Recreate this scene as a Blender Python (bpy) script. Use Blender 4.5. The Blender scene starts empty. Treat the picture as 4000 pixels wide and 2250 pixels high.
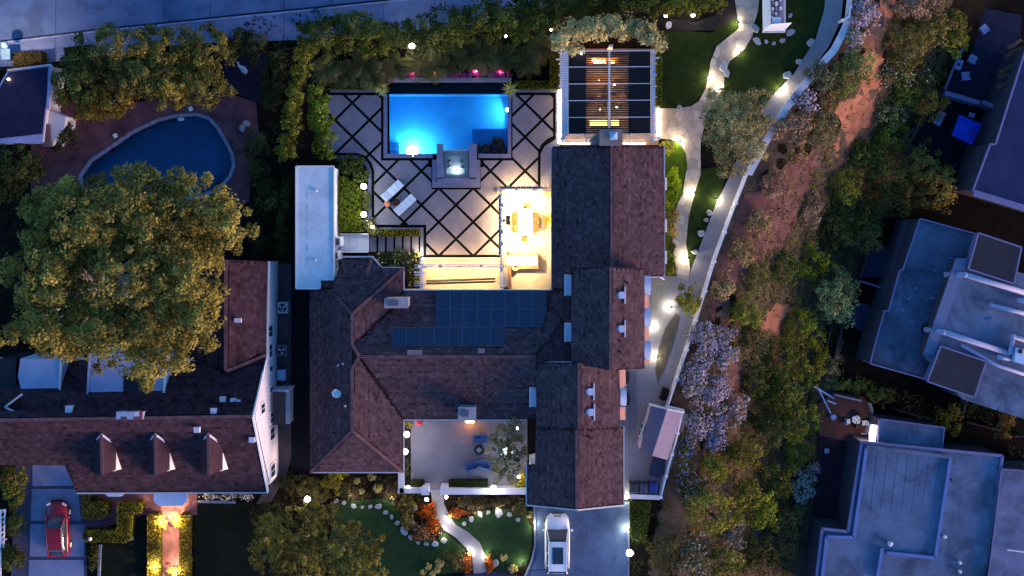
import bpy, math, random
import numpy as np
from mathutils import Vector, Matrix
from mathutils.geometry import tessellate_polygon

# ------------------------------------------------------------------ camera, sky, sun, exposure
scene = bpy.context.scene
CAM_H = 92.0                       # metres above the garden
FPX = 4554.0                       # focal length in photo pixels (4000 px wide)
TILT = math.radians(-4.2)          # the drone looks a little south of straight down
cam_d = bpy.data.cameras.new('drone_camera')
cam_d.sensor_width = 36.0
cam_d.lens = 36.0 * FPX / 4000.0
cam_d.clip_start = 1.0
cam_d.clip_end = 3000.0
cam = bpy.data.objects.new('drone_camera', cam_d)
cam.location = (0, 0, CAM_H)
cam.rotation_euler = (TILT, 0, 0)
scene.collection.objects.link(cam)
scene.camera = cam

SUN_EL, SUN_AZ = math.radians(7.0), math.radians(118.0)   # azimuth clockwise from the photo's up
world = bpy.data.worlds.new('World')
scene.world = world
world.use_nodes = True
wn = world.node_tree
wn.nodes.clear()
sky = wn.nodes.new('ShaderNodeTexSky')
sky.sky_type = 'NISHITA'
sky.sun_disc = False
sky.sun_elevation = SUN_EL
sky.sun_rotation = SUN_AZ
sky.altitude = 150
sky.air_density = 1.0
sky.dust_density = 0.6
sky.ozone_density = 5.0
bg = wn.nodes.new('ShaderNodeBackground')
bg.inputs['Strength'].default_value = 0.15
wo = wn.nodes.new('ShaderNodeOutputWorld')
wn.links.new(sky.outputs[0], bg.inputs['Color'])
wn.links.new(bg.outputs[0], wo.inputs['Surface'])

sun_d = bpy.data.lights.new('sunset_glow', 'SUN')
sun_d.energy = 1.7
sun_d.angle = math.radians(28)
sun_d.color = (1.0, 0.60, 0.46)
sun = bpy.data.objects.new('sunset_glow', sun_d)
sdir = Vector((math.sin(SUN_AZ) * math.cos(SUN_EL), math.cos(SUN_AZ) * math.cos(SUN_EL), math.sin(SUN_EL)))
sun.rotation_euler = sdir.to_track_quat('Z', 'Y').to_euler()
sun.location = (60, -40, 60)
scene.collection.objects.link(sun)

scene.view_settings.view_transform = 'Standard'
scene.view_settings.look = 'None'
scene.view_settings.exposure = 2.1
scene.view_settings.gamma = 1.0
scene.view_settings.use_curve_mapping = False
scene.cycles.use_denoising = True
scene.cycles.max_bounces = 6
scene.cycles.transparent_max_bounces = 8
scene.cycles.caustics_reflective = False
scene.cycles.caustics_refractive = False
scene.cycles.sample_clamp_indirect = 4.0

# ------------------------------------------------------------------ helpers
COL = scene.collection
rng = np.random.default_rng(7)
random.seed(7)
ORG = {}
_ct, _st = math.cos(TILT), math.sin(TILT)

def P(px, py, h=0.0):
    """world point at height h that the photo shows at pixel (px, py)"""
    x, y, z = (px - 2000.0) / FPX, (1125.0 - py) / FPX, -1.0
    y2, z2 = y * _ct - z * _st, y * _st + z * _ct
    s = (h - CAM_H) / z2
    return Vector((x * s, y2 * s, h))

def P2(pts, h=0.0):
    return [P(a, b, h) for a, b in pts]

MATS = {}
def mat(key, col=(.5, .5, .5), rough=.8, var=.15, scale=2.0, bump=0.0, metal=0.0, emit=0.0, ecol=None,
        tint=False, transl=0.0, spec=.3, fine=0.0, obj_rand=0.0, stain=0.0):
    if key in MATS:
        return MATS[key]
    m = bpy.data.materials.new(key); m.use_nodes = True
    nt = m.node_tree; N = nt.nodes; L = nt.links
    b = N['Principled BSDF']
    b.inputs['Roughness'].default_value = rough
    b.inputs['Metallic'].default_value = metal
    b.inputs['Specular IOR Level'].default_value = spec if rough < .72 else min(spec, .06)
    geo = N.new('ShaderNodeNewGeometry')
    no = N.new('ShaderNodeTexNoise'); no.inputs['Scale'].default_value = scale
    no.inputs['Detail'].default_value = 6.0; no.inputs['Roughness'].default_value = .62
    L.new(geo.outputs['Position'], no.inputs['Vector'])
    mr = N.new('ShaderNodeMapRange'); mr.inputs['From Min'].default_value = .28; mr.inputs['From Max'].default_value = .72
    mr.inputs['To Min'].default_value = 1 - var; mr.inputs['To Max'].default_value = 1 + var
    L.new(no.outputs['Fac'], mr.inputs['Value'])
    fac = mr.outputs[0]
    if fine:
        n2 = N.new('ShaderNodeTexNoise'); n2.inputs['Scale'].default_value = 14.0; n2.inputs['Detail'].default_value = 3.0
        L.new(geo.outputs['Position'], n2.inputs['Vector'])
        m2 = N.new('ShaderNodeMapRange'); m2.inputs['From Min'].default_value = .3; m2.inputs['From Max'].default_value = .7
        m2.inputs['To Min'].default_value = 1 - fine; m2.inputs['To Max'].default_value = 1 + fine
        L.new(n2.outputs['Fac'], m2.inputs['Value'])
        mu = N.new('ShaderNodeMath'); mu.operation = 'MULTIPLY'
        L.new(fac, mu.inputs[0]); L.new(m2.outputs[0], mu.inputs[1]); fac = mu.outputs[0]
    if stain:       # old damp marks and patches
        for sc_, lo, hi in ((.33, .50, .60), (1.7, .60, .68)):
            n4 = N.new('ShaderNodeTexNoise'); n4.inputs['Scale'].default_value = sc_; n4.inputs['Detail'].default_value = 8; n4.inputs['Roughness'].default_value = .7; n4.inputs['Distortion'].default_value = .6
            L.new(geo.outputs['Position'], n4.inputs['Vector'])
            m4 = N.new('ShaderNodeMapRange'); m4.inputs['From Min'].default_value = lo; m4.inputs['From Max'].default_value = hi
            m4.inputs['To Min'].default_value = 1.0; m4.inputs['To Max'].default_value = 1 - stain
            L.new(n4.outputs['Fac'], m4.inputs['Value'])
            mu = N.new('ShaderNodeMath'); mu.operation = 'MULTIPLY'
            L.new(fac, mu.inputs[0]); L.new(m4.outputs[0], mu.inputs[1]); fac = mu.outputs[0]
    if obj_rand:
        oi = N.new('ShaderNodeObjectInfo')
        m3 = N.new('ShaderNodeMapRange'); m3.inputs['To Min'].default_value = 1 - obj_rand; m3.inputs['To Max'].default_value = 1 + obj_rand
        L.new(oi.outputs['Random'], m3.inputs['Value'])
        mu = N.new('ShaderNodeMath'); mu.operation = 'MULTIPLY'
        L.new(fac, mu.inputs[0]); L.new(m3.outputs[0], mu.inputs[1]); fac = mu.outputs[0]
    vm = N.new('ShaderNodeVectorMath'); vm.operation = 'SCALE'
    vm.inputs[0].default_value = col[:3]
    L.new(fac, vm.inputs['Scale'])
    colour = vm.outputs[0]
    if tint:
        at = N.new('ShaderNodeAttribute'); at.attribute_name = 'tint'
        mv = N.new('ShaderNodeVectorMath'); mv.operation = 'MULTIPLY'
        L.new(colour, mv.inputs[0]); L.new(at.outputs['Color'], mv.inputs[1]); colour = mv.outputs[0]
    L.new(colour, b.inputs['Base Color'])
    if bump:
        bp = N.new('ShaderNodeBump'); bp.inputs['Strength'].default_value = bump; bp.inputs['Distance'].default_value = .05
        nb = N.new('ShaderNodeTexNoise'); nb.inputs['Scale'].default_value = 12.0; nb.inputs['Detail'].default_value = 5
        L.new(geo.outputs['Position'], nb.inputs['Vector'])
        L.new(nb.outputs['Fac'], bp.inputs['Height']); L.new(bp.outputs[0], b.inputs['Normal'])
    if emit:
        b.inputs['Emission Color'].default_value = (*(ecol or col)[:3], 1)
        b.inputs['Emission Strength'].default_value = emit
    if transl:
        tr = N.new('ShaderNodeBsdfTranslucent'); L.new(colour, tr.inputs['Color'])
        mx = N.new('ShaderNodeMixShader'); mx.inputs[0].default_value = transl
        L.new(b.outputs[0], mx.inputs[1]); L.new(tr.outputs[0], mx.inputs[2])
        L.new(mx.outputs[0], N['Material Output'].inputs['Surface'])
    MATS[key] = m
    return m

def water_mat(key, tint, gloss=.12, ripple=.25, rscale=3.0):
    m = bpy.data.materials.new(key); m.use_nodes = True
    nt = m.node_tree; N = nt.nodes; L = nt.links; N.clear()
    out = N.new('ShaderNodeOutputMaterial')
    t = N.new('ShaderNodeBsdfTransparent'); t.inputs['Color'].default_value = (*tint, 1)
    g = N.new('ShaderNodeBsdfGlossy'); g.inputs['Roughness'].default_value = .04
    lw = N.new('ShaderNodeFresnel'); lw.inputs['IOR'].default_value = 1.33
    geo = N.new('ShaderNodeNewGeometry')
    nz = N.new('ShaderNodeTexNoise'); nz.inputs['Scale'].default_value = rscale; nz.inputs['Detail'].default_value = 3
    L.new(geo.outputs['Position'], nz.inputs['Vector'])
    bp = N.new('ShaderNodeBump'); bp.inputs['Strength'].default_value = ripple; bp.inputs['Distance'].default_value = .08
    L.new(nz.outputs['Fac'], bp.inputs['Height'])
    L.new(bp.outputs[0], g.inputs['Normal']); L.new(bp.outputs[0], lw.inputs['Normal'])
    mx = N.new('ShaderNodeMixShader')
    L.new(lw.outputs[0], mx.inputs[0]); L.new(t.outputs[0], mx.inputs[1]); L.new(g.outputs[0], mx.inputs[2])
    L.new(mx.outputs[0], out.inputs['Surface'])
    MATS[key] = m
    return m

def brick_mat(key, c1, c2, mortar, scale=1.0, w=.22, h=.11, rot=0.0):
    m = bpy.data.materials.new(key); m.use_nodes = True
    nt = m.node_tree; N = nt.nodes; L = nt.links
    b = N['Principled BSDF']; b.inputs['Roughness'].default_value = .9; b.inputs['Specular IOR Level'].default_value = .06
    geo = N.new('ShaderNodeNewGeometry'); mp = N.new('ShaderNodeMapping'); mp.inputs['Rotation'].default_value = (0, 0, rot)
    L.new(geo.outputs['Position'], mp.inputs['Vector'])
    br = N.new('ShaderNodeTexBrick')
    br.inputs['Color1'].default_value = (*c1, 1); br.inputs['Color2'].default_value = (*c2, 1); br.inputs['Mortar'].default_value = (*mortar, 1)
    br.inputs['Scale'].default_value = scale; br.inputs['Brick Width'].default_value = w; br.inputs['Row Height'].default_value = h
    br.inputs['Mortar Size'].default_value = .012
    L.new(mp.outputs[0], br.inputs['Vector'])
    no = N.new('ShaderNodeTexNoise'); no.inputs['Scale'].default_value = .8; no.inputs['Detail'].default_value = 5
    L.new(geo.outputs['Position'], no.inputs['Vector'])
    mr = N.new('ShaderNodeMapRange'); mr.inputs['From Min'].default_value = .3; mr.inputs['From Max'].default_value = .7
    mr.inputs['To Min'].default_value = .6; mr.inputs['To Max'].default_value = 1.4
    L.new(no.outputs['Fac'], mr.inputs['Value'])
    vm = N.new('ShaderNodeVectorMath'); vm.operation = 'SCALE'
    L.new(br.outputs['Color'], vm.inputs[0]); L.new(mr.outputs[0], vm.inputs['Scale'])
    L.new(vm.outputs[0], b.inputs['Base Color'])
    MATS[key] = m
    return m

class MB:
    """collects faces in world space; build() makes one mesh object"""
    def __init__(s):
        s.v = []; s.f = []; s.t = []; s.smooth = False
    def face(s, pts, t=1.0):
        i = len(s.v); s.v.extend([tuple(p) for p in pts]); s.f.append(tuple(range(i, i + len(pts)))); s.t.append(t); return s
    def prism(s, poly, z0, z1, t=1.0, bottom=True):
        """poly: list of (x, y[, z]) in world; vertical sides"""
        n = len(poly)
        a = sum(poly[i][0] * poly[(i + 1) % n][1] - poly[(i + 1) % n][0] * poly[i][1] for i in range(n))
        if a < 0: poly = list(poly)[::-1]
        i = len(s.v)
        s.v.extend([(p[0], p[1], z0) for p in poly]); s.v.extend([(p[0], p[1], z1) for p in poly])
        s.f.append(tuple(range(i + n, i + 2 * n))); s.t.append(t)
        if bottom:
            s.f.append(tuple(range(i + n - 1, i - 1, -1))); s.t.append(t)
        for k in range(n):
            j = (k + 1) % n
            s.f.append((i + k, i + j, i + n + j, i + n + k)); s.t.append(t)
        return s
    def box(s, c, size, rz=0.0, t=1.0, M=None):
        x, y, z = [q / 2 for q in size]
        R = Matrix.Rotation(rz, 3, 'Z') if M is None else M
        c = Vector(c); i = len(s.v)
        for dz in (-z, z):
            for dx, dy in ((-x, -y), (x, -y), (x, y), (-x, y)):
                s.v.append(tuple(c + R @ Vector((dx, dy, dz))))
        for f in ((3, 2, 1, 0), (4, 5, 6, 7), (0, 1, 5, 4), (1, 2, 6, 5), (2, 3, 7, 6), (3, 0, 4, 7)):
            s.f.append(tuple(i + q for q in f)); s.t.append(t)
        return s
    def bar(s, a, b, w, h, t=1.0):
        """rectangular bar from a to b (world points), width w, height h"""
        a, b = Vector(a), Vector(b); d = b - a; L = d.length
        if L < 1e-6: return s
        x = d / L; up = Vector((0, 0, 1)) if abs(x.z) < .95 else Vector((0, 1, 0))
        y = up.cross(x).normalized(); z = x.cross(y)
        M = Matrix((x, y, z)).transposed()
        return s.box((a + b) / 2, (L, w, h), t=t, M=M)
    def tube(s, pts, radii, n=8, t=1.0, caps=True):
        pts = [Vector(p) for p in pts]
        if not hasattr(radii, '__len__'): radii = [radii] * len(pts)
        i0 = len(s.v)
        for k, p in enumerate(pts):
            d = (pts[min(k + 1, len(pts) - 1)] - pts[max(k - 1, 0)])
            d = d.normalized() if d.length > 1e-9 else Vector((0, 0, 1))
            up = Vector((0, 0, 1)) if abs(d.z) < .9 else Vector((1, 0, 0))
            x = up.cross(d).normalized(); y = d.cross(x)
            for q in range(n):
                a = 2 * math.pi * q / n
                s.v.append(tuple(p + (x * math.cos(a) + y * math.sin(a)) * radii[k]))
        for k in range(len(pts) - 1):
            for q in range(n):
                r = (q + 1) % n
                s.f.append((i0 + k * n + q, i0 + k * n + r, i0 + (k + 1) * n + r, i0 + (k + 1) * n + q)); s.t.append(t)
        if caps:
            s.f.append(tuple(i0 + q for q in range(n - 1, -1, -1))); s.t.append(t)
            s.f.append(tuple(i0 + (len(pts) - 1) * n + q for q in range(n))); s.t.append(t)
        return s
    def lathe(s, c, prof, n=12, t=1.0):
        """prof: list of (radius, z) bottom to top"""
        c = Vector(c)
        i0 = len(s.v); m = len(prof)
        for r, z in prof:
            for q in range(n):
                a = 2 * math.pi * q / n
                s.v.append((c.x + r * math.cos(a), c.y + r * math.sin(a), c.z + z))
        for k in range(m - 1):
            for q in range(n):
                r = (q + 1) % n
                s.f.append((i0 + k * n + q, i0 + k * n + r, i0 + (k + 1) * n + r, i0 + (k + 1) * n + q)); s.t.append(t)
        s.f.append(tuple(i0 + q for q in range(n - 1, -1, -1))); s.t.append(t)
        s.f.append(tuple(i0 + (m - 1) * n + q for q in range(n))); s.t.append(t)
        return s
    def ball(s, c, r, n=12, m=7, sz=1.0, t=1.0):
        prof = []
        for k in range(m + 1):
            a = -math.pi / 2 + math.pi * k / m
            prof.append((max(r * math.cos(a), r * .02), r * sz * math.sin(a)))
        return s.lathe(c, prof, n, t)
    def loft(s, rings, t=1.0, closed_ends=True):
        n = len(rings[0]); i0 = len(s.v)
        for r in rings: s.v.extend([tuple(p) for p in r])
        for k in range(len(rings) - 1):
            for q in range(n):
                r = (q + 1) % n
                s.f.append((i0 + k * n + q, i0 + k * n + r, i0 + (k + 1) * n + r, i0 + (k + 1) * n + q)); s.t.append(t)
        if closed_ends:
            s.f.append(tuple(i0 + q for q in range(n - 1, -1, -1))); s.t.append(t)
            s.f.append(tuple(i0 + (len(rings) - 1) * n + q for q in range(n))); s.t.append(t)
        return s
    def build(s, name, material, parent=None, smooth=False, tint=None):
        return mesh_obj(name, np.array(s.v, dtype=float).reshape(-1, 3), s.f, material, parent, smooth, np.array(s.t) if tint is None else tint)

def mesh_obj(name, V, F, material, parent=None, smooth=False, tint=None, quads=False):
    me = bpy.data.meshes.new(name)
    if parent is None:
        o0 = np.array([(V[:, 0].min() + V[:, 0].max()) / 2, (V[:, 1].min() + V[:, 1].max()) / 2, V[:, 2].min()])
    else:
        o0 = np.array(ORG[parent.name])
    W = V - o0
    if quads:       # F is the number of quads, vertices in order
        n = F
        me.vertices.add(n * 4); me.vertices.foreach_set('co', W.ravel().astype(np.float32))
        me.loops.add(n * 4); me.loops.foreach_set('vertex_index', np.arange(n * 4, dtype=np.int32))
        me.polygons.add(n); me.polygons.foreach_set('loop_start', np.arange(0, n * 4, 4, dtype=np.int32))
        me.polygons.foreach_set('loop_total', np.full(n, 4, dtype=np.int32))
        me.update(calc_edges=True)
    else:
        me.from_pydata([tuple(p) for p in W], [], F)
        me.update()
    if tint is not None:
        at = me.attributes.new('tint', 'FLOAT_COLOR', 'FACE')
        T = np.asarray(tint, dtype=np.float32)
        if T.ndim == 1: T = np.repeat(T[:, None], 3, 1)
        at.data.foreach_set('color', np.concatenate([T, np.ones((len(T), 1), np.float32)], 1).astype(np.float32).ravel())
    if smooth:
        me.polygons.foreach_set('use_smooth', np.ones(len(me.polygons), dtype=bool))
    if material is not None: me.materials.append(material)
    ob = bpy.data.objects.new(name, me)
    COL.objects.link(ob)
    if parent is None:
        ob.location = o0
    else:
        ob.parent = parent
    ORG[ob.name] = tuple(o0)
    return ob

def tag(o, label=None, cat=None, group=None, kind=None):
    if label: o['label'] = label
    if cat: o['category'] = cat
    if group: o['group'] = group
    if kind: o['kind'] = kind
    return o

def thing(name, loc, label, cat, group=None):
    o = bpy.data.objects.new(name, None); COL.objects.link(o)
    o.location = loc; o.empty_display_size = .3
    ORG[o.name] = tuple(loc)
    return tag(o, label, cat, group)

def copy_tree(o, parent=None):
    c = o.copy(); COL.objects.link(c); c.parent = parent
    ORG[c.name] = ORG.get(o.name, (0, 0, 0))
    for ch in list(o.children): copy_tree(ch, c)
    return c

def struct(name, mb, m, parent=None, label=None, **k):
    o = mb.build(name, m, parent, **k)
    if parent is None: o['kind'] = 'structure'
    if label: o['label'] = label
    return o

def inside(poly, x, y):
    x = np.asarray(x, float); y = np.asarray(y, float)
    r = np.zeros(x.shape, bool); n = len(poly)
    for i in range(n):
        x1, y1 = poly[i][0], poly[i][1]; x2, y2 = poly[(i + 1) % n][0], poly[(i + 1) % n][1]
        if y1 == y2: continue
        c = ((y1 > y) != (y2 > y)) & (x < (x2 - x1) * (y - y1) / (y2 - y1) + x1)
        r ^= c
    return r

def clip_convex(subj, clip):
    """Sutherland-Hodgman; clip is convex, counter-clockwise"""
    out = [tuple(p[:2]) for p in subj]
    n = len(clip)
    for i in range(n):
        a, b = clip[i], clip[(i + 1) % n]
        def side(p): return (b[0] - a[0]) * (p[1] - a[1]) - (b[1] - a[1]) * (p[0] - a[0])
        inp, out = out, []
        for k in range(len(inp)):
            p, q = inp[k - 1], inp[k]
            sp, sq = side(p), side(q)
            if (sp < 0) != (sq < 0):
                t = sp / (sp - sq)
                out.append((p[0] + t * (q[0] - p[0]), p[1] + t * (q[1] - p[1])))
            if sq >= 0: out.append(q)
        if not out: return []
    return out

def area2(poly):
    n = len(poly)
    return abs(sum(poly[i][0] * poly[(i + 1) % n][1] - poly[(i + 1) % n][0] * poly[i][1] for i in range(n))) / 2

# ------------------------------------------------------------------ foliage
LEAFM = {}
def leafmat(key, col, transl=.22):
    if transl > .15: col = (col[0] * 1.90, col[1] * 1.68, col[2] * .88)      # leaf colours shifted warmer and brighter
    return mat('leaf_' + key, col, rough=.75, var=.22, scale=.9, tint=True, transl=transl, spec=.2)

def leaf_quads(C, R, per, size, seed, up=.45, aspect=.6, tintvar=.35, clump_tint=None, fill=.55):
    """leaf-sized rhombi on and in clumps; C (K,3), R (K,)"""
    g = np.random.default_rng(seed)
    K = len(C); N = K * per
    d = g.normal(size=(N, 3)); d /= np.linalg.norm(d, axis=1)[:, None]
    flip = (d[:, 2] < -.25); d[flip, 2] *= -1
    rr = np.repeat(R, per) * (fill + (1 - fill) * g.random(N)) * (.85 + .3 * g.random(N))
    p = np.repeat(C, per, 0) + d * rr[:, None] * np.array([1, 1, .75])
    n = d * .7 + g.normal(size=(N, 3)) * .45 + np.array([0, 0, up]); n /= np.linalg.norm(n, axis=1)[:, None]
    t = np.cross(n, g.normal(size=(N, 3))); t /= (np.linalg.norm(t, axis=1)[:, None] + 1e-9)
    b = np.cross(n, t)
    L = size * (.6 + .8 * g.random(N))[:, None] / 2; Wd = L * aspect
    V = np.empty((N, 4, 3)); V[:, 0] = p - t * L; V[:, 1] = p - b * Wd; V[:, 2] = p + t * L; V[:, 3] = p + b * Wd
    ct = np.repeat(clump_tint if clump_tint is not None else np.ones(K), per)
    T = ct * (1 - tintvar + 2 * tintvar * g.random(N))
    return V.reshape(-1, 3), T

def crown_data(blobs, h0, h1, clump=.55, per=34, leaf=.28, seed=1, dens=1.0, ctv=.35, up=.45, ground=None):
    """blobs: ellipses (px, py, rx, ry) in photo pixels"""
    g = np.random.default_rng(seed)
    Cs, Rs = [], []
    for (cx, cy, rx, ry) in blobs:
        am = math.pi * rx * ry / 2450.0
        k = max(5, int(am / (clump * clump) * .75 * dens))
        rho = np.sqrt(g.random(k)); a = g.random(k) * 2 * math.pi
        irr = 1 + .16 * np.sin(3 * a + g.random() * 6) + .10 * np.sin(7 * a + g.random() * 6)
        ex = np.maximum(rx - clump * 24, rx * .6); ey = np.maximum(ry - clump * 24, ry * .6)
        x = cx + rho * irr * ex * np.cos(a); y = cy + rho * irr * ey * np.sin(a)
        dome = np.sqrt(np.maximum(0, 1 - rho * rho))
        z = h0 + (h1 - h0) * (.30 + .70 * dome) * (.8 + .25 * g.random(k))
        for q in range(k):
            w = P(x[q], y[q], z[q]); Cs.append((w.x, w.y, z[q] - clump * .4)); Rs.append(clump * (.55 + .75 * g.random()))
    C = np.array(Cs); R = np.array(Rs)
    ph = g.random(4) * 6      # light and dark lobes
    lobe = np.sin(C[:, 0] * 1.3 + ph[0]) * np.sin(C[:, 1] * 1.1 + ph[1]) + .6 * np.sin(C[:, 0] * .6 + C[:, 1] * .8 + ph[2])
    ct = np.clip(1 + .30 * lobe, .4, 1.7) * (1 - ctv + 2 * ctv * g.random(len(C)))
    return C, R, ct

def leafy(name, C, R, ct, per, leaf, seed, m, parent, up=.45, aspect=.6):
    V, T = leaf_quads(C, R, per, leaf, seed, up, aspect, clump_tint=ct)
    return mesh_obj(name, V, len(T), m, parent, tint=T, quads=True)

BARK = mat('bark', (.10, .075, .055), .95, .3, 6, bump=.4)
BARK_PALE = mat('bark_pale', (.30, .27, .23), .9, .3, 5, bump=.3)
def tree(name, label, blobs, base, h0, h1, col, key, zg=0.0, clump=.55, per=34, leaf=.28, seed=1, dens=1.0, group=None,
         cat='tree', limbs=6, bark=None, trunk_r=.18, up=.45, aspect=.6, ctv=.35):
    b = P(base[0], base[1], zg)
    t = thing(name, (b.x, b.y, zg), label, cat, group)
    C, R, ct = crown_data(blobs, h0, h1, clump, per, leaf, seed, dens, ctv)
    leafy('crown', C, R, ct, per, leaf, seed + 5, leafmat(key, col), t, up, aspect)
    g = np.random.default_rng(seed + 9)
    hh = zg + max(.4, (h0 - zg) * .75 + .15 * (h1 - h0))
    top = Vector((b.x + g.normal() * .1, b.y + g.normal() * .1, hh))
    tr = MB().tube([b - Vector((0, 0, .3)), b.lerp(top, .5) + Vector((g.normal() * .05, g.normal() * .05, 0)), top], [trunk_r * 1.3, trunk_r, trunk_r * .8], 9)
    to = tr.build('trunk', bark or BARK, t, smooth=True)
    if limbs:
        idx = g.choice(len(C), min(limbs, len(C)), replace=False)
        for q in idx:
            e = Vector(C[q]) ; mid = top.lerp(e, .5) + Vector((0, 0, -.08 * (e - top).length))
            MB().tube([top - Vector((0, 0, .2)), mid, e], [trunk_r * .6, trunk_r * .4, trunk_r * .12], 6).build('branch', bark or BARK, t, smooth=True)
    return t

def shrub(name, label, blobs, h0, h1, col, key, clump=.3, per=22, leaf=.16, seed=1, dens=1.0, group=None, cat='shrub', up=.45, zg=0.0, aspect=.6, ctv=.35, flowers=None):
    cx = sum(q[0] for q in blobs) / len(blobs); cy = sum(q[1] for q in blobs) / len(blobs)
    b = P(cx, cy, zg)
    t = thing(name, (b.x, b.y, zg), label, cat, group)
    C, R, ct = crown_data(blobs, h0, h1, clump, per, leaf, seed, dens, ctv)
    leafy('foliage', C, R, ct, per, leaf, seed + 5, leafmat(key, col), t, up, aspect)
    st = MB()
    g = np.random.default_rng(seed)
    for q in g.choice(len(C), min(4, len(C)), replace=False):
        st.tube([(b.x, b.y, zg - .1), tuple(Vector(C[q]) * .7 + Vector((b.x, b.y, zg)) * .3)], [.035, .015], 5)
    st.build('stem', BARK, t)
    if flowers:
        fc, fkey, fper, fsize = flowers
        C2 = C.copy(); C2[:, 2] += R * .3
        V, T = leaf_quads(C2, R * 1.02, fper, fsize, seed + 77, up=.9, aspect=.95, tintvar=.3, fill=.85)
        mesh_obj('blossom', V, len(T), leafmat(fkey, fc, .1), t, tint=T, quads=True)
    return t

def hedge_box(name, label, poly, z0, z1, col, key, seed=1, leaf=.11, dens=170, group=None, cat='hedge'):
    """clipped hedge: a dark twiggy core with small leaves over its whole surface; poly in px at the top height"""
    W = P2(poly, z1); g = np.random.default_rng(seed)
    xs = [p.x for p in W]; ys = [p.y for p in W]
    o = thing(name, ((min(xs) + max(xs)) / 2, (min(ys) + max(ys)) / 2, z0), label, cat, group)
    c = Vector((sum(xs) / len(xs), sum(ys) / len(ys), 0))
    core = [Vector((p.x, p.y, 0)).lerp(c, .02) for p in W]
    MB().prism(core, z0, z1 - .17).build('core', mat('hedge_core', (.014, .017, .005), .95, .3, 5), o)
    A = area2(W); n = int(A * dens)
    pts, nor = [], []
    bx = g.uniform(min(xs), max(xs), n * 3); by = g.uniform(min(ys), max(ys), n * 3)
    ok = inside(W, bx, by); bx = bx[ok][:n]; by = by[ok][:n]
    wob = .05 * np.sin(bx * 3.1) + .04 * np.sin(by * 4.3 + bx)
    pts.append(np.stack([bx, by, z1 - .05 + wob + g.normal(size=len(bx)) * .025], 1)); nor.append(np.tile([0, 0, 1.0], (len(bx), 1)))
    for i in range(len(W)):
        a, b = W[i], W[(i + 1) % len(W)]
        L = (b - a).length; k = int(L * (z1 - z0) * dens * .8)
        if k < 1: continue
        u = g.random(k); e = (b - a) / L; nn = np.array([e.y, -e.x, 0.0])
        q = np.array(a)[None] + np.array(b - a)[None] * u[:, None]
        q[:, 2] = g.uniform(z0, z1, k); q += nn * g.normal(size=k)[:, None] * .03
        pts.append(q); nor.append(np.tile(nn, (k, 1)))
    p = np.concatenate(pts); nrm = np.concatenate(nor); N = len(p)
    nrm = nrm + g.normal(size=(N, 3)) * .5; nrm /= np.linalg.norm(nrm, axis=1)[:, None]
    t = np.cross(nrm, g.normal(size=(N, 3))); t /= np.linalg.norm(t, axis=1)[:, None]; b = np.cross(nrm, t)
    L = leaf * (.6 + .8 * g.random(N))[:, None] / 2
    V = np.empty((N, 4, 3)); V[:, 0] = p - t * L; V[:, 1] = p - b * L * .65; V[:, 2] = p + t * L; V[:, 3] = p + b * L * .65
    T = .6 + .8 * g.random(N)
    mesh_obj('foliage', V.reshape(-1, 3), N, leafmat(key, col), o, tint=T, quads=True)
    return o

def frond_plant(name, label, c, nf, length, rise, col, key, seed=1, group=None, cat='palm', zg=0.0, leaflet=.22, width=.035, spike=False, droop=.35):
    """rosette of arching fronds (leaflets both sides) or plain spiky blades; c world point of the crown"""
    g = np.random.default_rng(seed); c = Vector(c)
    o = thing(name, (c.x, c.y, zg), label, cat, group)
    V, T = [], []
    for k in range(nf):
        a = 2 * math.pi * k / nf + g.normal() * .15; el = rise * (.5 + .7 * g.random()); L = length * (.75 + .4 * g.random())
        d = Vector((math.cos(a), math.sin(a), 0)); tt = .6 + .7 * g.random()
        pts = []
        for s in np.linspace(0, 1, 7):
            pts.append(c + d * (L * s) + Vector((0, 0, el * L * s - droop * L * s * s * (1.2))))
        side = Vector((-d.y, d.x, 0))
        for q in range(6):
            p0, p1 = pts[q], pts[q + 1]
            if spike:
                w0 = width * (1 - q / 6.2) + .004; w1 = width * (1 - (q + 1) / 6.2) + .004
                V += [p0 - side * w0, p1 - side * w1, p1 + side * w1, p0 + side * w0]; T.append(tt)
            else:
                V += [p0 - side * .015, p1 - side * .012, p1 + side * .012, p0 + side * .015]; T.append(tt * .8)
                for m_ in range(2):
                    e = p0.lerp(p1, m_ / 2 + .2); ll = leaflet * math.sin(math.pi * (.15 + .8 * (q + m_ / 2) / 6))
                    for sg in (-1, 1):
                        tip = e + side * sg * ll + d * ll * .6 + Vector((0, 0, -.15 * ll))
                        w = d * width
                        V += [e - w * .5, e + side * sg * ll * .5 + d * ll * .2 - w * .2, tip, e + side * sg * ll * .5 + d * ll * .4 + w]; T.append(tt * (.8 + .4 * g.random()))
    mesh_obj('fronds', np.array([tuple(v) for v in V]), len(T), leafmat(key, col), o, tint=np.array(T), quads=True)
    MB().tube([(c.x, c.y, zg - .05), (c.x, c.y, c.z + .03)], [.11, .06], 8).build('stem', BARK, o, smooth=True)
    return o

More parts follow.
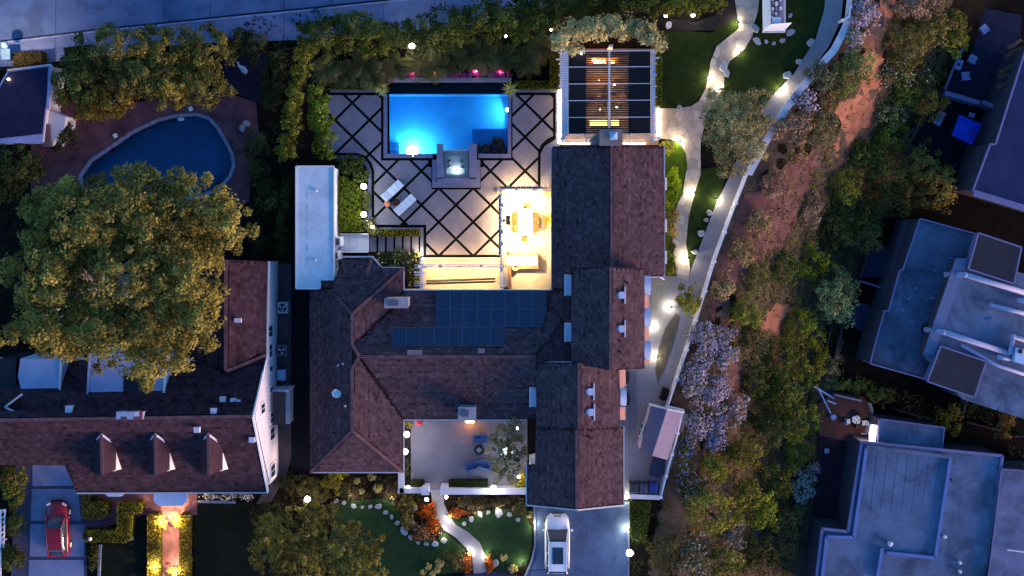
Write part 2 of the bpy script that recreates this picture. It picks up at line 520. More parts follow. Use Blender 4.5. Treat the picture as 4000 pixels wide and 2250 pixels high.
# ------------------------------------------------------------------ the ground
BOUND = [(3900, -900), (3420, -150), (3345, 0), (3300, 180), (3140, 350), (3030, 500), (2930, 690), (2850, 900), (2790, 1060), (2640, 1590), (2610, 1950), (2560, 2250), (2450, 3000)]
_bw = sorted([(P(a, b, 0).y, P(a, b, 0).x) for a, b in BOUND])
_by = np.array([q[0] for q in _bw]); _bx = np.array([q[1] for q in _bw])
DROP = 7.0
def gh(x, y):
    """height of the terrain: level gardens, then the bank falling away on the photo's right side"""
    xb = np.interp(y, _by, _bx)
    s = np.clip((np.asarray(x, float) - xb - .6) / 13.0, 0, 1)
    s = s * s * (3 - 2 * s)
    return -.06 - DROP * s
def G(px, py, dz=0.0):
    """world point on the terrain under photo pixel (px, py)"""
    h = 0.0
    for _ in range(12):
        w = P(px, py, h); h = float(gh(w.x, w.y)) * .6 + h * .4
    return P(px, py, h + dz)

def terrain():
    xs = np.concatenate([[-900, -400, -150, -80], np.arange(-52, 52.1, .8), [80, 150, 400, 900]])
    ys = np.concatenate([[-900, -400, -150, -70], np.arange(-36, 30.1, .8), [60, 150, 400, 900]])
    X, Y = np.meshgrid(xs, ys); Z = gh(X, Y)
    # the pool basins are dug out of the sheet
    V = np.stack([X, Y, Z], -1).reshape(-1, 3)
    nx = len(xs); F = []
    for j in range(len(ys) - 1):
        for i in range(nx - 1):
            cx, cy = (xs[i] + xs[i + 1]) / 2, (ys[j] + ys[j + 1]) / 2
            if any(inside(h, np.array([cx]), np.array([cy]))[0] for h in HOLES): continue
            a = j * nx + i; F.append((a, a + 1, a + nx + 1, a + nx))
    o = mesh_obj('ground', V, F, mat('soil', (.010, .007, .005), .95, .45, 1.3, bump=.6, fine=.35), None, smooth=True)
    o.location = o.location
    o['kind'] = 'structure'

POOL = [(1512, 318), (1986, 318), (1986, 602), (1512, 602)]
KIDNEY = [(357, 634), (414, 595), (518, 523), (621, 474), (694, 458), (766, 453), (813, 468), (844, 502), (875, 554), (901, 606), (906, 647), (890, 688), (859, 725), (828, 742), (760, 765), (570, 790), (415, 770), (330, 725), (318, 690)]
def grow(poly, d):
    """offset a polygon outwards by d (same units)"""
    n = len(poly); out = []
    a = sum(poly[i][0] * poly[(i + 1) % n][1] - poly[(i + 1) % n][0] * poly[i][1] for i in range(n))
    sg = 1 if a > 0 else -1
    for i in range(n):
        p0, p1, p2 = Vector(poly[i - 1][:2]), Vector(poly[i][:2]), Vector(poly[(i + 1) % n][:2])
        e1 = (p1 - p0).normalized(); e2 = (p2 - p1).normalized()
        n1 = Vector((e1.y, -e1.x)) * sg; n2 = Vector((e2.y, -e2.x)) * sg
        b = (n1 + n2); b = b / max(.3, (1 + n1.dot(n2)))
        q = p1 + b * d; out.append((q.x, q.y))
    return out
HOLES = [grow([(p.x, p.y) for p in P2([(1500, 305), (2000, 305), (2000, 735), (1500, 735)], 0)], -.1), grow([(p.x, p.y) for p in P2(KIDNEY, 0)], .2)]
terrain()

CONC = mat('patio_concrete', (.20, .180, .215), .85, .14, 1.2, fine=.08, bump=.15)
CONC_WARM = mat('walkway_concrete', (.24, .215, .225), .85, .12, .9, fine=.08, bump=.12)
CONC_DRIVE = mat('driveway_concrete', (.066, .100, .185), .85, .16, .7, stain=.3, fine=.1) if True else mat('x', (.062, .095, .19), .85, .12, .7, fine=.08, bump=.12)
ROADM = mat('road_concrete', (.092, .130, .225), .85, .20, .35, stain=.28, fine=.10, bump=.12)
PAVEM = mat('pavement_concrete', (.125, .150, .24), .85, .25, .8, fine=.08, bump=.12)
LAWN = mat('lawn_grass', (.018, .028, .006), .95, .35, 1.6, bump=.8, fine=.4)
FLAG = mat('flagstone', (.38, .29, .22), .85, .28, 1.6, fine=.15, bump=.3)
MULCH = mat('mulch', (.022, .017, .016), .95, .3, 3, bump=.6, fine=.4)
JOINT = mat('joint_grass', (.004, .005, .003), .95, .4, 9, bump=.8)
WHITE = mat('white_paint', (.62, .61, .64), .55, .05, 2)
WHITE_W = mat('white_wall', (.50, .48, .52), .75, .07, 1.0, fine=.04)
TRIM = mat('grey_trim', (.42, .40, .43), .7, .1, 2)
BLACK = mat('black_metal', (.015, .015, .017), .5, .2, 5)
GLASS_D = mat('window_glass', (.02, .03, .05), .08, .1, 2, spec=.6)
WOOD = mat('brown_wood', (.16, .085, .045), .7, .25, 4)
WOOD_D = mat('dark_wood', (.035, .025, .022), .75, .25, 4)
WICKER = mat('wicker', (.12, .070, .030), .8, .25, 9, bump=.5)
BRICKD = brick_mat('brick_deck', (.15, .055, .06), (.11, .042, .052), (.06, .034, .042))
BRICKP = brick_mat('brick_path', (.14, .06, .09), (.11, .05, .075), (.07, .04, .055), rot=.78)

def sheet(name, poly, z, m, thick=.06, parent=None, label=None):
    mb = MB().prism(P2(poly, z), z - thick, z)
    return struct(name, mb, m, parent, label)

# road and pavement beyond the hedge
KERB = [(-500, 222), (0, 160), (400, 112), (600, 93), (900, 61), (1200, 32), (1500, 0), (2100, -62), (2600, -115)]
def kerb_y(x): return float(np.interp(x, [k[0] for k in KERB], [k[1] for k in KERB]))
road = sheet('road', [(-500, -700)] + [(x, y) for x, y in KERB][:0] + [(2600, -700)] + KERB[::-1], -.02, mat('road_joint', (.045, .05, .07), .9, .2, 3), .03)
jx = [-500, -170, 218, 642, 822, 1108, 1497, 1800, 2100, 2600]
for i in range(len(jx) - 1):
    a, b = jx[i] + 1.2, jx[i + 1] - 1.2
    ks = [(x, y - 3) for x, y in KERB if a < x < b]
    for (u0, u1) in ((-700, -150), (-147, None)):
        low = [(a, kerb_y(a) - 3)] + ks + [(b, kerb_y(b) - 3)] if u1 is None else [(a, u1), (b, u1)]
        MB().prism(P2([(b, u0), (a, u0)] + low, .0), -.04, .0).build('road_slab', ROADM, road)
pave = sheet('pavement', [(-500, 300), (0, 262), (90, 262)] + [(90, 262), (260, 235), (480, 215), (700, 170), (900, 165), (1300, 150), (1900, 90), (2150, 40), (2600, -60)] + [(x, y + 3) for x, y in KERB[::-1]], .06, mat('pavement_joint', (.04, .045, .06), .9, .2, 3), .12)
px_ = [-500, 30, 215, 480, 645, 822, 958, 1108, 1247, 1320, 1497, 1700, 1900, 2150]
def pave_low(x): return float(np.interp(x, [-500, 0, 260, 480, 700, 900, 1300, 1900, 2150, 2600], [300, 262, 235, 215, 170, 165, 150, 90, 40, -60]))
for i in range(len(px_) - 1):
    a, b = px_[i] + .9, px_[i + 1] - .9
    MB().prism(P2([(a, kerb_y(a) + 4), (b, kerb_y(b) + 4), (b, pave_low(b)), (a, pave_low(a))], .075), .0, .075).build('paving_slab', PAVEM, pave)
# kerb stone: pale worn edge strip
kb = MB()
for i in range(1, len(KERB) - 2):
    (x0, y0), (x1, y1) = KERB[i], KERB[i + 1]
    kb.bar(P(x0, y0 + 8, .075), P(x1, y1 + 8, .075), .14, .06)
kb.build('kerb', mat('kerb_stone', (.21, .23, .36), .85, .3, 1.5, fine=.2), pave)

# lawns
sheet('lawn_north', [(2560, 120), (2640, 118), (2780, 128), (2830, 90), (2870, 0), (3000, -60), (3240, -60), (3225, 40), (3150, 210), (3000, 400), (2900, 480), (2790, 470), (2620, 440), (2560, 430)], .0, LAWN)
sheet('lawn_east', [(2596, 545), (2660, 560), (2690, 620), (2675, 760), (2640, 840), (2630, 1000), (2640, 1085), (2596, 1085)], .0, mat('lawn_side', (.05, .085, .006), .95, .3, 2, bump=.8, fine=.4))
sheet('lawn_lens', [(2742, 660), (2850, 640), (2815, 760), (2770, 870), (2700, 1062), (2680, 960), (2690, 840), (2715, 740)], .006, LAWN)
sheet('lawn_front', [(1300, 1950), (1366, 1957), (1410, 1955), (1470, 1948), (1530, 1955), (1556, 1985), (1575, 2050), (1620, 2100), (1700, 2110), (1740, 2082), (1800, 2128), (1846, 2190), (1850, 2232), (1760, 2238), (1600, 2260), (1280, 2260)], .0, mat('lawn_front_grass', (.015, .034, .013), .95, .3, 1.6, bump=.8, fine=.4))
sheet('lawn_forecourt', [(1765, 2025), (1850, 2020), (1900, 1990), (2040, 1990), (2076, 2060), (2078, 2140), (2060, 2200), (1990, 2235), (1905, 2235), (1890, 2140), (1840, 2095), (1775, 2060)], .006, MATS['lawn_front_grass'])
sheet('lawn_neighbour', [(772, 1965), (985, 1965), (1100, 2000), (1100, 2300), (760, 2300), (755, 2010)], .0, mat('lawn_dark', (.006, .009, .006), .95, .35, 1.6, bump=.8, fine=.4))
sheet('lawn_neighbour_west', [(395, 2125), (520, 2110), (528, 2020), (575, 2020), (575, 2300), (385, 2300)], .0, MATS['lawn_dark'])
sheet('mulch_bed', [(2590, 110), (2620, 75), (2720, 85), (2790, 60), (2850, 5), (2880, -40), (2900, 60), (2840, 90), (2790, 118), (2700, 120), (2640, 122)], .012, MULCH)
sheet('mulch_lens', [(2640, 1222), (2655, 1235), (2632, 1330), (2592, 1450), (2568, 1497), (2560, 1440), (2572, 1360), (2600, 1280)], .062, mat('dark_gravel', (.10, .085, .065), .95, .25, 2, bump=.5, fine=.3), .02)

# walkway along the white railing, terrace beside the house
wk = sheet('walkway', [(3228, -60), (3220, 40), (3185, 155), (3100, 290), (3040, 350), (2985, 412), (2930, 500), (2850, 690), (2800, 790), (2700, 1052), (2690, 1100), (2752, 1130), (2795, 1000), (2850, 850), (2905, 690), (3060, 440), (3118, 350), (3238, 180), (3285, 80), (3300, -60)], .04, CONC_WARM)
terr = sheet('side_terrace', [(2500, 1075), (2645, 1080), (2692, 1098), (2756, 1128), (2605, 1590), (2690, 1620), (2580, 1950), (2400, 1950), (2400, 1400), (2480, 1400)], .03, mat('terrace_concrete', (.22, .21, .23), .85, .12, .8, fine=.08, bump=.12))
sheet('gravel_wedge', [(2545, 1092), (2640, 1086), (2598, 1150), (2550, 1240), (2545, 1270)], .052, mat('beige_gravel', (.22, .21, .17), .95, .2, 3, bump=.6, fine=.3), .02)
sheet('paved_strip', [(2455, 1450), (2487, 1450), (2487, 1660), (2455, 1700)], .052, mat('blue_paving', (.16, .16, .20), .9, .15, 2, fine=.1), .02)

# winding flagstone path: irregular stones set on a mortar bed
PATH = [(2865, -40), (2880, 60), (2888, 110), (2850, 140), (2800, 180), (2776, 240), (2768, 300), (2755, 350), (2730, 395), (2700, 415), (2640, 423), (2572, 423), (2572, 541), (2620, 545), (2655, 560), (2680, 600), (2685, 650), (2675, 700), (2665, 760), (2645, 800), (2635, 880), (2626, 950), (2635, 1010), (2643, 1083), (2690, 1100), (2696, 1050), (2680, 950), (2690, 850), (2715, 750), (2737, 680), (2737, 560), (2762, 440), (2800, 400), (2828, 340), (2830, 285), (2850, 240), (2910, 190), (2940, 140), (2946, 90), (2962, 40), (2968, -40)]
fp = sheet('flagstone_path', PATH, .03, mat('path_mortar', (.29, .235, .20), .95, .2, 4, fine=.2), .05)
g = np.random.default_rng(3)
seeds = []
for yy in range(-30, 1110, 34):
    for xx in range(2560, 2990, 40):
        seeds.append((xx + g.uniform(-14, 14) + (20 if (yy // 34) % 2 else 0), yy + g.uniform(-11, 11)))
def voronoi_cell(i, S, R=70):
    c = S[i]; cell = [(c[0] - R, c[1] - R), (c[0] + R, c[1] - R), (c[0] + R, c[1] + R), (c[0] - R, c[1] + R)]
    for j, q in enumerate(S):
        if j == i: continue
        dx, dy = q[0] - c[0], q[1] - c[1]; d2 = dx * dx + dy * dy
        if d2 > (2 * R) ** 2: continue
        m = ((c[0] + q[0]) / 2, (c[1] + q[1]) / 2); out = []
        for k in range(len(cell)):
            p, r = cell[k - 1], cell[k]
            sp = (p[0] - m[0]) * dx + (p[1] - m[1]) * dy; sr = (r[0] - m[0]) * dx + (r[1] - m[1]) * dy
            if (sp <= 0) != (sr <= 0):
                t = sp / (sp - sr); out.append((p[0] + t * (r[0] - p[0]), p[1] + t * (r[1] - p[1])))
            if sr <= 0: out.append(r)
        cell = out
        if len(cell) < 3: return []
    return cell
FLAGV = mat('flagstone_var', (.36, .29, .24), .85, .22, 1.3, fine=.12, bump=.3, obj_rand=.22)
for i in range(len(seeds)):
    c = voronoi_cell(i, seeds)
    if len(c) < 3: continue
    ca = sum(c[k][0] * c[(k + 1) % len(c)][1] - c[(k + 1) % len(c)][0] * c[k][1] for k in range(len(c)))
    if ca < 0: c = c[::-1]
    poly = clip_convex(PATH, c)
    if len(poly) < 3 or area2(poly) < 150: continue
    m_ = (sum(q[0] for q in poly) / len(poly), sum(q[1] for q in poly) / len(poly))
    poly = [(m_[0] + (q[0] - m_[0]) * .965, m_[1] + (q[1] - m_[1]) * .965) for q in poly]
    MB().prism(P2(poly, .045), .02, .045 + g.uniform(0, .008)).build('flagstone', FLAGV, fp)

# front path and driveway
fpath = sheet('front_path', [(1683, 1915), (1690, 1990), (1705, 2030), (1735, 2070), (1780, 2100), (1820, 2140), (1845, 2180), (1850, 2245), (1900, 2245), (1895, 2170), (1875, 2120), (1830, 2080), (1780, 2050), (1755, 2010), (1735, 1970), (1728, 1915)], .03, mat('path_concrete', (.14, .14, .185), .85, .1, 1, fine=.06))
drive = sheet('driveway', [(2092, 1960), (2452, 1960), (2452, 2330), (2010, 2330), (2052, 2250), (2076, 2195), (2090, 2130)], .02, CONC_DRIVE)
kb = MB()
for a, b in zip([(2087, 1975), (2090, 2050), (2090, 2130), (2076, 2195), (2052, 2250)], [(2090, 2050), (2090, 2130), (2076, 2195), (2052, 2250), (2010, 2320)]):
    kb.bar(P(*a, .06), P(*b, .06), .16, .12)
kb.build('kerb', PAVEM, drive)
MB().prism(P2([(2452, 1962), (2460, 1962), (2458, 2330), (2450, 2330)], .06), 0, .06).build('kerb', PAVEM, drive)
MB().prism(P2([(2060, 2228), (2140, 2222), (2140, 2224), (2059, 2231)], .024), .0, .024).build('joint', JOINT, drive)
sheet('turning_circle', [(1760, 2330), (1765, 2262), (1830, 2242), (1930, 2233), (2005, 2241), (2045, 2262), (2050, 2330)], .034, mat('dark_asphalt', (.025, .027, .05), .9, .15, 2, fine=.1))
# courtyard floor
sheet('courtyard_floor', [(1592, 1625), (2060, 1625), (2060, 1915), (1592, 1915)], .03, mat('courtyard_concrete', (.15, .14, .18), .85, .12, 1.2, fine=.07))
sheet('courtyard_bed', [(1574, 1625), (1605, 1625), (1605, 1908), (1574, 1908)], .045, MULCH, .02)
sheet('west_alley', [(1137, 1030), (1225, 1030), (1225, 1845), (1137, 1845)], .0, mat('alley_asphalt', (.009, .009, .014), .9, .25, 1.4, fine=.2))
sheet('alley_paving', [(1085, 1030), (1137, 1030), (1137, 1790), (1120, 1850), (1060, 1960), (1000, 1970), (1040, 1900), (1085, 1850)], .01, mat('alley_stone', (.06, .05, .06), .9, .2, 1.4, fine=.1))

# neighbour on the left: brick pool deck, dark patio, driveway, brick walks
kg = grow(KIDNEY, 6)
sheet('brick_deck', [(120, 690), (120, 430), (260, 400), (520, 400), (880, 360), (1000, 400), (1010, 520), (990, 647)] + kg[10::-1] + [kg[18]], .02, BRICKD)
sheet('brick_deck_south', [(120, 690)] + kg[:9:-1] + [(990, 647), (970, 790), (880, 830), (300, 830), (120, 750)], .02, BRICKD)
sheet('dark_patio', [(872, 232), (1040, 200), (1050, 400), (1000, 402), (880, 345)], .03, mat('slate', (.016, .012, .026), .8, .25, 2, fine=.15))
ndr = sheet('neighbour_driveway', [(122, 1810), (330, 1810), (340, 2330), (108, 2330)], .005, mat('drive_joint', (.05, .05, .09), .9, .2, 4))
for q in ([(127, 1810), (258, 1810), (290, 1897), (126, 1899)], [(124, 1910), (306, 1910), (316, 2034), (120, 2034)], [(118, 2048), (330, 2048), (328, 2174), (116, 2174)], [(113, 2187), (326, 2187), (325, 2330), (110, 2330)]):
    MB().prism(P2(q, .03), 0, .03).build('driveway_slab', mat('slab_concrete', (.16, .185, .29), .85, .16, .9, stain=.22, fine=.07), ndr)
sheet('neighbour_side_strip', [(60, 1800), (122, 1800), (108, 2330), (40, 2330)], .0, mat('strip_gravel', (.06, .055, .085), .95, .25, 2, fine=.3))
sheet('brick_walk', [(330, 1925), (770, 1925), (770, 2012), (700, 2012), (700, 2330), (618, 2330), (618, 2010), (560, 2012), (460, 2045), (330, 2080)], .022, BRICKP)

# ------------------------------------------------------------------ patio: big slabs with grass joints
REG = [(1270, 367), (1493, 367), (1493, 622), (1678, 622), (1678, 648), (1690, 648), (1690, 735), (1873, 735), (1873, 648), (1884, 648), (1884, 622), (1997, 622), (1997, 367), (2165, 367), (2165, 535), (2142, 545), (2120, 565), (2107, 592), (2105, 733), (1953, 733), (1953, 1000), (1660, 1000), (1660, 883), (1457, 883), (1457, 668), (1446, 637), (1426, 614), (1396, 602), (1270, 602)]
pat = struct('patio', MB().prism(P2([(1260, 345), (2190, 345), (2190, 600), (2160, 640), (2160, 1140), (1640, 1140), (1640, 905), (1400, 905), (1400, 640), (1260, 640)], .0)
             , -.05, .0) if False else MB().prism(P2([(1265, 345), (1500, 345), (1500, 612), (1700, 612), (1700, 722), (1865, 722), (1865, 612), (1990, 612), (1990, 345), (2190, 345), (2190, 600), (2160, 640), (2160, 1140), (1640, 1140), (1640, 990), (1445, 990), (1445, 905), (1300, 905), (1300, 640), (1265, 640)], .0), -.05, .0), JOINT)
J = 5.0   # half joint in px
regi = grow(REG, -J)
nslab = 0
for j in range(-8, 5):
    for i in range(-7, 8):
        for half in (0, 1):
            cx = 1646 + 135 * i + 67.5 * half; cy = 801 + 133 * j + 66.5 * half
            # cell whose top node is (cx, cy): a diamond
            cc = (cx, cy + 66.5); a, b = 67.5 - J * 1.41, 66.5 - J * 1.41
            cell = [(cc[0], cc[1] - b), (cc[0] + a, cc[1]), (cc[0], cc[1] + b), (cc[0] - a, cc[1])]
            poly = clip_convex(regi, cell)
            if len(poly) < 3 or area2(poly) < 60: continue
            MB().prism(P2(poly, .05), -.02, .05).build('patio_slab', CONC, pat); nslab += 1
# plain border slabs outside the joint line
for q in ([(1290, 348), (1488, 348), (1488, 361), (1290, 361)], [(2003, 345), (2182, 345), (2182, 361), (2003, 361)],
          [(2171, 361), (2186, 361), (2186, 545), (2171, 545)], [(2186, 546), (2168, 546), (2128, 570), (2112, 600), (2112, 730), (2156, 730), (2156, 640), (2186, 600)],
          [(1300, 608), (1394, 608), (1422, 619), (1440, 640), (1451, 668), (1451, 880), (1437, 880), (1437, 672), (1428, 646), (1412, 628), (1392, 620), (1300, 620)],
          [(1451, 889), (1654, 889), (1654, 1000), (1642, 1000), (1642, 897), (1451, 897)]):
    MB().prism(P2(q, .05), -.02, .05).build('border_slab', mat('border_concrete', (.15, .15, .22), .85, .1, 1.2, fine=.08), pat)
TERR = mat('dining_terrace', (.38, .33, .26), .8, .10, 1.4, fine=.07)
for q in ([(1960, 740), (2160, 740), (2160, 1140), (1960, 1140)], [(1645, 1006), (1957, 1006), (1957, 1018), (1645, 1018)], [(1645, 1020), (1957, 1020), (1957, 1140), (1645, 1140)]):
    MB().prism(P2(q, .052), -.02, .052).build('terrace_slab', TERR, pat)
for i in range(6):      # stepping slabs between the hedges
    x0 = 1445 + i * 33
    MB().prism(P2([(x0, 924), (x0 + 25, 924), (x0 + 25, 984), (x0, 984)], .05), -.02, .05).build('stepping_slab', CONC, pat)

# ------------------------------------------------------------------ pools
def pool_shell(name, poly, wl, depth, m, parent, coping=None):
    """basin: floor and walls (facing in)"""
    mb = MB(); n = len(poly)
    W = [(p.x, p.y) for p in P2(poly, wl)]
    a = sum(W[i][0] * W[(i + 1) % n][1] - W[(i + 1) % n][0] * W[i][1] for i in range(n))
    if a < 0: W = W[::-1]
    mb.face([(x, y, wl - depth) for x, y in W])
    for i in range(n):
        p, q = W[i], W[(i + 1) % n]
        mb.face([(q[0], q[1], wl - depth), (p[0], p[1], wl - depth), (p[0], p[1], wl + .12), (q[0], q[1], wl + .12)])
    return mb.build(name, m, parent)
def ring(poly_in, poly_out, z0, z1, zi):
    mb = MB(); n = len(poly_in)
    A = P2(poly_in, z1); B = P2(poly_out, z1)
    for i in range(n):
        j = (i + 1) % n
        mb.face([A[i], A[j], B[j], B[i]])
        mb.face([(B[i].x, B[i].y, z1), (B[j].x, B[j].y, z1), (B[j].x, B[j].y, z0), (B[i].x, B[i].y, z0)])
        mb.face([(A[j].x, A[j].y, z1), (A[i].x, A[i].y, z1), (A[i].x, A[i].y, zi), (A[j].x, A[j].y, zi)])
    return mb

PLASTER = mat('pool_plaster', (.016, .28, .60), .7, .12, .8)
COPING = mat('pool_coping', (.17, .17, .26), .8, .12, 1.4, fine=.08)
pc = P(1750, 480, -1.8)
pool = thing('swimming_pool', (pc.x, pc.y, -1.8), 'rectangular lit turquoise swimming pool sunk in the diamond patterned patio', 'pool')
WL = -.08
RP = [(1512, 370), (1984, 370), (1984, 601), (1512, 601)]
pool_shell('basin', RP, WL, 1.7, PLASTER, pool)
MB().prism(P2([(1512.5, 370.5), (1983.5, 370.5), (1983.5, 600.5), (1512.5, 600.5)], WL), WL - .004, WL, bottom=False).build('water', water_mat('pool_water', (.72, .92, 1.0), ripple=.12), pool)
# coping slabs, one by one
def coping_run(parent, a, b, wpx, n, z=.06, horizontal=True, m=COPING):
    for k in range(n):
        if horizontal:
            x0 = a[0] + (b[0] - a[0]) * k / n + .5; x1 = a[0] + (b[0] - a[0]) * (k + 1) / n - .5
            q = [(x0, a[1]), (x1, a[1]), (x1, a[1] + wpx), (x0, a[1] + wpx)]
        else:
            y0 = a[1] + (b[1] - a[1]) * k / n + .5; y1 = a[1] + (b[1] - a[1]) * (k + 1) / n - .5
            q = [(a[0], y0), (a[0] + wpx, y0), (a[0] + wpx, y1), (a[0], y1)]
        MB().prism(P2(q, z), -.12, z).build('coping_stone', m, parent)
coping_run(pool, (1498, 601), (1690, 601), 16, 5)
coping_run(pool, (1868, 601), (1997, 601), 16, 3)
coping_run(pool, (1498, 368), (1498, 600), 14, 6, horizontal=False)
coping_run(pool, (1984, 368), (1984, 600), 13, 6, horizontal=False)
# vanishing edge, catch basin and back wall
MB().prism(P2([(1512, 366), (1984, 366), (1984, 370), (1512, 370)], -.09), -1.8, -.085).build('vanishing_edge', mat('blue_tile', (.05, .25, .45), .4, .2, 6), pool)
pool_shell('catch_basin', [(1505, 320), (1990, 320), (1990, 366), (1505, 366)], -.45, .9, mat('dark_tile', (.012, .02, .035), .4, .2, 5), pool)
MB().prism(P2([(1505.5, 320.5), (1989.5, 320.5), (1989.5, 365.5), (1505.5, 365.5)], -.45), -.454, -.45, bottom=False).build('basin_water', water_mat('dark_water', (.35, .5, .6), ripple=.2), pool)
for k in range(9):
    x0 = 1512 + 54 * k
    MB().prism(P2([(x0, 303), (x0 + 53, 303), (x0 + 53, 319), (x0, 319)], .35), -.5, .35).build('ledge_stone', mat('ledge_stone', (.24, .23, .26), .85, .2, 1.5, fine=.12), pool)
for x0 in (1480, 1988):
    MB().prism(P2([(x0, 345), (x0 + 26, 345), (x0 + 26, 372), (x0, 372)], .22), -.2, .22).build('corner_plinth', COPING, pool)
# steps in the lower left corner, shelf on the right
for k in range(3):
    MB().prism(P2([(1513, 560 + k * 14), (1560, 560 + k * 14), (1560, 573 + k * 14), (1513, 573 + k * 14)], WL - .9 + k * .28), WL - 1.7, WL - .9 + k * .28).build('pool_step', PLASTER, pool)
MB().prism(P2([(1845, 503), (1983.5, 503), (1983.5, 600), (1845, 600)], WL - .5), WL - 1.68, WL - .5).build('pool_shelf', PLASTER, pool)
LS = .32     # all lamps share one dimmer, set with the exposure
# underwater lamps
def spot(name, loc, target, energy, col, size=150, blend=.4, r=.08, parent=None):
    d = bpy.data.lights.new(name, 'SPOT'); d.energy = energy * LS; d.color = col; d.spot_size = math.radians(size); d.spot_blend = blend; d.shadow_soft_size = r
    o = bpy.data.objects.new(name, d); COL.objects.link(o)
    v = (Vector(target) - Vector(loc)); o.rotation_euler = v.to_track_quat('-Z', 'Y').to_euler()
    if parent is not None:
        o.parent = parent; o.location = Vector(loc) - Vector(ORG[parent.name])
    else: o.location = loc
    return o
def point(name, loc, energy, col, r=.06, parent=None):
    d = bpy.data.lights.new(name, 'POINT'); d.energy = energy * LS; d.color = col; d.shadow_soft_size = r
    o = bpy.data.objects.new(name, d); COL.objects.link(o)
    if parent is not None:
        o.parent = parent; o.location = Vector(loc) - Vector(ORG[parent.name])
    else: o.location = loc
    return o
LIT = mat('lamp_white', (1, 1, 1), emit=14.0, ecol=(1.0, .97, .88))
LIT_W = mat('lamp_warm', (1, .8, .5), emit=12.0, ecol=(1.0, .78, .42))
LIT_POOL = mat('lamp_pool', (1, 1, 1), emit=20.0, ecol=(.85, .97, 1.0))
for (lx, ly, tx, ty, en) in ((1612, 599, 1680, 430, 330), (1982, 430, 1750, 470, 230)):
    a = P(lx, ly, WL - .55); b = P(tx, ty, WL - 1.1)
    dv = (b - a).normalized()
    lamp = MB().tube([a + Vector((0, .12 if ly > 500 else 0, .30)), a + Vector((0, .16 if ly > 500 else 0, .36))], [.47 if ly > 500 else .14] * 2, 16).build('pool_light', LIT_POOL, pool)  # south disc oversized to stand in for the lamp's glare in the water
    spot('pool_light_beam', a + dv * .14, b, en, (.62, .93, 1.0), 165, .3, .12, pool)
c = P(1608, 572, WL - 1.2)
point('added_scatter_light', c, 200, (.85, .98, 1.0), .12, pool)  # extra light near the floor, standing in for scatter around the lamp
# spa: raised square tub
sc = P(1790, 640, 0)
spa = thing('spa_tub', (sc.x, sc.y, 0), 'raised square stone spa with glowing white water beside the pool', 'spa')
coping_run(spa, (1706, 561), (1706, 700), 24, 3, z=.5, horizontal=False)
coping_run(spa, (1832, 561), (1832, 700), 30, 3, z=.5, horizontal=False)
coping_run(spa, (1707, 694), (1861, 694), 22, 3, z=.5)
MB().prism(P2([(1688, 624), (1706, 624), (1706, 716), (1861, 716), (1861, 624), (1876, 624), (1876, 733), (1688, 733)], .25), 0, .25).build('spa_step', COPING, spa)
SPAM = mat('spa_plaster', (.42, .46, .48), .6, .1, 2)
pool_shell('spa_basin', [(1727, 588), (1830, 588), (1830, 693), (1727, 693)], .38, .55, SPAM, spa)
MB().prism(P2([(1727, 584), (1830, 584), (1830, 589), (1727, 589)], .46), -.2, .46).build('spill_edge', WHITE_W, spa)
inn = [(1745, 608), (1815, 608), (1815, 680), (1745, 680)]
ringpts = [(1728, 589), (1829, 589), (1829, 692), (1728, 692)]
ring(inn, ringpts, -.18, .12, -.5).build('spa_bench', SPAM, spa)
MB().prism(P2(ringpts, .36), .356, .36, bottom=False).build('spa_water', water_mat('spa_water', (.90, .95, .95), ripple=.15), spa)
for (x, y) in ((1755, 632), (1754, 650), (1802, 630), (1805, 652)):
    c = P(x, y, .0)
    MB().tube([(c.x, c.y, -.12), (c.x, c.y, .14)], [.16, .10], 10).build('jet', mat('jet_grey', (.25, .26, .28), .4, .1, 3), spa)
c = P(1782, 668, -.10)
MB().tube([(c.x, c.y, -.16), (c.x, c.y, -.10)], [.12, .12], 12).build('spa_light', LIT_POOL, spa)
point('spa_light_glow', (c.x, c.y + .1, .1), 10, (.9, .97, 1.0), .1, spa)
# rocks and plants standing in the corner of the pool
for k, (x, y, r) in enumerate(((1868, 580, 17), (1902, 578, 19), (1945, 560, 24), (1962, 588, 20), (1925, 592, 15))):
    c = P(x, y, .05); rr = r / 49.5
    gg = np.random.default_rng(40 + k); mb = MB(); mb.ball((c.x, c.y, -.25), rr, 9, 6, .9)
    v = np.array(mb.v); ctr = np.array([c.x, c.y, -.25]); v = ctr + (v - ctr) * (1 + .18 * gg.normal(size=(len(v), 1))); mb.v = [tuple(q) for q in v]
    lab = ['dark boulder at the spa corner of the lit pool', 'dark mossy boulder on the pool shelf, second from the spa', 'largest dark boulder in the pool corner', 'dark boulder touching the pool coping in the corner', 'small dark boulder low on the pool shelf edge'][k]
    tag(mb.build('boulder', mat('boulder', (.015, .015, .018), .85, .35, 3, bump=.5), None), lab, 'boulder', 'boulders in the pool')
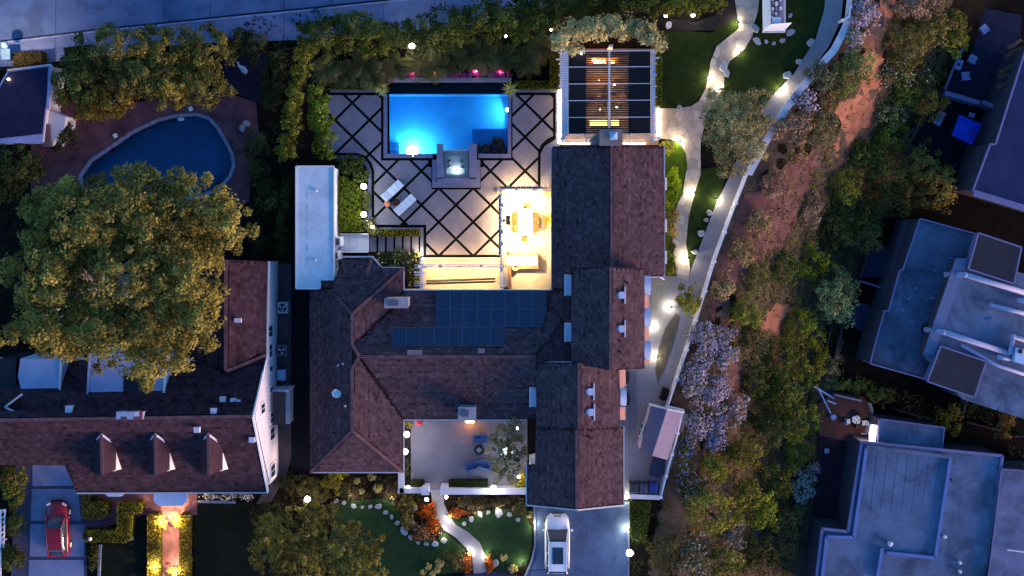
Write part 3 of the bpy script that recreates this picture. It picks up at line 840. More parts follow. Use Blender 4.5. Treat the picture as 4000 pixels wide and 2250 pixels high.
# kidney pool of the neighbour
kc = P(640, 620, -1.6)
kp = thing('kidney_pool', (kc.x, kc.y, -1.6), 'unlit kidney shaped pool in a brick deck under the big tree', 'pool')
pool_shell('basin', KIDNEY, -.12, 1.5, mat('deep_blue_plaster', (.055, .31, .45), .6, .2, .8), kp)
MB().prism(P2(KIDNEY, -.12), -.124, -.12, bottom=False).build('water', water_mat('night_water', (.45, .62, .8), ripple=.12), kp)
kout = grow(KIDNEY, 13)
A_, B_ = KIDNEY, kout; n_ = len(A_)
for i in range(n_):
    j = (i + 1) % n_; segs = max(1, int(math.dist(A_[i], A_[j]) / 30))
    for s_ in range(segs):
        u0, u1 = s_ / segs + .012, (s_ + 1) / segs - .012
        le = lambda p, q, u: (p[0] + (q[0] - p[0]) * u, p[1] + (q[1] - p[1]) * u)
        MB().prism(P2([le(A_[i], A_[j], u0), le(A_[i], A_[j], u1), le(B_[i], B_[j], u1), le(B_[i], B_[j], u0)], .05), -.15, .05).build('coping_stone', mat('kidney_coping', (.20, .19, .26), .8, .15, 1.5, fine=.1), kp)
MB().prism(P2([(693, 462), (716, 459), (720, 469), (699, 474)], -.05), -.4, -.05).build('pool_ledge', WHITE, kp)
for k, (x, y, l) in enumerate(((450, 530, 'white square skimmer lid on the brick deck by the long pool side'), (745, 425, 'white square skimmer lid on the brick deck at the pool tip'))):
    q = P(x, y, .05); tag(MB().box((q.x, q.y, .05), (.32, .32, .05), .4).build('skimmer_lid', WHITE), l, 'lid')

# ------------------------------------------------------------------ shingled roofs
def plane_fit(pts):
    A = np.array([tuple(p) for p in pts]); c = A.mean(0)
    u, s, vt = np.linalg.svd(A - c); n = vt[2]
    if n[2] < 0: n = -n
    return c, n
SHIN = {}
def shingle_roof(house, name, slopes, m, mdeck, n_single=300, sw=.25, sh=.20, seed=5, ridges=(), mridge=None):
    """slopes: list of polygons [(px, py, h), ...]; builds deck + shingles (single ones first) + ridge caps"""
    g = np.random.default_rng(seed)
    deck = MB()
    data = []
    for poly in slopes:
        c, n = plane_fit([P(a, b, h) for a, b, h in poly])
        W = []
        for a, b, h in poly:       # every corner on the slope's plane, along its line of sight
            A0, B0 = P(a, b, h), P(a, b, h + 1); d = np.array(B0 - A0); t0 = float(np.dot(c - np.array(A0), n) / np.dot(d, n)); W.append(A0 + Vector(d * t0))
        deck.face([p - Vector((0, 0, .02)) for p in W])
        u = np.cross([0, 0, 1.0], n); u = u / (np.linalg.norm(u) + 1e-9)
        v = np.cross(n, u)
        if v[2] > 0: v = -v; u = -u
        A = np.array([tuple(p) for p in W]) - c
        pu, pv = A @ u, A @ v
        pol = list(zip(pu, pv))
        rows = int((pv.max() - pv.min()) / sh) + 1; cols = int((pu.max() - pu.min()) / sw) + 2
        rr, kk = [q.ravel() for q in np.meshgrid(np.arange(rows), np.arange(cols), indexing='ij')]
        offr = (np.arange(rows) % 2) * .5 * sw + g.uniform(-.05, .05, rows); rowt = g.normal(size=rows) * .07
        a0 = pu.min() + kk * sw - offr[rr]; b0 = pv.min() + rr * sh
        w_, h_ = sw - .012, sh + .01; ok = np.ones(len(rr), bool)
        for (du, dv) in ((.03, .03), (.97, .03), (.97, .97), (.03, .97)): ok &= inside(pol, a0 + du * w_, b0 + dv * h_)
        tn = np.maximum(.35, 1 + rowt[rr] + g.normal(size=len(rr)) * .21)
        data += [(c, n, u, v, a0[i], a0[i] + w_, b0[i], b0[i] + h_, tn[i]) for i in np.nonzero(ok)[0]]
    roof = deck.build(name, mdeck, house)
    # the singles: those nearest the camera (highest up)
    order = sorted(range(len(data)), key=lambda i: -(data[i][0][2] + data[i][3][2] * (data[i][6])))
    single = set(order[:n_single])
    V, T = [], []
    def faces(d, org):
        c, n, u, v, a0, a1, b0, b1, t = d
        def q(a, b, z): return c + u * a + v * b + n * z - org
        return [q(a0, b0, .012), q(a1, b0, .012), q(a1, b1, .045), q(a0, b1, .045)], [q(a0, b1, .045), q(a1, b1, .045), q(a1, b1, .004), q(a0, b1, .004)]
    o0 = np.array(ORG[roof.name])
    for i, d in enumerate(data):
        if i in single: continue
        f1, f2 = faces(d, 0 * o0)
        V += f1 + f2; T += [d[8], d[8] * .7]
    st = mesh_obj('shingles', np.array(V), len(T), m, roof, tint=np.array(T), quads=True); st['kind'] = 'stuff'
    # alike single shingles share mesh data (per slope direction and tone step)
    cache = {}
    for i in single:
        d = data[i]; c, n, u, v, a0, a1, b0, b1, t = d
        tb = round(min(1.5, max(.5, t)) * 6) / 6
        key = (tuple(np.round(n, 3)), tb)
        loc = c + u * a0 + v * b0
        if key not in cache:
            me = bpy.data.meshes.new('shingle')
            w, h = sw - .012, sh + .01
            pts = [u * 0 + n * .012, u * w + n * .012, u * w + v * h + n * .045, v * h + n * .045, v * h + n * .004, u * w + v * h + n * .004]
            me.from_pydata([tuple(p) for p in pts], [], [(0, 1, 2, 3), (3, 2, 5, 4)]); me.update()
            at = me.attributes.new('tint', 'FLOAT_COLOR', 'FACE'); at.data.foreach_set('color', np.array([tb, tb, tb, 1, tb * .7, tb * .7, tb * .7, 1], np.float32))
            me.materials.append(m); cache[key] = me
        ob = bpy.data.objects.new('shingle', cache[key]); COL.objects.link(ob); ob.parent = roof; ob.location = loc - o0
    for (p, q) in ridges:
        A, B = P(*p), P(*q)
        nseg = max(1, int((B - A).length / .45))
        mb = MB()
        for s in range(nseg):
            a = A.lerp(B, s / nseg) + Vector((0, 0, .05 + .012 * (s % 2))); b = A.lerp(B, (s + .96) / nseg) + Vector((0, 0, .05 + .012 * (s % 2)))
            mb.bar(a, b, .24, .05, t=.85 + .4 * g.random())
        mb.build('ridge_cap', mridge or m, roof)
    return roof

def walls(house, name, poly, z1, m, z0=-.2):
    return MB().prism(P2(poly, z1), z0, z1).build(name, m, house)

def fascia(house, segs, m=None, w=.10, h=.16):
    for a, b in segs:
        MB().bar(P(*a), P(*b), w, h).build('fascia', m or TRIM, house)

SH_MAIN = mat('shingle_brown', (.078, .044, .049), .9, .22, 1.3, tint=True, fine=.12)
SH_DECK = mat('roof_deck', (.035, .018, .022), .95, .2, 2)
SH_CAP = mat('ridge_shingle', (.12, .062, .065), .9, .2, 3, tint=True)
SH_LEFT = mat('shingle_purple', (.042, .022, .030), .9, .25, 1.2, tint=True, fine=.15)
SH_LDECK = mat('roof_deck_left', (.018, .009, .012), .95, .2, 2)

# ------------------------------------------------------------------ the main house
mc = P(1900, 1400, 0)
house = thing('main_house', (mc.x, mc.y, 0), 'large white walled house with brown shingle roofs around a courtyard, solar panels on its roof', 'house')
E, R_ = 3.3, 5.3
# heights by block
slopes_low = [
    # north-east wing
    [(2390, 569, 5.6), (2390, 1090, 5.6), (2390, 1140, 5.6), (2155, 1133, 3.6), (2155, 572, 3.6)],
    [(2390, 569, 5.6), (2595, 571, 3.6), (2595, 1080, 3.6), (2390, 1085, 5.6)],
    # the valley under the middle wing down to the solar roof
    [(2155, 1133, 3.6), (2235, 1133, 4.2), (2235, 1420, 4.2), (2090, 1420, 5.0), (2090, 1393, 5.3)],
    # central range: north slope with the panels
    [(1375, 1345, 5.3), (1530, 1210, 3.89), (1577, 1133, 3.3), (2155, 1133, 3.3), (2215, 1240, 4.12), (2090, 1393, 5.3), (1405, 1393, 5.3)],
    # central range: south slope
    [(1405, 1393, 5.3), (2100, 1393, 5.3), (2100, 1640, 3.3), (1577, 1640, 3.3)],
    # west wing: west slope, east slopes, north and south hips
    [(1375, 1228, 5.3), (1375, 1682, 5.3), (1213, 1845, 3.3), (1210, 1130, 3.3), (1290, 1130, 4.26)],
    [(1377, 1228, 5.3), (1577, 1048, 3.3), (1577, 1133, 3.3), (1530, 1210, 3.85), (1377, 1345, 5.3)],
    [(1377, 1345, 5.3), (1405, 1393, 5.3), (1377, 1440, 5.3)],
    [(1377, 1425, 5.3), (1405, 1393, 5.02), (1577, 1640, 3.3), (1577, 1845, 3.3), (1377, 1682, 5.3)],
    [(1376, 1682, 5.3), (1575, 1845, 3.3), (1213, 1845, 3.3)],
    [(1376, 1228, 5.3), (1290, 1132, 4.2), (1300, 1108, 3.9), (1316, 1070, 3.6), (1340, 1004, 3.2), (1456, 1004, 3.2), (1490, 1046, 3.3), (1577, 1048, 3.3)],
]
slopes_mid = [
    [(2385, 1043, 7.4), (2385, 1448, 7.4), (2232, 1418, 5.8), (2232, 1047, 5.8)],
    [(2386, 1043, 7.4), (2518, 1047, 5.8), (2518, 1440, 5.8), (2386, 1448, 7.4)],
]
slopes_south = [
    [(2262, 1418, 6.6), (2262, 1680, 6.6), (2095, 1672, 4.8), (2095, 1414, 4.8)],
    [(2263, 1418, 6.6), (2420, 1418, 4.8), (2422, 1672, 4.8), (2263, 1680, 6.6)],
    [(2253, 1672, 6.2), (2253, 1990, 6.2), (2056, 1972, 4.0), (2056, 1815, 4.0), (2090, 1812, 4.3), (2093, 1670, 4.3)],
    [(2254, 1672, 6.2), (2437, 1668, 4.0), (2437, 1972, 4.0), (2254, 1990, 6.2)],
]
# solid walls below the eaves
walls(house, 'wall', [(2165, 578), (2585, 578), (2585, 1075), (2165, 1110)], 3.4, WHITE_W)
walls(house, 'wall', [(1228, 1140), (1565, 1140), (2150, 1140), (2150, 1420), (2060, 1630), (1565, 1630), (1565, 1835), (1228, 1835)], 3.1, WHITE_W)
walls(house, 'wall', [(1350, 1012), (1450, 1012), (1480, 1052), (1566, 1056), (1566, 1150), (1300, 1150)], 3.05, WHITE_W)
walls(house, 'wall', [(2240, 1056), (2510, 1056), (2510, 1430), (2240, 1430)], 5.65, WHITE_W)
walls(house, 'wall', [(2104, 1424), (2412, 1424), (2424, 1960), (2070, 1960), (2070, 1820), (2104, 1810)], 3.95, WHITE_W)
# gable ends
def gable(a, b, c):
    MB().face([P(*a), P(*b), P(*c)]).build('gable', WHITE_W, house)
for (l, t, r) in (((2163, 578, 3.4), (2390, 576, 5.45), (2587, 578, 3.4)), ((2240, 1052, 5.6), (2385, 1049, 7.25), (2510, 1052, 5.6)), ((2240, 1424, 5.6), (2385, 1440, 7.25), (2510, 1430, 5.6)), ((2064, 1964, 3.9), (2253, 1978, 6.0), (2430, 1964, 3.9))):
    gable(l, t, r)
roof1 = shingle_roof(house, 'roof', slopes_low, SH_MAIN, SH_DECK, 90, seed=11, mridge=SH_CAP,
    ridges=[((1405, 1393, 5.32), (2095, 1393, 5.32)), ((1376, 1228, 5.32), (1376, 1345, 5.32)), ((1376, 1440, 5.32), (1376, 1682, 5.32)), ((1376, 1345, 5.32), (1405, 1393, 5.32)), ((1405, 1393, 5.32), (1376, 1440, 5.32)),
            ((1376, 1228, 5.32), (1577, 1048, 3.32)), ((1376, 1228, 5.32), (1288, 1130, 4.1)), ((1376, 1682, 5.32), (1575, 1845, 3.32)), ((1376, 1682, 5.32), (1213, 1845, 3.32)), ((2390, 569, 5.62), (2390, 1045, 5.62)), ((1336, 1010, 3.3), (1350, 1068, 3.75)), ((1454, 1008, 3.3), (1434, 1068, 3.75))])
roof2 = shingle_roof(house, 'roof', slopes_mid, SH_MAIN, SH_DECK, 110, seed=12, mridge=SH_CAP, ridges=[((2385.5, 1043, 7.42), (2385.5, 1448, 7.42))])
roof3 = shingle_roof(house, 'roof', slopes_south, SH_MAIN, SH_DECK, 100, seed=13, mridge=SH_CAP, ridges=[((2262, 1418, 6.62), (2262, 1676, 6.62)), ((2253.5, 1678, 6.22), (2253.5, 1990, 6.22))])
fascia(house, [((1577, 1133, 3.28), (2155, 1133, 3.28)), ((1577, 1046, 3.28), (1577, 1133, 3.28)), ((1577, 1640, 3.25), (2058, 1640, 3.25)), ((1577, 1640, 3.25), (1577, 1845, 3.25)), ((1213, 1845, 3.25), (1577, 1845, 3.25)), ((2155, 572, 3.55), (2155, 1133, 3.55)), ((2595, 571, 3.55), (2595, 1080, 3.55)), ((2056, 1815, 3.95), (2056, 1972, 3.95)), ((2437, 1668, 3.95), (2437, 1972, 3.95)),
              ((2056, 1973, 3.98), (2253, 1992, 6.18)), ((2253, 1992, 6.18), (2437, 1973, 3.98)), ((1338, 1003, 3.2), (1456, 1003, 3.2)), ((1456, 1003, 3.2), (1490, 1045, 3.25)), ((1490, 1045, 3.25), (1577, 1046, 3.25)), ((2095, 1414, 4.78), (2232, 1414, 4.78))])
# shed dormers: pale flat dormer tops on the left side and blue hoods on the right side of the middle wing
BLUEHOOD = mat('blue_copper', (.16, .24, .42), .55, .25, 2.5)
BAYTOP = mat('pale_metal', (.34, .40, .52), .55, .15, 2)
for (x0, x1, y0, y1, z) in ((2208, 2232, 1075, 1155, 5.2), (2208, 2234, 1264, 1335, 5.2), (2071, 2095, 1512, 1590, 4.4)):
    MB().prism(P2([(x0, y0), (x1, y0 + 2), (x1, y1), (x0, y1 - 2)], z), z - 1.4, z).build('bay', BAYTOP, house)
    MB().bar(P(x0 - 1, y0, z), P(x0 - 1, y1, z), .08, .1).build('bay_trim', WHITE, house)
for (x0, x1, y0, y1, z) in ((2515, 2541, 1077, 1152, 5.1), (2515, 2541, 1204, 1280, 5.1), (2515, 2541, 1330, 1405, 5.1), (2424, 2446, 1515, 1585, 4.2)):
    mb = MB()
    ym = (y0 + y1) / 2
    prev = None
    for k in range(9):      # a curved hood
        s = k / 8; yy = y0 + (y1 - y0) * s; zz = z + .28 * math.sin(math.pi * s)
        cur = (P(x0, yy, zz + .25), P(x1 + 2 * math.sin(math.pi * s), yy, zz))
        if prev: mb.face([prev[0], prev[1], cur[1], cur[0]])
        prev = cur
    mb.build('window_hood', BLUEHOOD, house, smooth=True)
    MB().prism(P2([(x0, y0 + 6), (x1 - 4, y0 + 6), (x1 - 4, y1 - 6), (x0, y1 - 6)], z - .06), z - 2.2, z - .06).build('bay', WHITE_W, house)
for (y0, y1) in ((1152, 1204), (1280, 1330), (1405, 1424)):
    MB().face([P(2516, y0, 5.75), P(2534, y0, 5.35), P(2534, y1, 5.35), P(2516, y1, 5.75)]).build('eave_strip', mat('copper_eave', (.30, .15, .12), .7, .2, 3), house)
MB().face([P(2420, 1428, 4.85), P(2444, 1428, 4.3), P(2444, 1510, 4.3), P(2420, 1510, 4.85)]).build('eave_strip', MATS['copper_eave'], house)
MB().face([P(2422, 1590, 4.85), P(2443, 1590, 4.3), P(2443, 1640, 4.3), P(2422, 1640, 4.85)]).build('eave_strip', MATS['copper_eave'], house)
# chimneys
def chimney(x0, x1, y0, y1, z, zb, m, flue=True):
    ch = MB().prism(P2([(x0, y0), (x1, y0), (x1, y1), (x0, y1)], z), zb, z - .14).build('chimney', m, house)
    MB().prism(P2([(x0 - 3, y0 - 3), (x1 + 3, y0 - 3), (x1 + 3, y1 + 3), (x0 - 3, y1 + 3)], z), z - .14, z).build('chimney_cap', m, ch)
    if flue:
        MB().prism(P2([(x0 + (x1 - x0) * .14, y0 + (y1 - y0) * .22), (x1 - (x1 - x0) * .42, y0 + (y1 - y0) * .22), (x1 - (x1 - x0) * .42, y1 - (y1 - y0) * .22), (x0 + (x1 - x0) * .14, y1 - (y1 - y0) * .22)], z + .1), z - .05, z + .1).build('flue', mat('flue', (.07, .08, .12), .7, .2, 4), ch)
    return ch
STUCCO = mat('chimney_stucco', (.30, .25, .27), .85, .15, 2, fine=.1)
chimney(1504, 1592, 1168, 1201, 5.8, 3.2, STUCCO)
chimney(1792, 1857, 1594, 1637, 5.4, 2.8, STUCCO)
ch = chimney(2345, 2428, 508, 566, 6.2, 3, mat('chimney_brown', (.20, .15, .14), .9, .25, 2, fine=.2), False)
MB().prism(P2([(2310, 540), (2346, 512), (2346, 566), (2312, 566)], 5.2), 3, 5.2).build('chimney_shoulder', MATS['chimney_brown'], ch)
sk = MB(); q = P2([(2380, 514), (2412, 514), (2412, 546), (2380, 546)], 6.3); top = P(2397, 531, 6.55)
for i in range(4): sk.face([q[i], q[(i + 1) % 4], top])
sk.build('chimney_lid', mat('blue_zinc', (.22, .34, .50), .35, .15, 3), ch)
# roof vents, pipes, dish
VENT = mat('vent_metal', (.52, .50, .58), .5, .1, 3)
for k, (x, y, z) in enumerate(((2428, 1153, 6.9), (2428, 1284, 6.9), (2306, 1530, 6.1), (2308, 1610, 6.1))):
    v = MB().box(P(x, y, z + .18), (.36, .5, .30)); b = v.build('roof_vent', VENT, house)
    MB().box(P(x + 14, y, z + .02), (.10, 1.25, .14)).build('flashing', VENT, b)
    MB().face([P(x - 18, y - 6, z + .3), P(x - 9, y - 12, z + .36), P(x - 9, y + 12, z + .36), P(x - 18, y + 6, z + .3)]).build('vent_hood', VENT, b)
for (x, y, z) in ((2452, 1106, 6.7), (2425, 1332, 7.0), (2424, 1375, 7.0), (2308, 1683, 6.0), (2306, 1713, 6.0), (2320, 1397, 6.9), (1322, 1426, 4.7), (1350, 1585, 5.2), (1340, 1420, 4.9)):
    c = P(x, y, z); MB().tube([(c.x, c.y, z - .3), (c.x, c.y, z + .28)], .07, 8).build('vent_pipe', BLACK if x > 2000 else VENT, house)
for (x, y, z) in ((1620, 1376, 5.35), (1880, 1370, 5.35)):
    MB().box(P(x, y, z), (1.1 if x < 1700 else .5, .35, .3)).build('attic_vent', mat('attic_vent', (.16, .13, .15), .8, .2, 3), house)
# downstairs bits: balcony canopy and bays facing the pool court
MB().box(P(2478, 1030, 3.9), (.5, .4, .5)).build('attic_vent', BLUEHOOD, house)
MB().bar(P(2540, 1082, 3.3), P(2592, 1082, 3.3), .1, .12).build('gutter', WHITE, house)
MB().bar(P(2575, 1082, 3.3), P(2594, 1092, .4), .07, .07).build('downpipe', WHITE, house)
for (x, y) in ((2452, 1475), (2453, 1560)):
    c = P(x, y, 0); MB().prism(P2([(x - 8, y - 25), (x + 4, y - 22), (x + 8, y), (x + 4, y + 22), (x - 8, y + 25)], 1.0), 0, 1.0).build('window_well', BLACK, house)
# windows of the walls that face the lit terraces (seen from a step to the side)
def wall_window(x0, y0, x1, y1, z0, z1, nx, ny, par=None, glass=GLASS_D):
    """window on a vertical wall between two plan pixels; (nx, ny) outward normal in world"""
    a, b = P(x0, y0, 0), P(x1, y1, 0); n = Vector((nx, ny, 0))
    mid = (a + b) / 2; L = (b - a).length; ang = math.atan2(b.y - a.y, b.x - a.x)
    w = MB().box((mid.x + n.x * .03, mid.y + n.y * .03, (z0 + z1) / 2), (L + .16, .08, z1 - z0 + .16), ang).build('window', WHITE, par or house)
    MB().box((mid.x + n.x * .075, mid.y + n.y * .075, (z0 + z1) / 2), (L, .03, z1 - z0), ang).build('pane', glass, w)
for (xa, xb) in ((1700, 1740), (1770, 1830), (1860, 1920), (1960, 2010), (2060, 2110)):
    wall_window(xa, 1141, xb, 1141, .3, 2.3, 0, 1)
for (ya, yb) in ((800, 850), (900, 950), (640, 690)):
    wall_window(2164, ya, 2164, yb, .3, 2.3, -1, 0)
for (ya, yb) in ((700, 740), (860, 900), (980, 1020)):
    wall_window(2586, ya, 2586, yb, .9, 2.3, 1, 0)
# solar panels: 24 modules on rails
PV = mat('solar_cell', (.004, .010, .030), .25, .2, 3, spec=.5)
PVF = mat('solar_frame', (.09, .12, .18), .4, .1, 3, metal=.6)
pa = P(1850, 1240, 4.4)
array = thing('solar_array', (pa.x, pa.y, 4.2), 'array of dark blue solar panels on the brown roof above the patio', 'solar panels')
def roof_h(y): return float(np.interp(y, [1133, 1393], [3.3, 5.3]))
def panel(x0, x1, y0, y1):
    def Q(x, y, d): return P(x, y, roof_h(y) + d)
    pn = MB(); cs = [Q(x0, y0, .16), Q(x1, y0, .16), Q(x1, y1, .16), Q(x0, y1, .16)]; dn = [p - Vector((0, 0, .05)) for p in cs]
    pn.face(cs[::-1])
    for i in range(4): pn.face([cs[i], cs[(i + 1) % 4], dn[(i + 1) % 4], dn[i]][::-1])
    o = pn.build('solar_panel', PVF, array)
    cell = MB(); nx, ny = 6, 10
    for i in range(nx):
        for j in range(ny):
            a, b = x0 + 1.1 + (x1 - x0 - 2.2) * (i + .06) / nx, x0 + 1.1 + (x1 - x0 - 2.2) * (i + .94) / nx
            c, d = y0 + 1.1 + (y1 - y0 - 2.2) * (j + .07) / ny, y0 + 1.1 + (y1 - y0 - 2.2) * (j + .93) / ny
            cell.face([Q(a, d, .166), Q(b, d, .166), Q(b, c, .166), Q(a, c, .166)])
    cl = cell.build('cells', PV, o); cl['kind'] = 'stuff'
for i in range(8):
    for j in range(2):
        panel(1705 + i * 53.7, 1705 + i * 53.7 + 52.7, 1135 + j * 71.5, 1135 + j * 71.5 + 70.5)
    panel(1533 + i * 54.7, 1533 + i * 54.7 + 53.7, 1279, 1351)
# satellite dish
c = P(1315, 1538, 4.6)
dish = thing('satellite_dish', (c.x, c.y, 4.3), 'pale satellite dish on the dark west roof slope', 'satellite dish')
mb = MB(); mb.lathe((0, 0, 0), [(.02, 0), (.18, .02), (.30, .07), (.36, .12), (.35, .13), (.29, .085), (.17, .035), (.02, .015)], 18)
Mx = Matrix.Rotation(math.radians(-35), 3, 'X') @ Matrix.Rotation(math.radians(15), 3, 'Y')
mb.v = [tuple(Mx @ Vector(v) + Vector((c.x, c.y, 4.85))) for v in mb.v]; mb.build('reflector', WHITE, dish, smooth=True)
MB().tube([(c.x, c.y, 4.2), (c.x, c.y, 4.85)], .03, 6).build('mast', VENT, dish)
MB().tube([(c.x, c.y, 4.8), (c.x - .05, c.y + .35, 5.15)], .018, 6).build('feed_arm', VENT, dish)
MB().box((c.x - .05, c.y + .37, 5.16), (.10, .12, .10)).build('feed_horn', WHITE, dish)

# ------------------------------------------------------------------ flat white pool house
c = P(1235, 890, 0)
ph = thing('pool_house', (c.x, c.y, 0), 'long narrow pool house with a flat pale roof between the hedges and the brown roofs', 'pool house')
PHR = [(1157, 650), (1304, 650), (1304, 1092), (1250, 1092), (1250, 1127), (1157, 1127)]
MB().prism(P2(grow(PHR, -6), 3.5), -.1, 3.5).build('wall', WHITE_W, ph)
FLAT = mat('flat_roof_white', (.56, .61, .65), .75, .12, .8, fine=.05, stain=.14)
MB().prism(P2(PHR, 3.62), 3.45, 3.62).build('roof', FLAT, ph)
for i in range(len(PHR)):
    a, b = PHR[i], PHR[(i + 1) % len(PHR)]
    MB().bar(P(*a, 3.66), P(*b, 3.66), .12, .14).build('parapet', WHITE, ph)
for (x, y) in ((1236, 745), (1232, 1016)):
    q = P(x, y, 3.62); MB().lathe(q, [(.1, 0), (.1, .12), (.14, .16), (.05, .24)], 10).build('roof_vent', WHITE, ph)
for k in range(6):
    MB().box(P(1200, 760 + k * 52, 3.63), (.10, .35 + .1 * (k % 3), .012)).build('seam', mat('seam_grey', (.40, .45, .50), .8, .3, 4), ph)
MB().prism(P2([(1252, 1094), (1302, 1094), (1302, 1124), (1252, 1124)], 3.2), 0, 3.2).build('chimney', brick_mat('red_brick', (.25, .09, .08), (.18, .07, .07), (.2, .16, .16)), ph)
# bays with skylight windows towards the stairs
for (x0, x1, y0, y1) in ((1306, 1330, 923, 967), (1306, 1322, 978, 1019)):
    b = MB().prism(P2([(x0, y0), (x1, y0 + 4), (x1, y1 - 4), (x0, y1)], 2.3), 0, 2.3).build('bay', WHITE, ph)
    MB().prism(P2([(x0 + 4, y0 + 9), (x1 - 5, y0 + 10), (x1 - 5, y1 - 10), (x0 + 4, y1 - 9)], 2.33), 2.29, 2.33).build('window_pane', GLASS_D, b)
# bridge landing beside the stepping slabs
c = P(1383, 950, 0)
br = thing('entry_ramp', (c.x, c.y, 0), 'pale boarded ramp with low white sides leading to the pool house', 'ramp')
for k in range(11):
    x0 = 1328 + k * 10.3
    MB().prism(P2([(x0, 917), (x0 + 9.9, 917), (x0 + 9.9, 981), (x0, 981)], .34), .2, .34).build('deck_board', mat('pale_board', (.50, .53, .60), .7, .08, 2, obj_rand=.05), br)
for y in (914, 984):
    MB().bar(P(1326, y, .42), P(1440, y, .42), .09, .34).build('side_kerb', WHITE, br)
MB().prism(P2([(1328, 917), (1440, 917), (1440, 981), (1328, 981)], .2), 0, .19).build('base', WHITE_W, br)

# ------------------------------------------------------------------ dining terrace trellis with lanterns
TR = mat('trellis_white', (.66, .64, .68), .55, .06, 3)
c = P(1955, 950, 0)
trellis = thing('trellis', (c.x, c.y, 0), 'slim white rail trellis on posts framing the lit dining terrace', 'trellis')
TZ = 2.7
for (a, b) in (((1943, 737), (2155, 737)), ((1943, 744), (2155, 744)), ((1956, 735), (1956, 1132)), ((1965, 735), (1965, 1132)), ((1645, 1034), (1968, 1034)), ((1645, 1042), (1968, 1042)), ((1641, 1000), (1641, 1132)), ((1650, 1000), (1650, 1132))):
    MB().bar(P(*a, TZ), P(*b, TZ), .07, .11).build('rail', TR, trellis)
for y in list(range(758, 1010, 17)) + [1020, 1060, 1098]:
    MB().bar(P(1941 + (y % 3) * 2, y, TZ + .09), P(1984 - (y % 4) * 2, y, TZ + .09), .03, .05).build('cross_slat', TR, trellis)
for x in list(range(1690, 1960, 24)):
    MB().bar(P(x, 1018 + (x % 3) * 2, TZ + .09), P(x, 1060 - (x % 4) * 2, TZ + .09), .03, .05).build('cross_slat', TR, trellis)
for x in list(range(1990, 2150, 22)):
    MB().bar(P(x, 722, TZ + .09), P(x, 760, TZ + .09), .03, .05).build('cross_slat', TR, trellis)
for y in (1036, 1046, 1065, 1074, 1108, 1116):
    MB().bar(P(1618, y, TZ + .09), P(1666, y, TZ + .09), .07, .06).build('cross_slat', TR, trellis)
for (x, y) in ((1960, 740), (1960, 862), (1960, 1038), (1802, 1038), (1645, 1038), (2087, 740), (1962, 1125)):
    q = P(x, y, 0); w = MB().box((q.x, q.y, TZ / 2), (.12, .12, TZ)).build('post', TR, trellis)
MB().prism(P2([(1941, 733), (1955, 733), (1955, 759), (1941, 759)], 1.0), 0, 1.0).build('pier', mat('pier_brown', (.25, .18, .10), .8, .2, 3), trellis)
proto = None
LANT = [(1962, 801, 'first lantern below the corner on the trellis side rail'), (1962, 905, 'lantern on the trellis side rail beside the box heater'), (1962, 952, 'lantern on the trellis side rail near the counter'),
        (2018, 740, 'lantern on the trellis end rail over the table side'), (2088, 740, 'lantern on the trellis end rail near the spiky plant'), (1720, 1041, 'lantern on the trellis front rail above the steps end'), (1880, 1041, 'lantern on the trellis front rail near the corner')]
def lantern_lamp(x, y, label, en):
    q = P(x, y, TZ)
    t = thing('lantern', (q.x, q.y, TZ - .35), 'small boxy ' + label, 'lantern', 'lanterns on the terrace trellis')
    MB().box((q.x, q.y, TZ - .06), (.22, .22, .06)).build('cap', mat('lantern_metal', (.25, .22, .2), .5, .1, 3), t)
    MB().box((q.x, q.y, TZ - .20), (.13, .13, .18)).build('glass', LIT_W, t)
    for sx in (-1, 1):
        for sy in (-1, 1):
            MB().box((q.x + sx * .085, q.y + sy * .085, TZ - .2), (.025, .025, .26)).build('bar', MATS['lantern_metal'], t)
    MB().box((q.x, q.y, TZ - .335), (.2, .2, .03)).build('base', MATS['lantern_metal'], t)
    dx, dy = (1.1 if x > 1950 and y > 745 else 0), (-1.1 if y < 745 else -.5 if y > 1030 else 0)
    spot('lantern_light', (q.x + dx * .25, q.y + dy * .25, TZ - .4), (q.x + dx, q.y + dy, 0), en, (1.0, .64, .23), 140, 1.0, .10, t)
    point('lantern_spill', (q.x, q.y, TZ - .5), 120, (1.0, .66, .30), .10, t)
for x, y, l in LANT: lantern_lamp(x, y, l, 620 if x > 1950 else 620)
# small pendants and their cables, added to brighten the table and counter
for (x, y, l) in ((2052, 812, 'small dome pendant added to light the upper end of the dining table'), (2052, 925, 'small dome pendant added to light the lower end of the dining table'), (2045, 1018, 'small dome pendant added to light the outdoor counter')):
    q = P(x, y, 2.75)
    t = thing('added_pendant', (q.x, q.y, 2.4), l, 'lamp', 'pendants added over the terrace')
    MB().lathe((q.x, q.y, 2.45), [(.09, 0), (.08, .04), (.05, .08), (.02, .1)], 14).build('shade', BLACK, t, smooth=True)
    MB().ball((q.x, q.y, 2.43), .06, 10, 6).build('bulb', LIT_W, t)
    MB().tube([P(1965, y, 2.78), P(2155, y, 2.9)], .008, 5).build('cable', BLACK, t)
    spot('added_pendant_light', (q.x, q.y, 2.33), (q.x, q.y, 0), 1150, (1.0, .74, .36), 140, .9, .08, t)

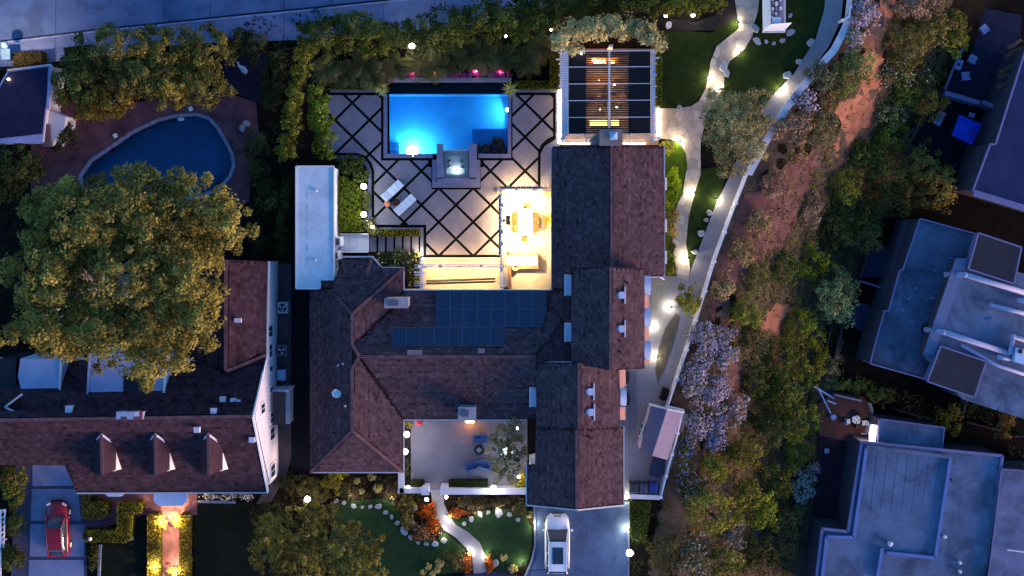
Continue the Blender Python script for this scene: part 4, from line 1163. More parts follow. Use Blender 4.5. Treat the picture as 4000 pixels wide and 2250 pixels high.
# dining set
TABLE = mat('table_white', (.74, .72, .68), .5, .05, 3)
q = P(2052, 867, 0)
tb = thing('dining_table', (q.x, q.y, .05), 'long pale dining table on the brightly lit terrace', 'table')
for k in range(5):
    x0 = 2023.5 + k * 11.6
    MB().prism(P2([(x0, 814), (x0 + 11.3, 814), (x0 + 11.3, 920), (x0, 920)], .78), .73, .78).build('table_plank', TABLE, tb)
for sx in (-1, 1):
    for sy in (-1, 1):
        MB().box((q.x + sx * .48, q.y + sy * .92, .41), (.09, .09, .66)).build('leg', TABLE, tb)
MB().box((q.x, q.y, .70), (1.0, 1.9, .05)).build('frame', TABLE, tb)
frond_plant('potted_plant', 'dark spiky plant at the middle of the dining table', (q.x, q.y, 1.0), 16, .30, .7, (.05, .07, .05), 'agave_dark', 5, cat='plant', zg=.79, spike=True, width=.04)
def chair(x, y, ang, label, arms=True):
    """woven chair with a curved back; ang = direction the sitter faces"""
    q = P(x, y, .45)
    t = thing('dining_chair', (0, 0, 0), label, 'chair', 'woven chairs around the dining table')
    ORG[t.name] = (0, 0, 0)
    MB().prism([(-.24, -.22), (.24, -.22), (.25, .24), (-.25, .24)], .40, .47).build('seat', WICKER, t)
    mb = MB()
    for k in range(9):
        a0 = math.pi * (1.06 + .88 * k / 9); a1 = math.pi * (1.06 + .88 * (k + .96) / 9)
        f = lambda a, r: (r * math.cos(a) * 1.0, -.02 + r * math.sin(a) * .95)
        mb.prism([f(a0, .25), f(a0, .33), f(a1, .33), f(a1, .25)], .45, .90)
    mb.build('backrest', WICKER, t)
    for sx in (-1, 1):
        MB().box((sx * .28, .05, .66), (.05, .42, .04)).build('armrest', WICKER, t)
        for sy in (-1, 1):
            MB().box((sx * .22, sy * .20, .20), (.045, .045, .40)).build('leg', WOOD_D, t)
    t.location = (q.x, q.y, .052); t.rotation_euler = (0, 0, ang); t.scale = (.84, .92, 1)
    return t
chair(2056, 808, math.pi, 'woven chair at the far head of the dining table, away from the counter')
chair(2047, 932, 0, 'woven chair at the dining table end nearest the counter')
for k, y in enumerate((842, 868, 894)):
    pos = ['farthest from the counter', 'in the middle of its row', 'nearest the counter'][k]
    chair(2010, y, -math.pi / 2, 'woven chair on the pool side of the dining table, ' + pos)
    chair(2092, y, math.pi / 2, 'woven chair on the house side of the dining table, ' + pos)
# box heater on a bracket
q = P(1983, 861, 1.9)
t = thing('patio_heater', (q.x, q.y, 1.6), 'dark box-shaped heater on a bracket at the trellis side rail', 'heater')
MB().prism(P2([(1976, 844), (1992, 842), (1993, 879), (1977, 878)], 2.1), 1.6, 2.1).build('box', BLACK, t)
MB().bar(P(1962, 861, 1.95), P(1978, 861, 1.95), .12, .10).build('bracket', BLACK, t)
MB().box(P(1968, 861, 1.95), (.16, .22, .2)).build('mount', BLACK, t)
# outdoor counter with stools
q = P(2045, 1020, 0)
t = thing('outdoor_counter', (q.x, q.y, .05), 'pale topped outdoor bar counter with brown sides on the terrace', 'counter')
MB().prism(P2([(1982, 990), (2104, 990), (2104, 1050), (2020, 1050), (1982, 1040)], .88), .05, .86).build('base', WOOD, t)
for k in range(3):
    MB().prism(P2([(1980 + k * 39.6, 998), (2019 + k * 39.6, 998), (2019 + k * 39.6, 1037), (1980 + k * 39.6, 1037)], .95), .86, .95).build('countertop_slab', TABLE, t)
MB().prism(P2([(2070, 988), (2104, 988), (2104, 997), (2070, 997)], 1.05), .86, 1.05).build('upstand', WOOD, t)
q2 = P(2013, 1043, 1.0)
MB().lathe((q2.x, q2.y, .8), [(.30, 0), (.34, .10), (.30, .16), (.22, .10), (.1, .06)], 16).build('sink_bowl', mat('copper_bowl', (.30, .18, .10), .35, .2, 4, metal=.6), t)
for k, (x, l) in enumerate(((1985, 'folded bar stool at the trellis end of the counter'), (2026, 'middle folded bar stool at the counter'), (2068, 'folded bar stool at the house end of the counter'))):
    q = P(x, 990, .9)
    s = thing('bar_stool', (q.x, q.y, .05), l, 'stool', 'stools at the counter')
    Mz = Matrix.Rotation(math.radians(-40), 3, 'Z')
    MB().box((q.x, q.y, .72), (.36, .13, .05), M=Mz).build('seat', TABLE, s)
    MB().box((q.x - .02, q.y + .1, .95), (.36, .05, .4), M=Mz).build('backrest', WICKER, s)
    for a in (-1, 1):
        for b in (-1, 1):
            o_ = Mz @ Vector((a * .14, b * .05, 0)); MB().tube([(q.x + o_.x * 1.3, q.y + o_.y * 1.6, .05), (q.x + o_.x, q.y + o_.y, .72)], .015, 6).build('leg', BLACK, s)
# grill
q = P(1967, 1092, 0)
t = thing('barbecue_grill', (q.x, q.y, .05), 'domed barbecue grill built into a brown counter by the house wall', 'grill')
MB().prism(P2([(1983, 1036), (1994, 1036), (1998, 1066), (1998, 1130), (1984, 1130)], .9), .05, .9).build('cabinet', WOOD, t)
MB().prism(P2([(1953, 1066), (1984, 1066), (1984, 1122), (1953, 1122)], .9), .05, .9).build('body', mat('steel', (.45, .42, .40), .35, .1, 3, metal=.7), t)
mb = MB(); prev = None
for k in range(9):
    a = math.pi * k / 8; x = 1968.5 - 15 * math.cos(a); z = .9 + .28 * math.sin(a)
    cur = (P(x, 1068, z), P(x, 1120, z))
    if prev: mb.face([prev[0], prev[1], cur[1], cur[0]])
    prev = cur
mb.build('lid', MATS['steel'], t, smooth=True)
MB().tube([P(1951, 1075, 1.0), P(1951, 1113, 1.0)], .018, 6).build('handle', MATS['steel'], t)
# retracted awning along the house wall
q = P(1800, 1105, 2.6)
t = thing('awning', (q.x, q.y, 2.5), 'rolled brown awning along the wall under the solar panels', 'awning')
MB().bar(P(1665, 1108, 2.7), P(1935, 1100, 2.7), .15, .16).build('cassette', WOOD, t)
for k in range(2):
    MB().bar(P(1665, 1101 - k * 5, 2.78), P(1935, 1091 - k * 4, 2.78), .07, .1).build('roller', WOOD_D, t)
# spiky plants by the wall and on the pool corners
frond_plant('agave_plant', 'golden spiky agave against the house wall beside the dining table', P(2142, 860, .45), 26, .62, .75, (.22, .17, .05), 'agave', 3, cat='plant', spike=True, width=.05, droop=.25)
frond_plant('agave_plant', 'golden spiky agave under the trellis end by the house wall', P(2145, 745, .45), 24, .60, .75, (.22, .18, .07), 'agave', 4, cat='plant', spike=True, width=.05, droop=.25)
frond_plant('agave_plant', 'pale spiky agave on the pool corner plinth near the tall hedges', P(1489, 344, .75), 44, .66, .8, (.34, .33, .14), 'agave_pale', 6, cat='plant', zg=.22, spike=True, width=.045, droop=.3)
frond_plant('agave_plant', 'pale spiky agave on the pool corner plinth near the pergola', P(1994, 348, .75), 44, .66, .8, (.34, .33, .12), 'agave_pale', 8, cat='plant', zg=.22, spike=True, width=.045, droop=.3)

# sun loungers with a dark table and a terracotta bowl
CUSH = mat('cushion_white', (.62, .66, .72), .8, .05, 3)
def lounger(x, y, label):
    t = thing('sun_lounger', (0, 0, 0), label, 'lounger', 'sun loungers by the pool'); ORG[t.name] = (0, 0, 0)
    MB().box((0, 0, .22), (.68, 1.95, .06)).build('frame', WOOD_D, t)
    for k in range(3):
        MB().box((0, -.1 + .42 * k, .31), (.66, .40, .12)).build('cushion', CUSH, t)
    Mx = Matrix.Rotation(math.radians(-32), 3, 'X')
    MB().box((0, -.62, .47), (.66, .66, .12), M=Mx).build('backrest', CUSH, t)
    MB().box((0, -.80, .66), (.56, .24, .12), M=Mx).build('headrest', CUSH, t)
    for sx in (-1, 1):
        for sy in (-1, 1):
            MB().box((sx * .29, sy * .85, .1), (.06, .06, .2)).build('leg', WOOD_D, t)
    q = P(x, y, .3); t.location = (q.x, q.y, .05); t.rotation_euler = (0, 0, math.radians(-47))
lounger(1533, 745, 'white cushioned sun lounger nearer the pool on the patio')
lounger(1583, 800, 'white cushioned sun lounger farther from the pool on the patio')
q = P(1548, 790, .4)
t = thing('side_table', (q.x, q.y, .05), 'dark low round table between the two loungers', 'table')
MB().lathe((q.x, q.y, .4), [(.30, 0), (.30, .04)], 16).build('top', WOOD_D, t); MB().lathe((q.x, q.y, .05), [(.18, 0), (.05, .05), (.05, .35)], 12).build('pedestal', WOOD_D, t)
q = P(1513, 796, .3)
t = thing('flower_bowl', (q.x, q.y, .05), 'pinkish planted terracotta bowl beside the white loungers', 'planter')
MB().lathe((q.x, q.y, .05), [(.15, 0), (.24, .14), (.28, .26), (.25, .25)], 14).build('bowl', mat('terracotta', (.38, .19, .15), .8, .15, 3), t)
C = np.array([[q.x + .13 * math.cos(k), q.y + .13 * math.sin(k), .33] for k in range(7)]); leafy('flowers', C, np.full(7, .11), np.ones(7), 16, .09, 3, leafmat('pink_pale', (.50, .26, .24)), t)

# ------------------------------------------------------------------ pergola north of the house
q = P(2375, 370, 0)
pg = thing('pergola', (q.x, q.y, 0), 'big white framed pergola roofed with dark slats over a warmly lit lounge', 'pergola')
PZ = 3.2
SLAT = mat('slat_dark', (.010, .008, .010), .7, .25, 4)
yy = 206.0; k = 0
while yy < 524:
    MB().bar(P(2221, yy, PZ), P(2541, yy - .6, PZ), .118, .07).build('slat', SLAT, pg)
    # white rafter tails left and right
    MB().bar(P(2188 - (6 if k % 5 == 0 else 0), yy, PZ - .02), P(2221, yy, PZ - .02), .105, .10).build('rafter_tail', WHITE, pg)
    MB().bar(P(2543, yy - .5, PZ - .02), P(2560 + (5 if k % 5 == 0 else 0), yy - .5, PZ - .02), .10, .10).build('rafter_tail', WHITE, pg)
    yy += 8.7; k += 1
for y in (200, 262, 328, 393, 459, 524):
    MB().bar(P(2221, y, PZ + .10), P(2541, y - 2, PZ + .10), .05, .09).build('rail', WHITE, pg)
for x in (2286, 2374, 2386, 2458):
    MB().bar(P(x, 196, PZ - .16), P(x, 528, PZ - .16), .14 if x in (2286, 2458) else .06, .2).build('beam', WHITE if x in (2374, 2386) else SLAT, pg)
MB().bar(P(2380, 196, PZ + .14), P(2380, 500, PZ + .14), .13, .04).build('ridge_beam', WHITE, pg)
for (x0, x1) in ((2196, 2218), (2542, 2552)):
    MB().prism(P2([(x0, 196), (x1, 196), (x1, 530), (x0, 530)], PZ - .1), PZ - .28, PZ - .1).build('side_beam', mat('lavender_beam', (.62, .58, .68), .6, .08, 3), pg)
for (ya, x0, x1) in ((197, 2186, 2562), (536, 2186, 2330), (543, 2186, 2325), (552, 2188, 2310), (536, 2432, 2562), (543, 2432, 2562), (552, 2432, 2560)):
    MB().bar(P(x0, ya, PZ + .02), P(x1, ya, PZ + .02), .06, .10).build('rail', WHITE, pg)
for x in (2196, 2290, 2460, 2552):
    MB().bar(P(x, 526, PZ + .1), P(x, 565, PZ + .1), .08, .09).build('rail', WHITE, pg)
for (x, y) in ((2194, 205), (2556, 203), (2194, 545), (2556, 545), (2376, 200)):
    b = P(x, y, 0); MB().box((b.x, b.y, PZ / 2 - .1), (.24, .24, PZ - .2)).build('post', WHITE, pg)
for (x, y) in ((2180, 232), (2568, 226), (2566, 518)):
    MB().bar(P(x - 8, y, PZ), P(x + 8, y, PZ), .1, .12).build('brace', WHITE, pg)
for (x0, x1) in ((2222, 2284), (2461, 2540)):
    for (y0, y1) in ((200, 262), (263, 328), (329, 393), (394, 459), (460, 524)):
        MB().prism(P2([(x0, y0), (x1, y0), (x1, y1), (x0, y1)], PZ - .07), PZ - .09, PZ - .07).build('bay_blocker', mat('bay_blocker_dark', (.060, .040, .034), .85, .2, 3), pg)  # panels added under the slats to keep the outer bays dark
# the lounge floor and what stands on it
sheet('lounge_floor', [(2186, 190), (2572, 190), (2572, 566), (2186, 566)], .04, mat('lounge_tile', (.20, .13, .08), .7, .15, 2, fine=.08), .06)
LIT_STRIP = mat('lamp_strip', (1, .9, .7), emit=9.0, ecol=(1.0, .86, .58))
for (x, y0, y1, lab) in ((2186, 350, 560, 'glowing floor light strip along the patio side of the pergola'), (2572, 424, 540, 'glowing floor light strip along the path side of the pergola')):
    a, b = P(x, y0, .08), P(x, y1, .08)
    t = thing('light_strip', ((a.x + b.x) / 2, a.y, .04), lab, 'lamp')
    MB().bar(a, b, .22, .05).build('tube', LIT_STRIP, t)
    for s in (.12, .5, .88):
        w = a.lerp(b, s); point('strip_light', (w.x, w.y, .35), 16, (1.0, .82, .52), .15, t)
a, b = P(2195, 560, .3), P(2315, 560, .3)
t = thing('light_strip', (a.x, a.y, .04), 'glowing light strip at the chimney foot behind the pergola', 'lamp')
MB().bar(a, b, .08, .05).build('tube', LIT_STRIP, t); MB().bar(P(2435, 560, .3), P(2520, 560, .3), .08, .05).build('tube', LIT_STRIP, t)
for x in (2230, 2280, 2460, 2510):
    w = P(x, 552, .4); point('strip_light', w, 10, (1.0, .82, .52), .1, t)
q = P(2340, 250, 0)
t = thing('fireplace', (q.x, q.y, .04), 'low stone fireplace with glowing flames under the pergola slats', 'fireplace')
MB().prism(P2([(2290, 222), (2420, 222), (2420, 252), (2290, 252)], .6), .04, .6).build('hearth', mat('hearth_stone', (.2, .14, .1), .85, .2, 3), t)
FL = mat('flame', (1, .4, .05), emit=18, ecol=(1.0, .42, .07))
gg = np.random.default_rng(2)
for k in range(16):
    w = P(2305 + gg.random() * 95, 232 + gg.random() * 14, .6)
    MB().lathe((w.x, w.y, .6), [(.07, 0), (.09, .08), (.05, .2), (.01, .32)], 7).build('flame', FL, t)
for x in (2325, 2380):
    point('fire_glow', P(x, 244, 1.3), 55, (1.0, .42, .12), .2, t)
for (x, y, en) in ((2340, 310, 130), (2400, 330, 130), (2345, 430, 90), (2410, 420, 80)):
    t2 = P(x, y, 2.5)
    l = thing('hanging_bulb', (t2.x, t2.y, 2.3), ['bulb hanging by the fireplace on the patio side', 'bulb hanging by the fireplace on the garden side', 'bulb hanging over the bar table end, patio side', 'bulb hanging over the bar table end, garden side'][(y > 400) * 2 + (x > 370 + 2000)], 'lamp', 'bulbs under the pergola')
    MB().ball((t2.x, t2.y, 2.4), .07, 10, 6).build('bulb', LIT_W, l); MB().tube([(t2.x, t2.y, 2.46), (t2.x, t2.y, 3.0)], .01, 5).build('cord', BLACK, l)
    point('bulb_light', (t2.x, t2.y, 2.28), en, (1.0, .62, .26), .08, l)
q = P(2362, 482, 0)
t = thing('bar_table', (q.x, q.y, .04), 'yellow bar table with a self-glowing top at the chimney end of the pergola', 'table')
MB().prism(P2([(2304, 470), (2418, 470), (2418, 494), (2304, 494)], 1.0), .94, 1.0).build('top', mat('glow_top', (.75, .55, .15), .4, .1, 2, emit=1.2, ecol=(1, .72, .2)), t)  # lamplight on the tabletop put in as its own glow
MB().prism(P2([(2310, 474), (2412, 474), (2412, 490), (2310, 490)], .93), .04, .93).build('base', WOOD, t)
for (x, y, w, d, lab) in ((2320, 355, 1.9, .8, 'dark sofa under the patio side of the pergola slats'), (2420, 365, .9, 2.0, 'dark long sofa under the middle of the pergola slats'), (2330, 410, 1.6, .8, 'brown sofa facing the fireplace under the pergola')):
    q = P(x, y, .4); s = thing('sofa', (q.x, q.y, .04), lab, 'sofa', 'sofas under the pergola')
    MB().box((q.x, q.y, .25), (w, d, .38)).build('seat', WOOD, s)
    if w > d: MB().box((q.x, q.y - d / 2 + .1, .55), (w, .2, .5)).build('backrest', WOOD, s)
    else: MB().box((q.x + w / 2 - .1, q.y, .55), (.2, d, .5)).build('backrest', WOOD, s)
    for sg in (-1, 1):
        MB().box((q.x + sg * (w / 2 - .1) if w > d else q.x, q.y + (0 if w > d else sg * (d / 2 - .1)), .42), (.18, d * .9, .3) if w > d else (w * .9, .18, .3)).build('armrest', WOOD_D, s)
q = P(2340, 375, .4); t = thing('coffee_table', (q.x, q.y, .04), 'low coffee table with a pale bowl between the pergola sofas', 'table')
MB().lathe((q.x, q.y, .36), [(.4, 0), (.4, .05)], 16).build('top', WOOD, t); MB().lathe((q.x, q.y, .04), [(.2, 0), (.06, .04), (.06, .32)], 10).build('pedestal', WOOD, t)
MB().lathe((q.x, q.y, .41), [(.08, 0), (.16, .08), (.14, .08)], 12).build('bowl', WHITE, t)

# ------------------------------------------------------------------ the neighbour's house on the left
c = P(600, 1600, 0)
nh = thing('neighbour_house', (c.x, c.y, 0), 'purple-brown shingled house with three dormers and a tall white gable wall', 'house')
RZ, EZ = 8.6, 3.6
ls = [
    [(-90, 1642, RZ), (988, 1626, RZ), (1046, 1924, EZ), (300, 1926, EZ), (252, 1818, 5.2), (-90, 1818, 5.2)],
    [(-90, 1642, RZ), (988, 1626, RZ), (1041, 1386, 4.4), (885, 1450, 6.0), (760, 1410, 4.6), (-90, 1400, 4.4)],
    [(883, 1014, 6.2), (1050, 1020, 4.2), (1041, 1386, 4.2), (884, 1450, 6.2)],
    [(882, 1014, 6.2), (882, 1450, 6.2), (740, 1400, 4.2), (740, 1014, 4.2)],
]
walls(nh, 'wall', [(-80, 1420), (760, 1420), (760, 1030), (1049, 1030), (1046, 1400), (1048, 1895), (310, 1905), (265, 1805), (-80, 1800)], 3.55, WHITE_W)
# gable wall: pentagon up to the ridge, in lap siding
a, b, t_ = P(1046, 1392, 4.1), P(1048, 1896, 3.5), P(991, 1626, 8.3)
MB().face([P(1046, 1392, 3.5), P(1048, 1896, 3.5), t_]).build('gable', WHITE_W, nh)
xw = P(1047, 1640, 3.5).x + .02
for k in range(24):
    zz = .25 + k * .33; 
    ya, yb = P(0, 1400, 3.5).y, P(0, 1893, 3.5).y
    if zz > 3.5:
        f = (zz - 3.5) / 4.9; ym = t_.y; ya, yb = ya + (ym - ya) * f, yb + (ym - yb) * f
        ya -= .15; yb += .15
    else:
        ya = P(0, 1035, 3.5).y
    if yb >= ya - .2: continue
    MB().box((xw + .015, (ya + yb) / 2, zz), (.03, abs(ya - yb), .31)).build('siding_board', WHITE_W, nh)
roofL = shingle_roof(nh, 'roof', ls, SH_LEFT, SH_LDECK, 280, sw=.32, sh=.27, seed=31, mridge=SH_CAP,
    ridges=[((-90, 1642, RZ + .02), (988, 1626, RZ + .02)), ((882, 1014, 6.22), (882, 1450, 6.22)), ((885, 1450, 6.1), (1040, 1388, 4.5))])
MB().bar(P(988, 1626, RZ + .05), P(1043, 1386, 4.3), .12, .2).build('bargeboard', WHITE, nh)
MB().bar(P(988, 1626, RZ + .05), P(1046, 1920, EZ + .02), .12, .2).build('bargeboard', WHITE, nh)
fascia(nh, [((300, 1926, EZ - .05), (1046, 1924, EZ - .05)), ((1050, 1020, 4.15), (1041, 1386, 4.15))])
# windows on the white wall
def east_win(y0, y1, z0, z1, par=nh):
    ya, yb = P(1060, y0, (z0 + z1) / 2).y, P(1060, y1, (z0 + z1) / 2).y
    w = MB().box((xw + .06, (ya + yb) / 2, (z0 + z1) / 2), (.08, abs(ya - yb) + .18, z1 - z0 + .18)).build('window', WHITE, par)
    n = 2 if abs(ya - yb) > .5 else 1
    for k in range(n):
        MB().box((xw + .105, ya + (yb - ya) * (k + .5) / n, (z0 + z1) / 2), (.03, abs(ya - yb) / n - .06, z1 - z0)).build('pane', GLASS_D, w)
for y0, y1, z0, z1 in ((1085, 1128, 2.0, 3.3), (1272, 1315, 2.0, 3.3), (1345, 1395, 2.2, 3.2), (1430, 1452, 2.2, 3.2), (1510, 1533, 2.2, 3.2), (1576, 1615, 5.2, 6.3), (1612, 1630, 2.3, 3.1), (1636, 1652, 2.3, 3.1), (1670, 1717, 1.8, 3.2), (1813, 1862, 1.8, 3.2)):
    east_win(y0, y1, z0, z1)
MB().bar((xw + .08, P(0, 1173, 3).y, 3.4), (xw + .08, P(0, 1173, 3).y, .1), .1, .1).build('downpipe', BLACK, nh)
# side porch with its own dark roof
pr = MB().prism(P2([(1066, 1532), (1114, 1532), (1114, 1660), (1066, 1660)], 2.7), 2.55, 2.7).build('porch_roof', mat('porch_shingle', (.05, .038, .042), .9, .3, 4, fine=.3), nh)
MB().prism(P2([(1060, 1524), (1128, 1524), (1128, 1532), (1060, 1532)], 2.5), 0, 2.5).build('porch_wall', WHITE_W, nh)
MB().prism(P2([(1116, 1532), (1131, 1532), (1131, 1656), (1116, 1656)], 1.6), 0, 1.6).build('porch_wall', WHITE_W, nh)
# flat roof decks seen through the tree
FD = mat('flat_deck', (.30, .32, .46), .8, .14, .8, fine=.06)
def flat(name, poly, z, zb, m=FD, par=nh):
    return MB().prism(P2(poly, z), zb, z).build(name, m, par)
flat('flat_roof', [(80, 1400), (237, 1404), (231, 1575), (85, 1578), (88, 1545), (70, 1470)], 6.6, 3, FD)
MB().bar(P(238, 1404, 6.65), P(232, 1575, 6.65), .14, .16).build('parapet', WHITE_W, nh)
flat('flat_roof', [(352, 1380), (650, 1380), (640, 1612), (625, 1628), (338, 1630)], 6.9, 3, FD)
MB().bar(P(648, 1380, 6.95), P(637, 1612, 6.95), .14, .18).build('parapet', WHITE, nh)
MB().bar(P(350, 1380, 6.95), P(338, 1630, 6.95), .12, .16).build('parapet', FD, nh)
MB().face([P(648, 1455, 6.95), P(665, 1465, 5.6), P(640, 1570, 6.6)]).build('cheek', WHITE, nh)
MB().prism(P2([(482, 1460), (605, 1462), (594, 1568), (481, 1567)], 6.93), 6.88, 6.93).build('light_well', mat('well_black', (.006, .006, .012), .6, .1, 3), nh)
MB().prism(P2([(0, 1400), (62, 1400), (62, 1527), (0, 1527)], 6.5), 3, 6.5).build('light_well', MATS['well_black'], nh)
flat('flat_roof', [(85, 1585), (190, 1590), (195, 1620), (130, 1640), (85, 1640)], 7.6, 5, FD)
a1 = MB(); A, B, C_ = P(20, 1590, 8.0), P(86, 1540, 8.0), P(86, 1620, 8.0)
a1.face([A, C_, B]); a1.build('cross_gable', SH_LDECK, nh); MB().bar(A, B, .12, .14).build('bargeboard', TRIM, nh); MB().bar(A, P(100, 1628, 8.0), .12, .14).build('bargeboard', TRIM, nh)
MB().box(P(273, 1598, 8.0), (.5, .5, .5)).build('roof_vent', VENT, nh)
for (x, y, z) in ((871, 1560, 7.5), (912, 1566, 7.5), (930, 1571, 7.5), (835, 1605, 8.3), (770, 1678, 8.2), (985, 1717, 7.3)):
    MB().box(P(x, y, z + .1), (.42, .4, .3)).build('roof_vent', VENT, nh)
q = P(930, 1251, 6.0); MB().box(q, (.5, .3, .25)).build('roof_vent', VENT, nh); MB().box(P(920, 1252, 5.95), (.2, .12, .1)).build('roof_vent', VENT, nh)
# rooftop unit with a red end
q = P(505, 1624, 8.4)
t = thing('rooftop_unit', (q.x, q.y, 7.9), 'long pale rooftop unit with a red band on the neighbour roof ridge', 'air conditioner')
for (x0, x1, m_) in ((454, 487, FD), (488, 522, FD), (523, 543, WHITE_W), (544, 556, mat('red_paint', (.45, .03, .05), .5, .1, 3)), (557, 562, WHITE)):
    MB().prism(P2([(x0, 1610), (x1, 1608), (x1, 1637), (x0, 1638)], 8.7), 7.9, 8.7).build('panel', m_, t)
# three dormers facing the street
for x0 in (396, 606, 813):
    d = x0 - 396
    A = P(x0, 1695, 7.7); Bf = P(x0 + 4, 1858, 7.7)              # ridge
    l0, l1 = P(x0 - 30, 1733, 6.6), P(x0 - 28, 1850, 6.0)
    r0, r1 = P(x0 + 58, 1737, 6.6), P(x0 + 57, 1835, 6.4)
    rf = MB(); rf.face([A, Bf, r1, r0]); rf.face([A, l0, l1, Bf]); dm = rf.build('dormer', SH_LEFT, nh)
    MB().bar(A + Vector((0, 0, .06)), r0 + Vector((0, 0, .06)), .14, .06).build('valley_flashing', VENT, dm)
    MB().bar(A + Vector((0, 0, .06)), l0 + Vector((0, 0, .06)), .10, .06).build('valley_flashing', VENT, dm)
    MB().bar(A + Vector((0, 0, .05)), Bf + Vector((0, 0, .05)), .22, .06).build('ridge_cap', SH_CAP, dm)
    MB().face([P(x0 + 56, 1760, 6.45), P(x0 + 83, 1832, 5.0), P(x0 + 56, 1837, 6.35)]).build('cheek', WHITE, dm)
    MB().face([l1, P(x0 - 26, 1850, 4.8), P(x0 + 60, 1840, 4.8), r1, Bf]).build('dormer_front', WHITE_W, dm)
# flat white bay hoods over the front door and window
for (x0, x1, y1, z) in ((404, 490, 1940, 2.8), (600, 730, 1976, 3.0)):
    MB().prism(P2([(x0, 1908), (x1, 1908), (x1, y1 - 18), (x1 - 18, y1), (x0 + 18, y1), (x0, y1 - 18)], z), z - .25, z).build('bay_roof', mat('bay_blue', (.36, .44, .60), .6, .08, 2), nh)
# white chairs-like statue by the entry: pale stones and pot
# air conditioners and box in the side alley
FAN = mat('fan_black', (.012, .012, .014), .6, .2, 4)
def condenser(x, y, label, m):
    q = P(x, y, .9); t = thing('air_conditioner', (q.x, q.y, .0), label, 'air conditioner', 'condensers in the side alley')
    s = .78
    MB().box((q.x, q.y, .45), (s, s * 1.1, .88)).build('casing', m, t)
    for k in range(3):
        MB().box((q.x - s / 2 - .012, q.y, .2 + k * .22), (.02, s * .9, .12)).build('grille', FAN, t)
    MB().lathe((q.x, q.y, .89), [(.33, 0), (.33, .03), (.30, .03)], 20).build('fan_well', FAN, t)
    for k in range(3):
        a = 2 * math.pi * k / 3 + .5
        p = [(q.x + .06 * math.cos(a), q.y + .06 * math.sin(a), .935), (q.x + .27 * math.cos(a - .3), q.y + .27 * math.sin(a - .3), .94), (q.x + .28 * math.cos(a + .25), q.y + .28 * math.sin(a + .25), .96), (q.x + .08 * math.cos(a + .9), q.y + .08 * math.sin(a + .9), .95)]
        MB().face(p).build('fan_blade', VENT, t)
    MB().lathe((q.x, q.y, .93), [(.07, 0), (.06, .05)], 10).build('hub', FAN, t)
condenser(1103, 1203, 'pale air conditioner with a round fan beside the white wall, north one', mat('casing_pale', (.40, .38, .44), .6, .1, 3))
condenser(1101, 1370, 'darker air conditioner with a round fan beside the white wall, nearer the blue box', mat('casing_dark', (.10, .10, .14), .6, .1, 3))
q = P(1098, 1466, .8); t = thing('utility_box', (q.x, q.y, 0), 'light blue square utility box beside the white gable wall', 'box')
MB().box((q.x, q.y, .38), (.58, .76, .76)).build('body', mat('light_blue', (.22, .36, .56), .5, .06, 2), t); MB().box((q.x, q.y, .79), (.66, .84, .06)).build('lid', MATS['light_blue'], t)
MB().box((q.x + .31, q.y, .5), (.03, .2, .06)).build('handle', BLACK, t)

# ------------------------------------------------------------------ the neighbour's garden building (far left)
c = P(95, 410, 0)
gb = thing('garden_building', (c.x, c.y, 0), 'garden building with a dark flat roof and pale rim at the far left', 'building')
GB = [(32, 272), (201, 252), (180, 430), (166, 558), (-70, 560), (-60, 430)]
MB().prism(P2(grow(GB, -4), 3.0), -.1, 3.0).build('wall', WHITE_W, gb)
MB().prism(P2(GB, 3.1), 2.95, 3.1).build('roof_rim', mat('rim_blue', (.26, .26, .42), .8, .15, 2, fine=.1), gb)
MB().prism(P2([(34, 282), (186, 262), (180, 380), (164, 522), (-60, 548), (-50, 430)], 3.16), 3.1, 3.16).build('roof', mat('black_felt', (.014, .016, .040), .85, .3, 3, fine=.3), gb)
MB().bar(P(30, 274, 3.2), P(201, 253, 3.2), .12, .14).build('gutter', TRIM, gb)
MB().bar(P(200, 256, 3.2), P(187, 428, 3.2), .2, .08).build('gutter', mat('rim_blue', ), gb)
MB().prism(P2([(184, 428), (256, 456), (251, 500), (222, 528), (206, 568), (194, 488), (178, 484)], 2.2), -.1, 2.2).build('annex', WHITE_W, gb)
MB().prism(P2([(173, 484), (193, 487), (197, 572), (166, 572)], 2.5), -.1, 2.5).build('annex_roof', mat('annex_brown', (.11, .075, .085), .9, .2, 3, fine=.2), gb)
q = P(33, 309, 3.3); MB().box(q, (.14, .10, .10)).build('roof_lamp', LIT_W, gb)
# hedge panel, gate pillar and lit gable next to it
q = P(20, 180, 1.4)
t = thing('gate_pillar', (q.x, q.y, .05), 'grey gate pillar with a round glass finial beside the pavement', 'pillar')
MB().prism(P2([(6, 196), (34, 194), (36, 226), (8, 230)], 1.5), 0, 1.5).build('shaft', PAVEM, t)
MB().prism(P2([(2, 192), (38, 190), (40, 232), (4, 234)], 1.62), 1.5, 1.62).build('cap', mat('teal_stone', (.10, .18, .24), .7, .2, 3), t)
b = P(19, 176, 2.0); MB().ball((b.x, b.y, 2.0), .28, 14, 8).build('finial', mat('glass_ball', (.18, .30, .36), .1, .1, 3, spec=.8), t); MB().lathe((b.x, b.y, 1.6), [(.12, 0), (.07, .1), (.1, .2)], 10).build('neck', BLACK, t)
q = P(2, 270, 2.4)
t = thing('raised_lamp', (q.x, q.y, 0), 'bright lamp at the corner of the garden building, on an added tall pole', 'lamp')
MB().box((q.x, q.y, 5.2), (.2, .2, .3)).build('glass', LIT_W, t); MB().box((q.x, q.y, 5.38), (.3, .3, .05)).build('cap', BLACK, t); MB().tube([(q.x, q.y, 0), (q.x, q.y, 5.05)], .05, 8).build('pole', BLACK, t)  # pole and height added so the spot reaches the road past the pillar
spot('wall_lamp_light', (q.x, q.y + .3, 5.2), P(110, 60, 0), 1900, (1.0, .80, .70), 100, 1.0, .12, t)

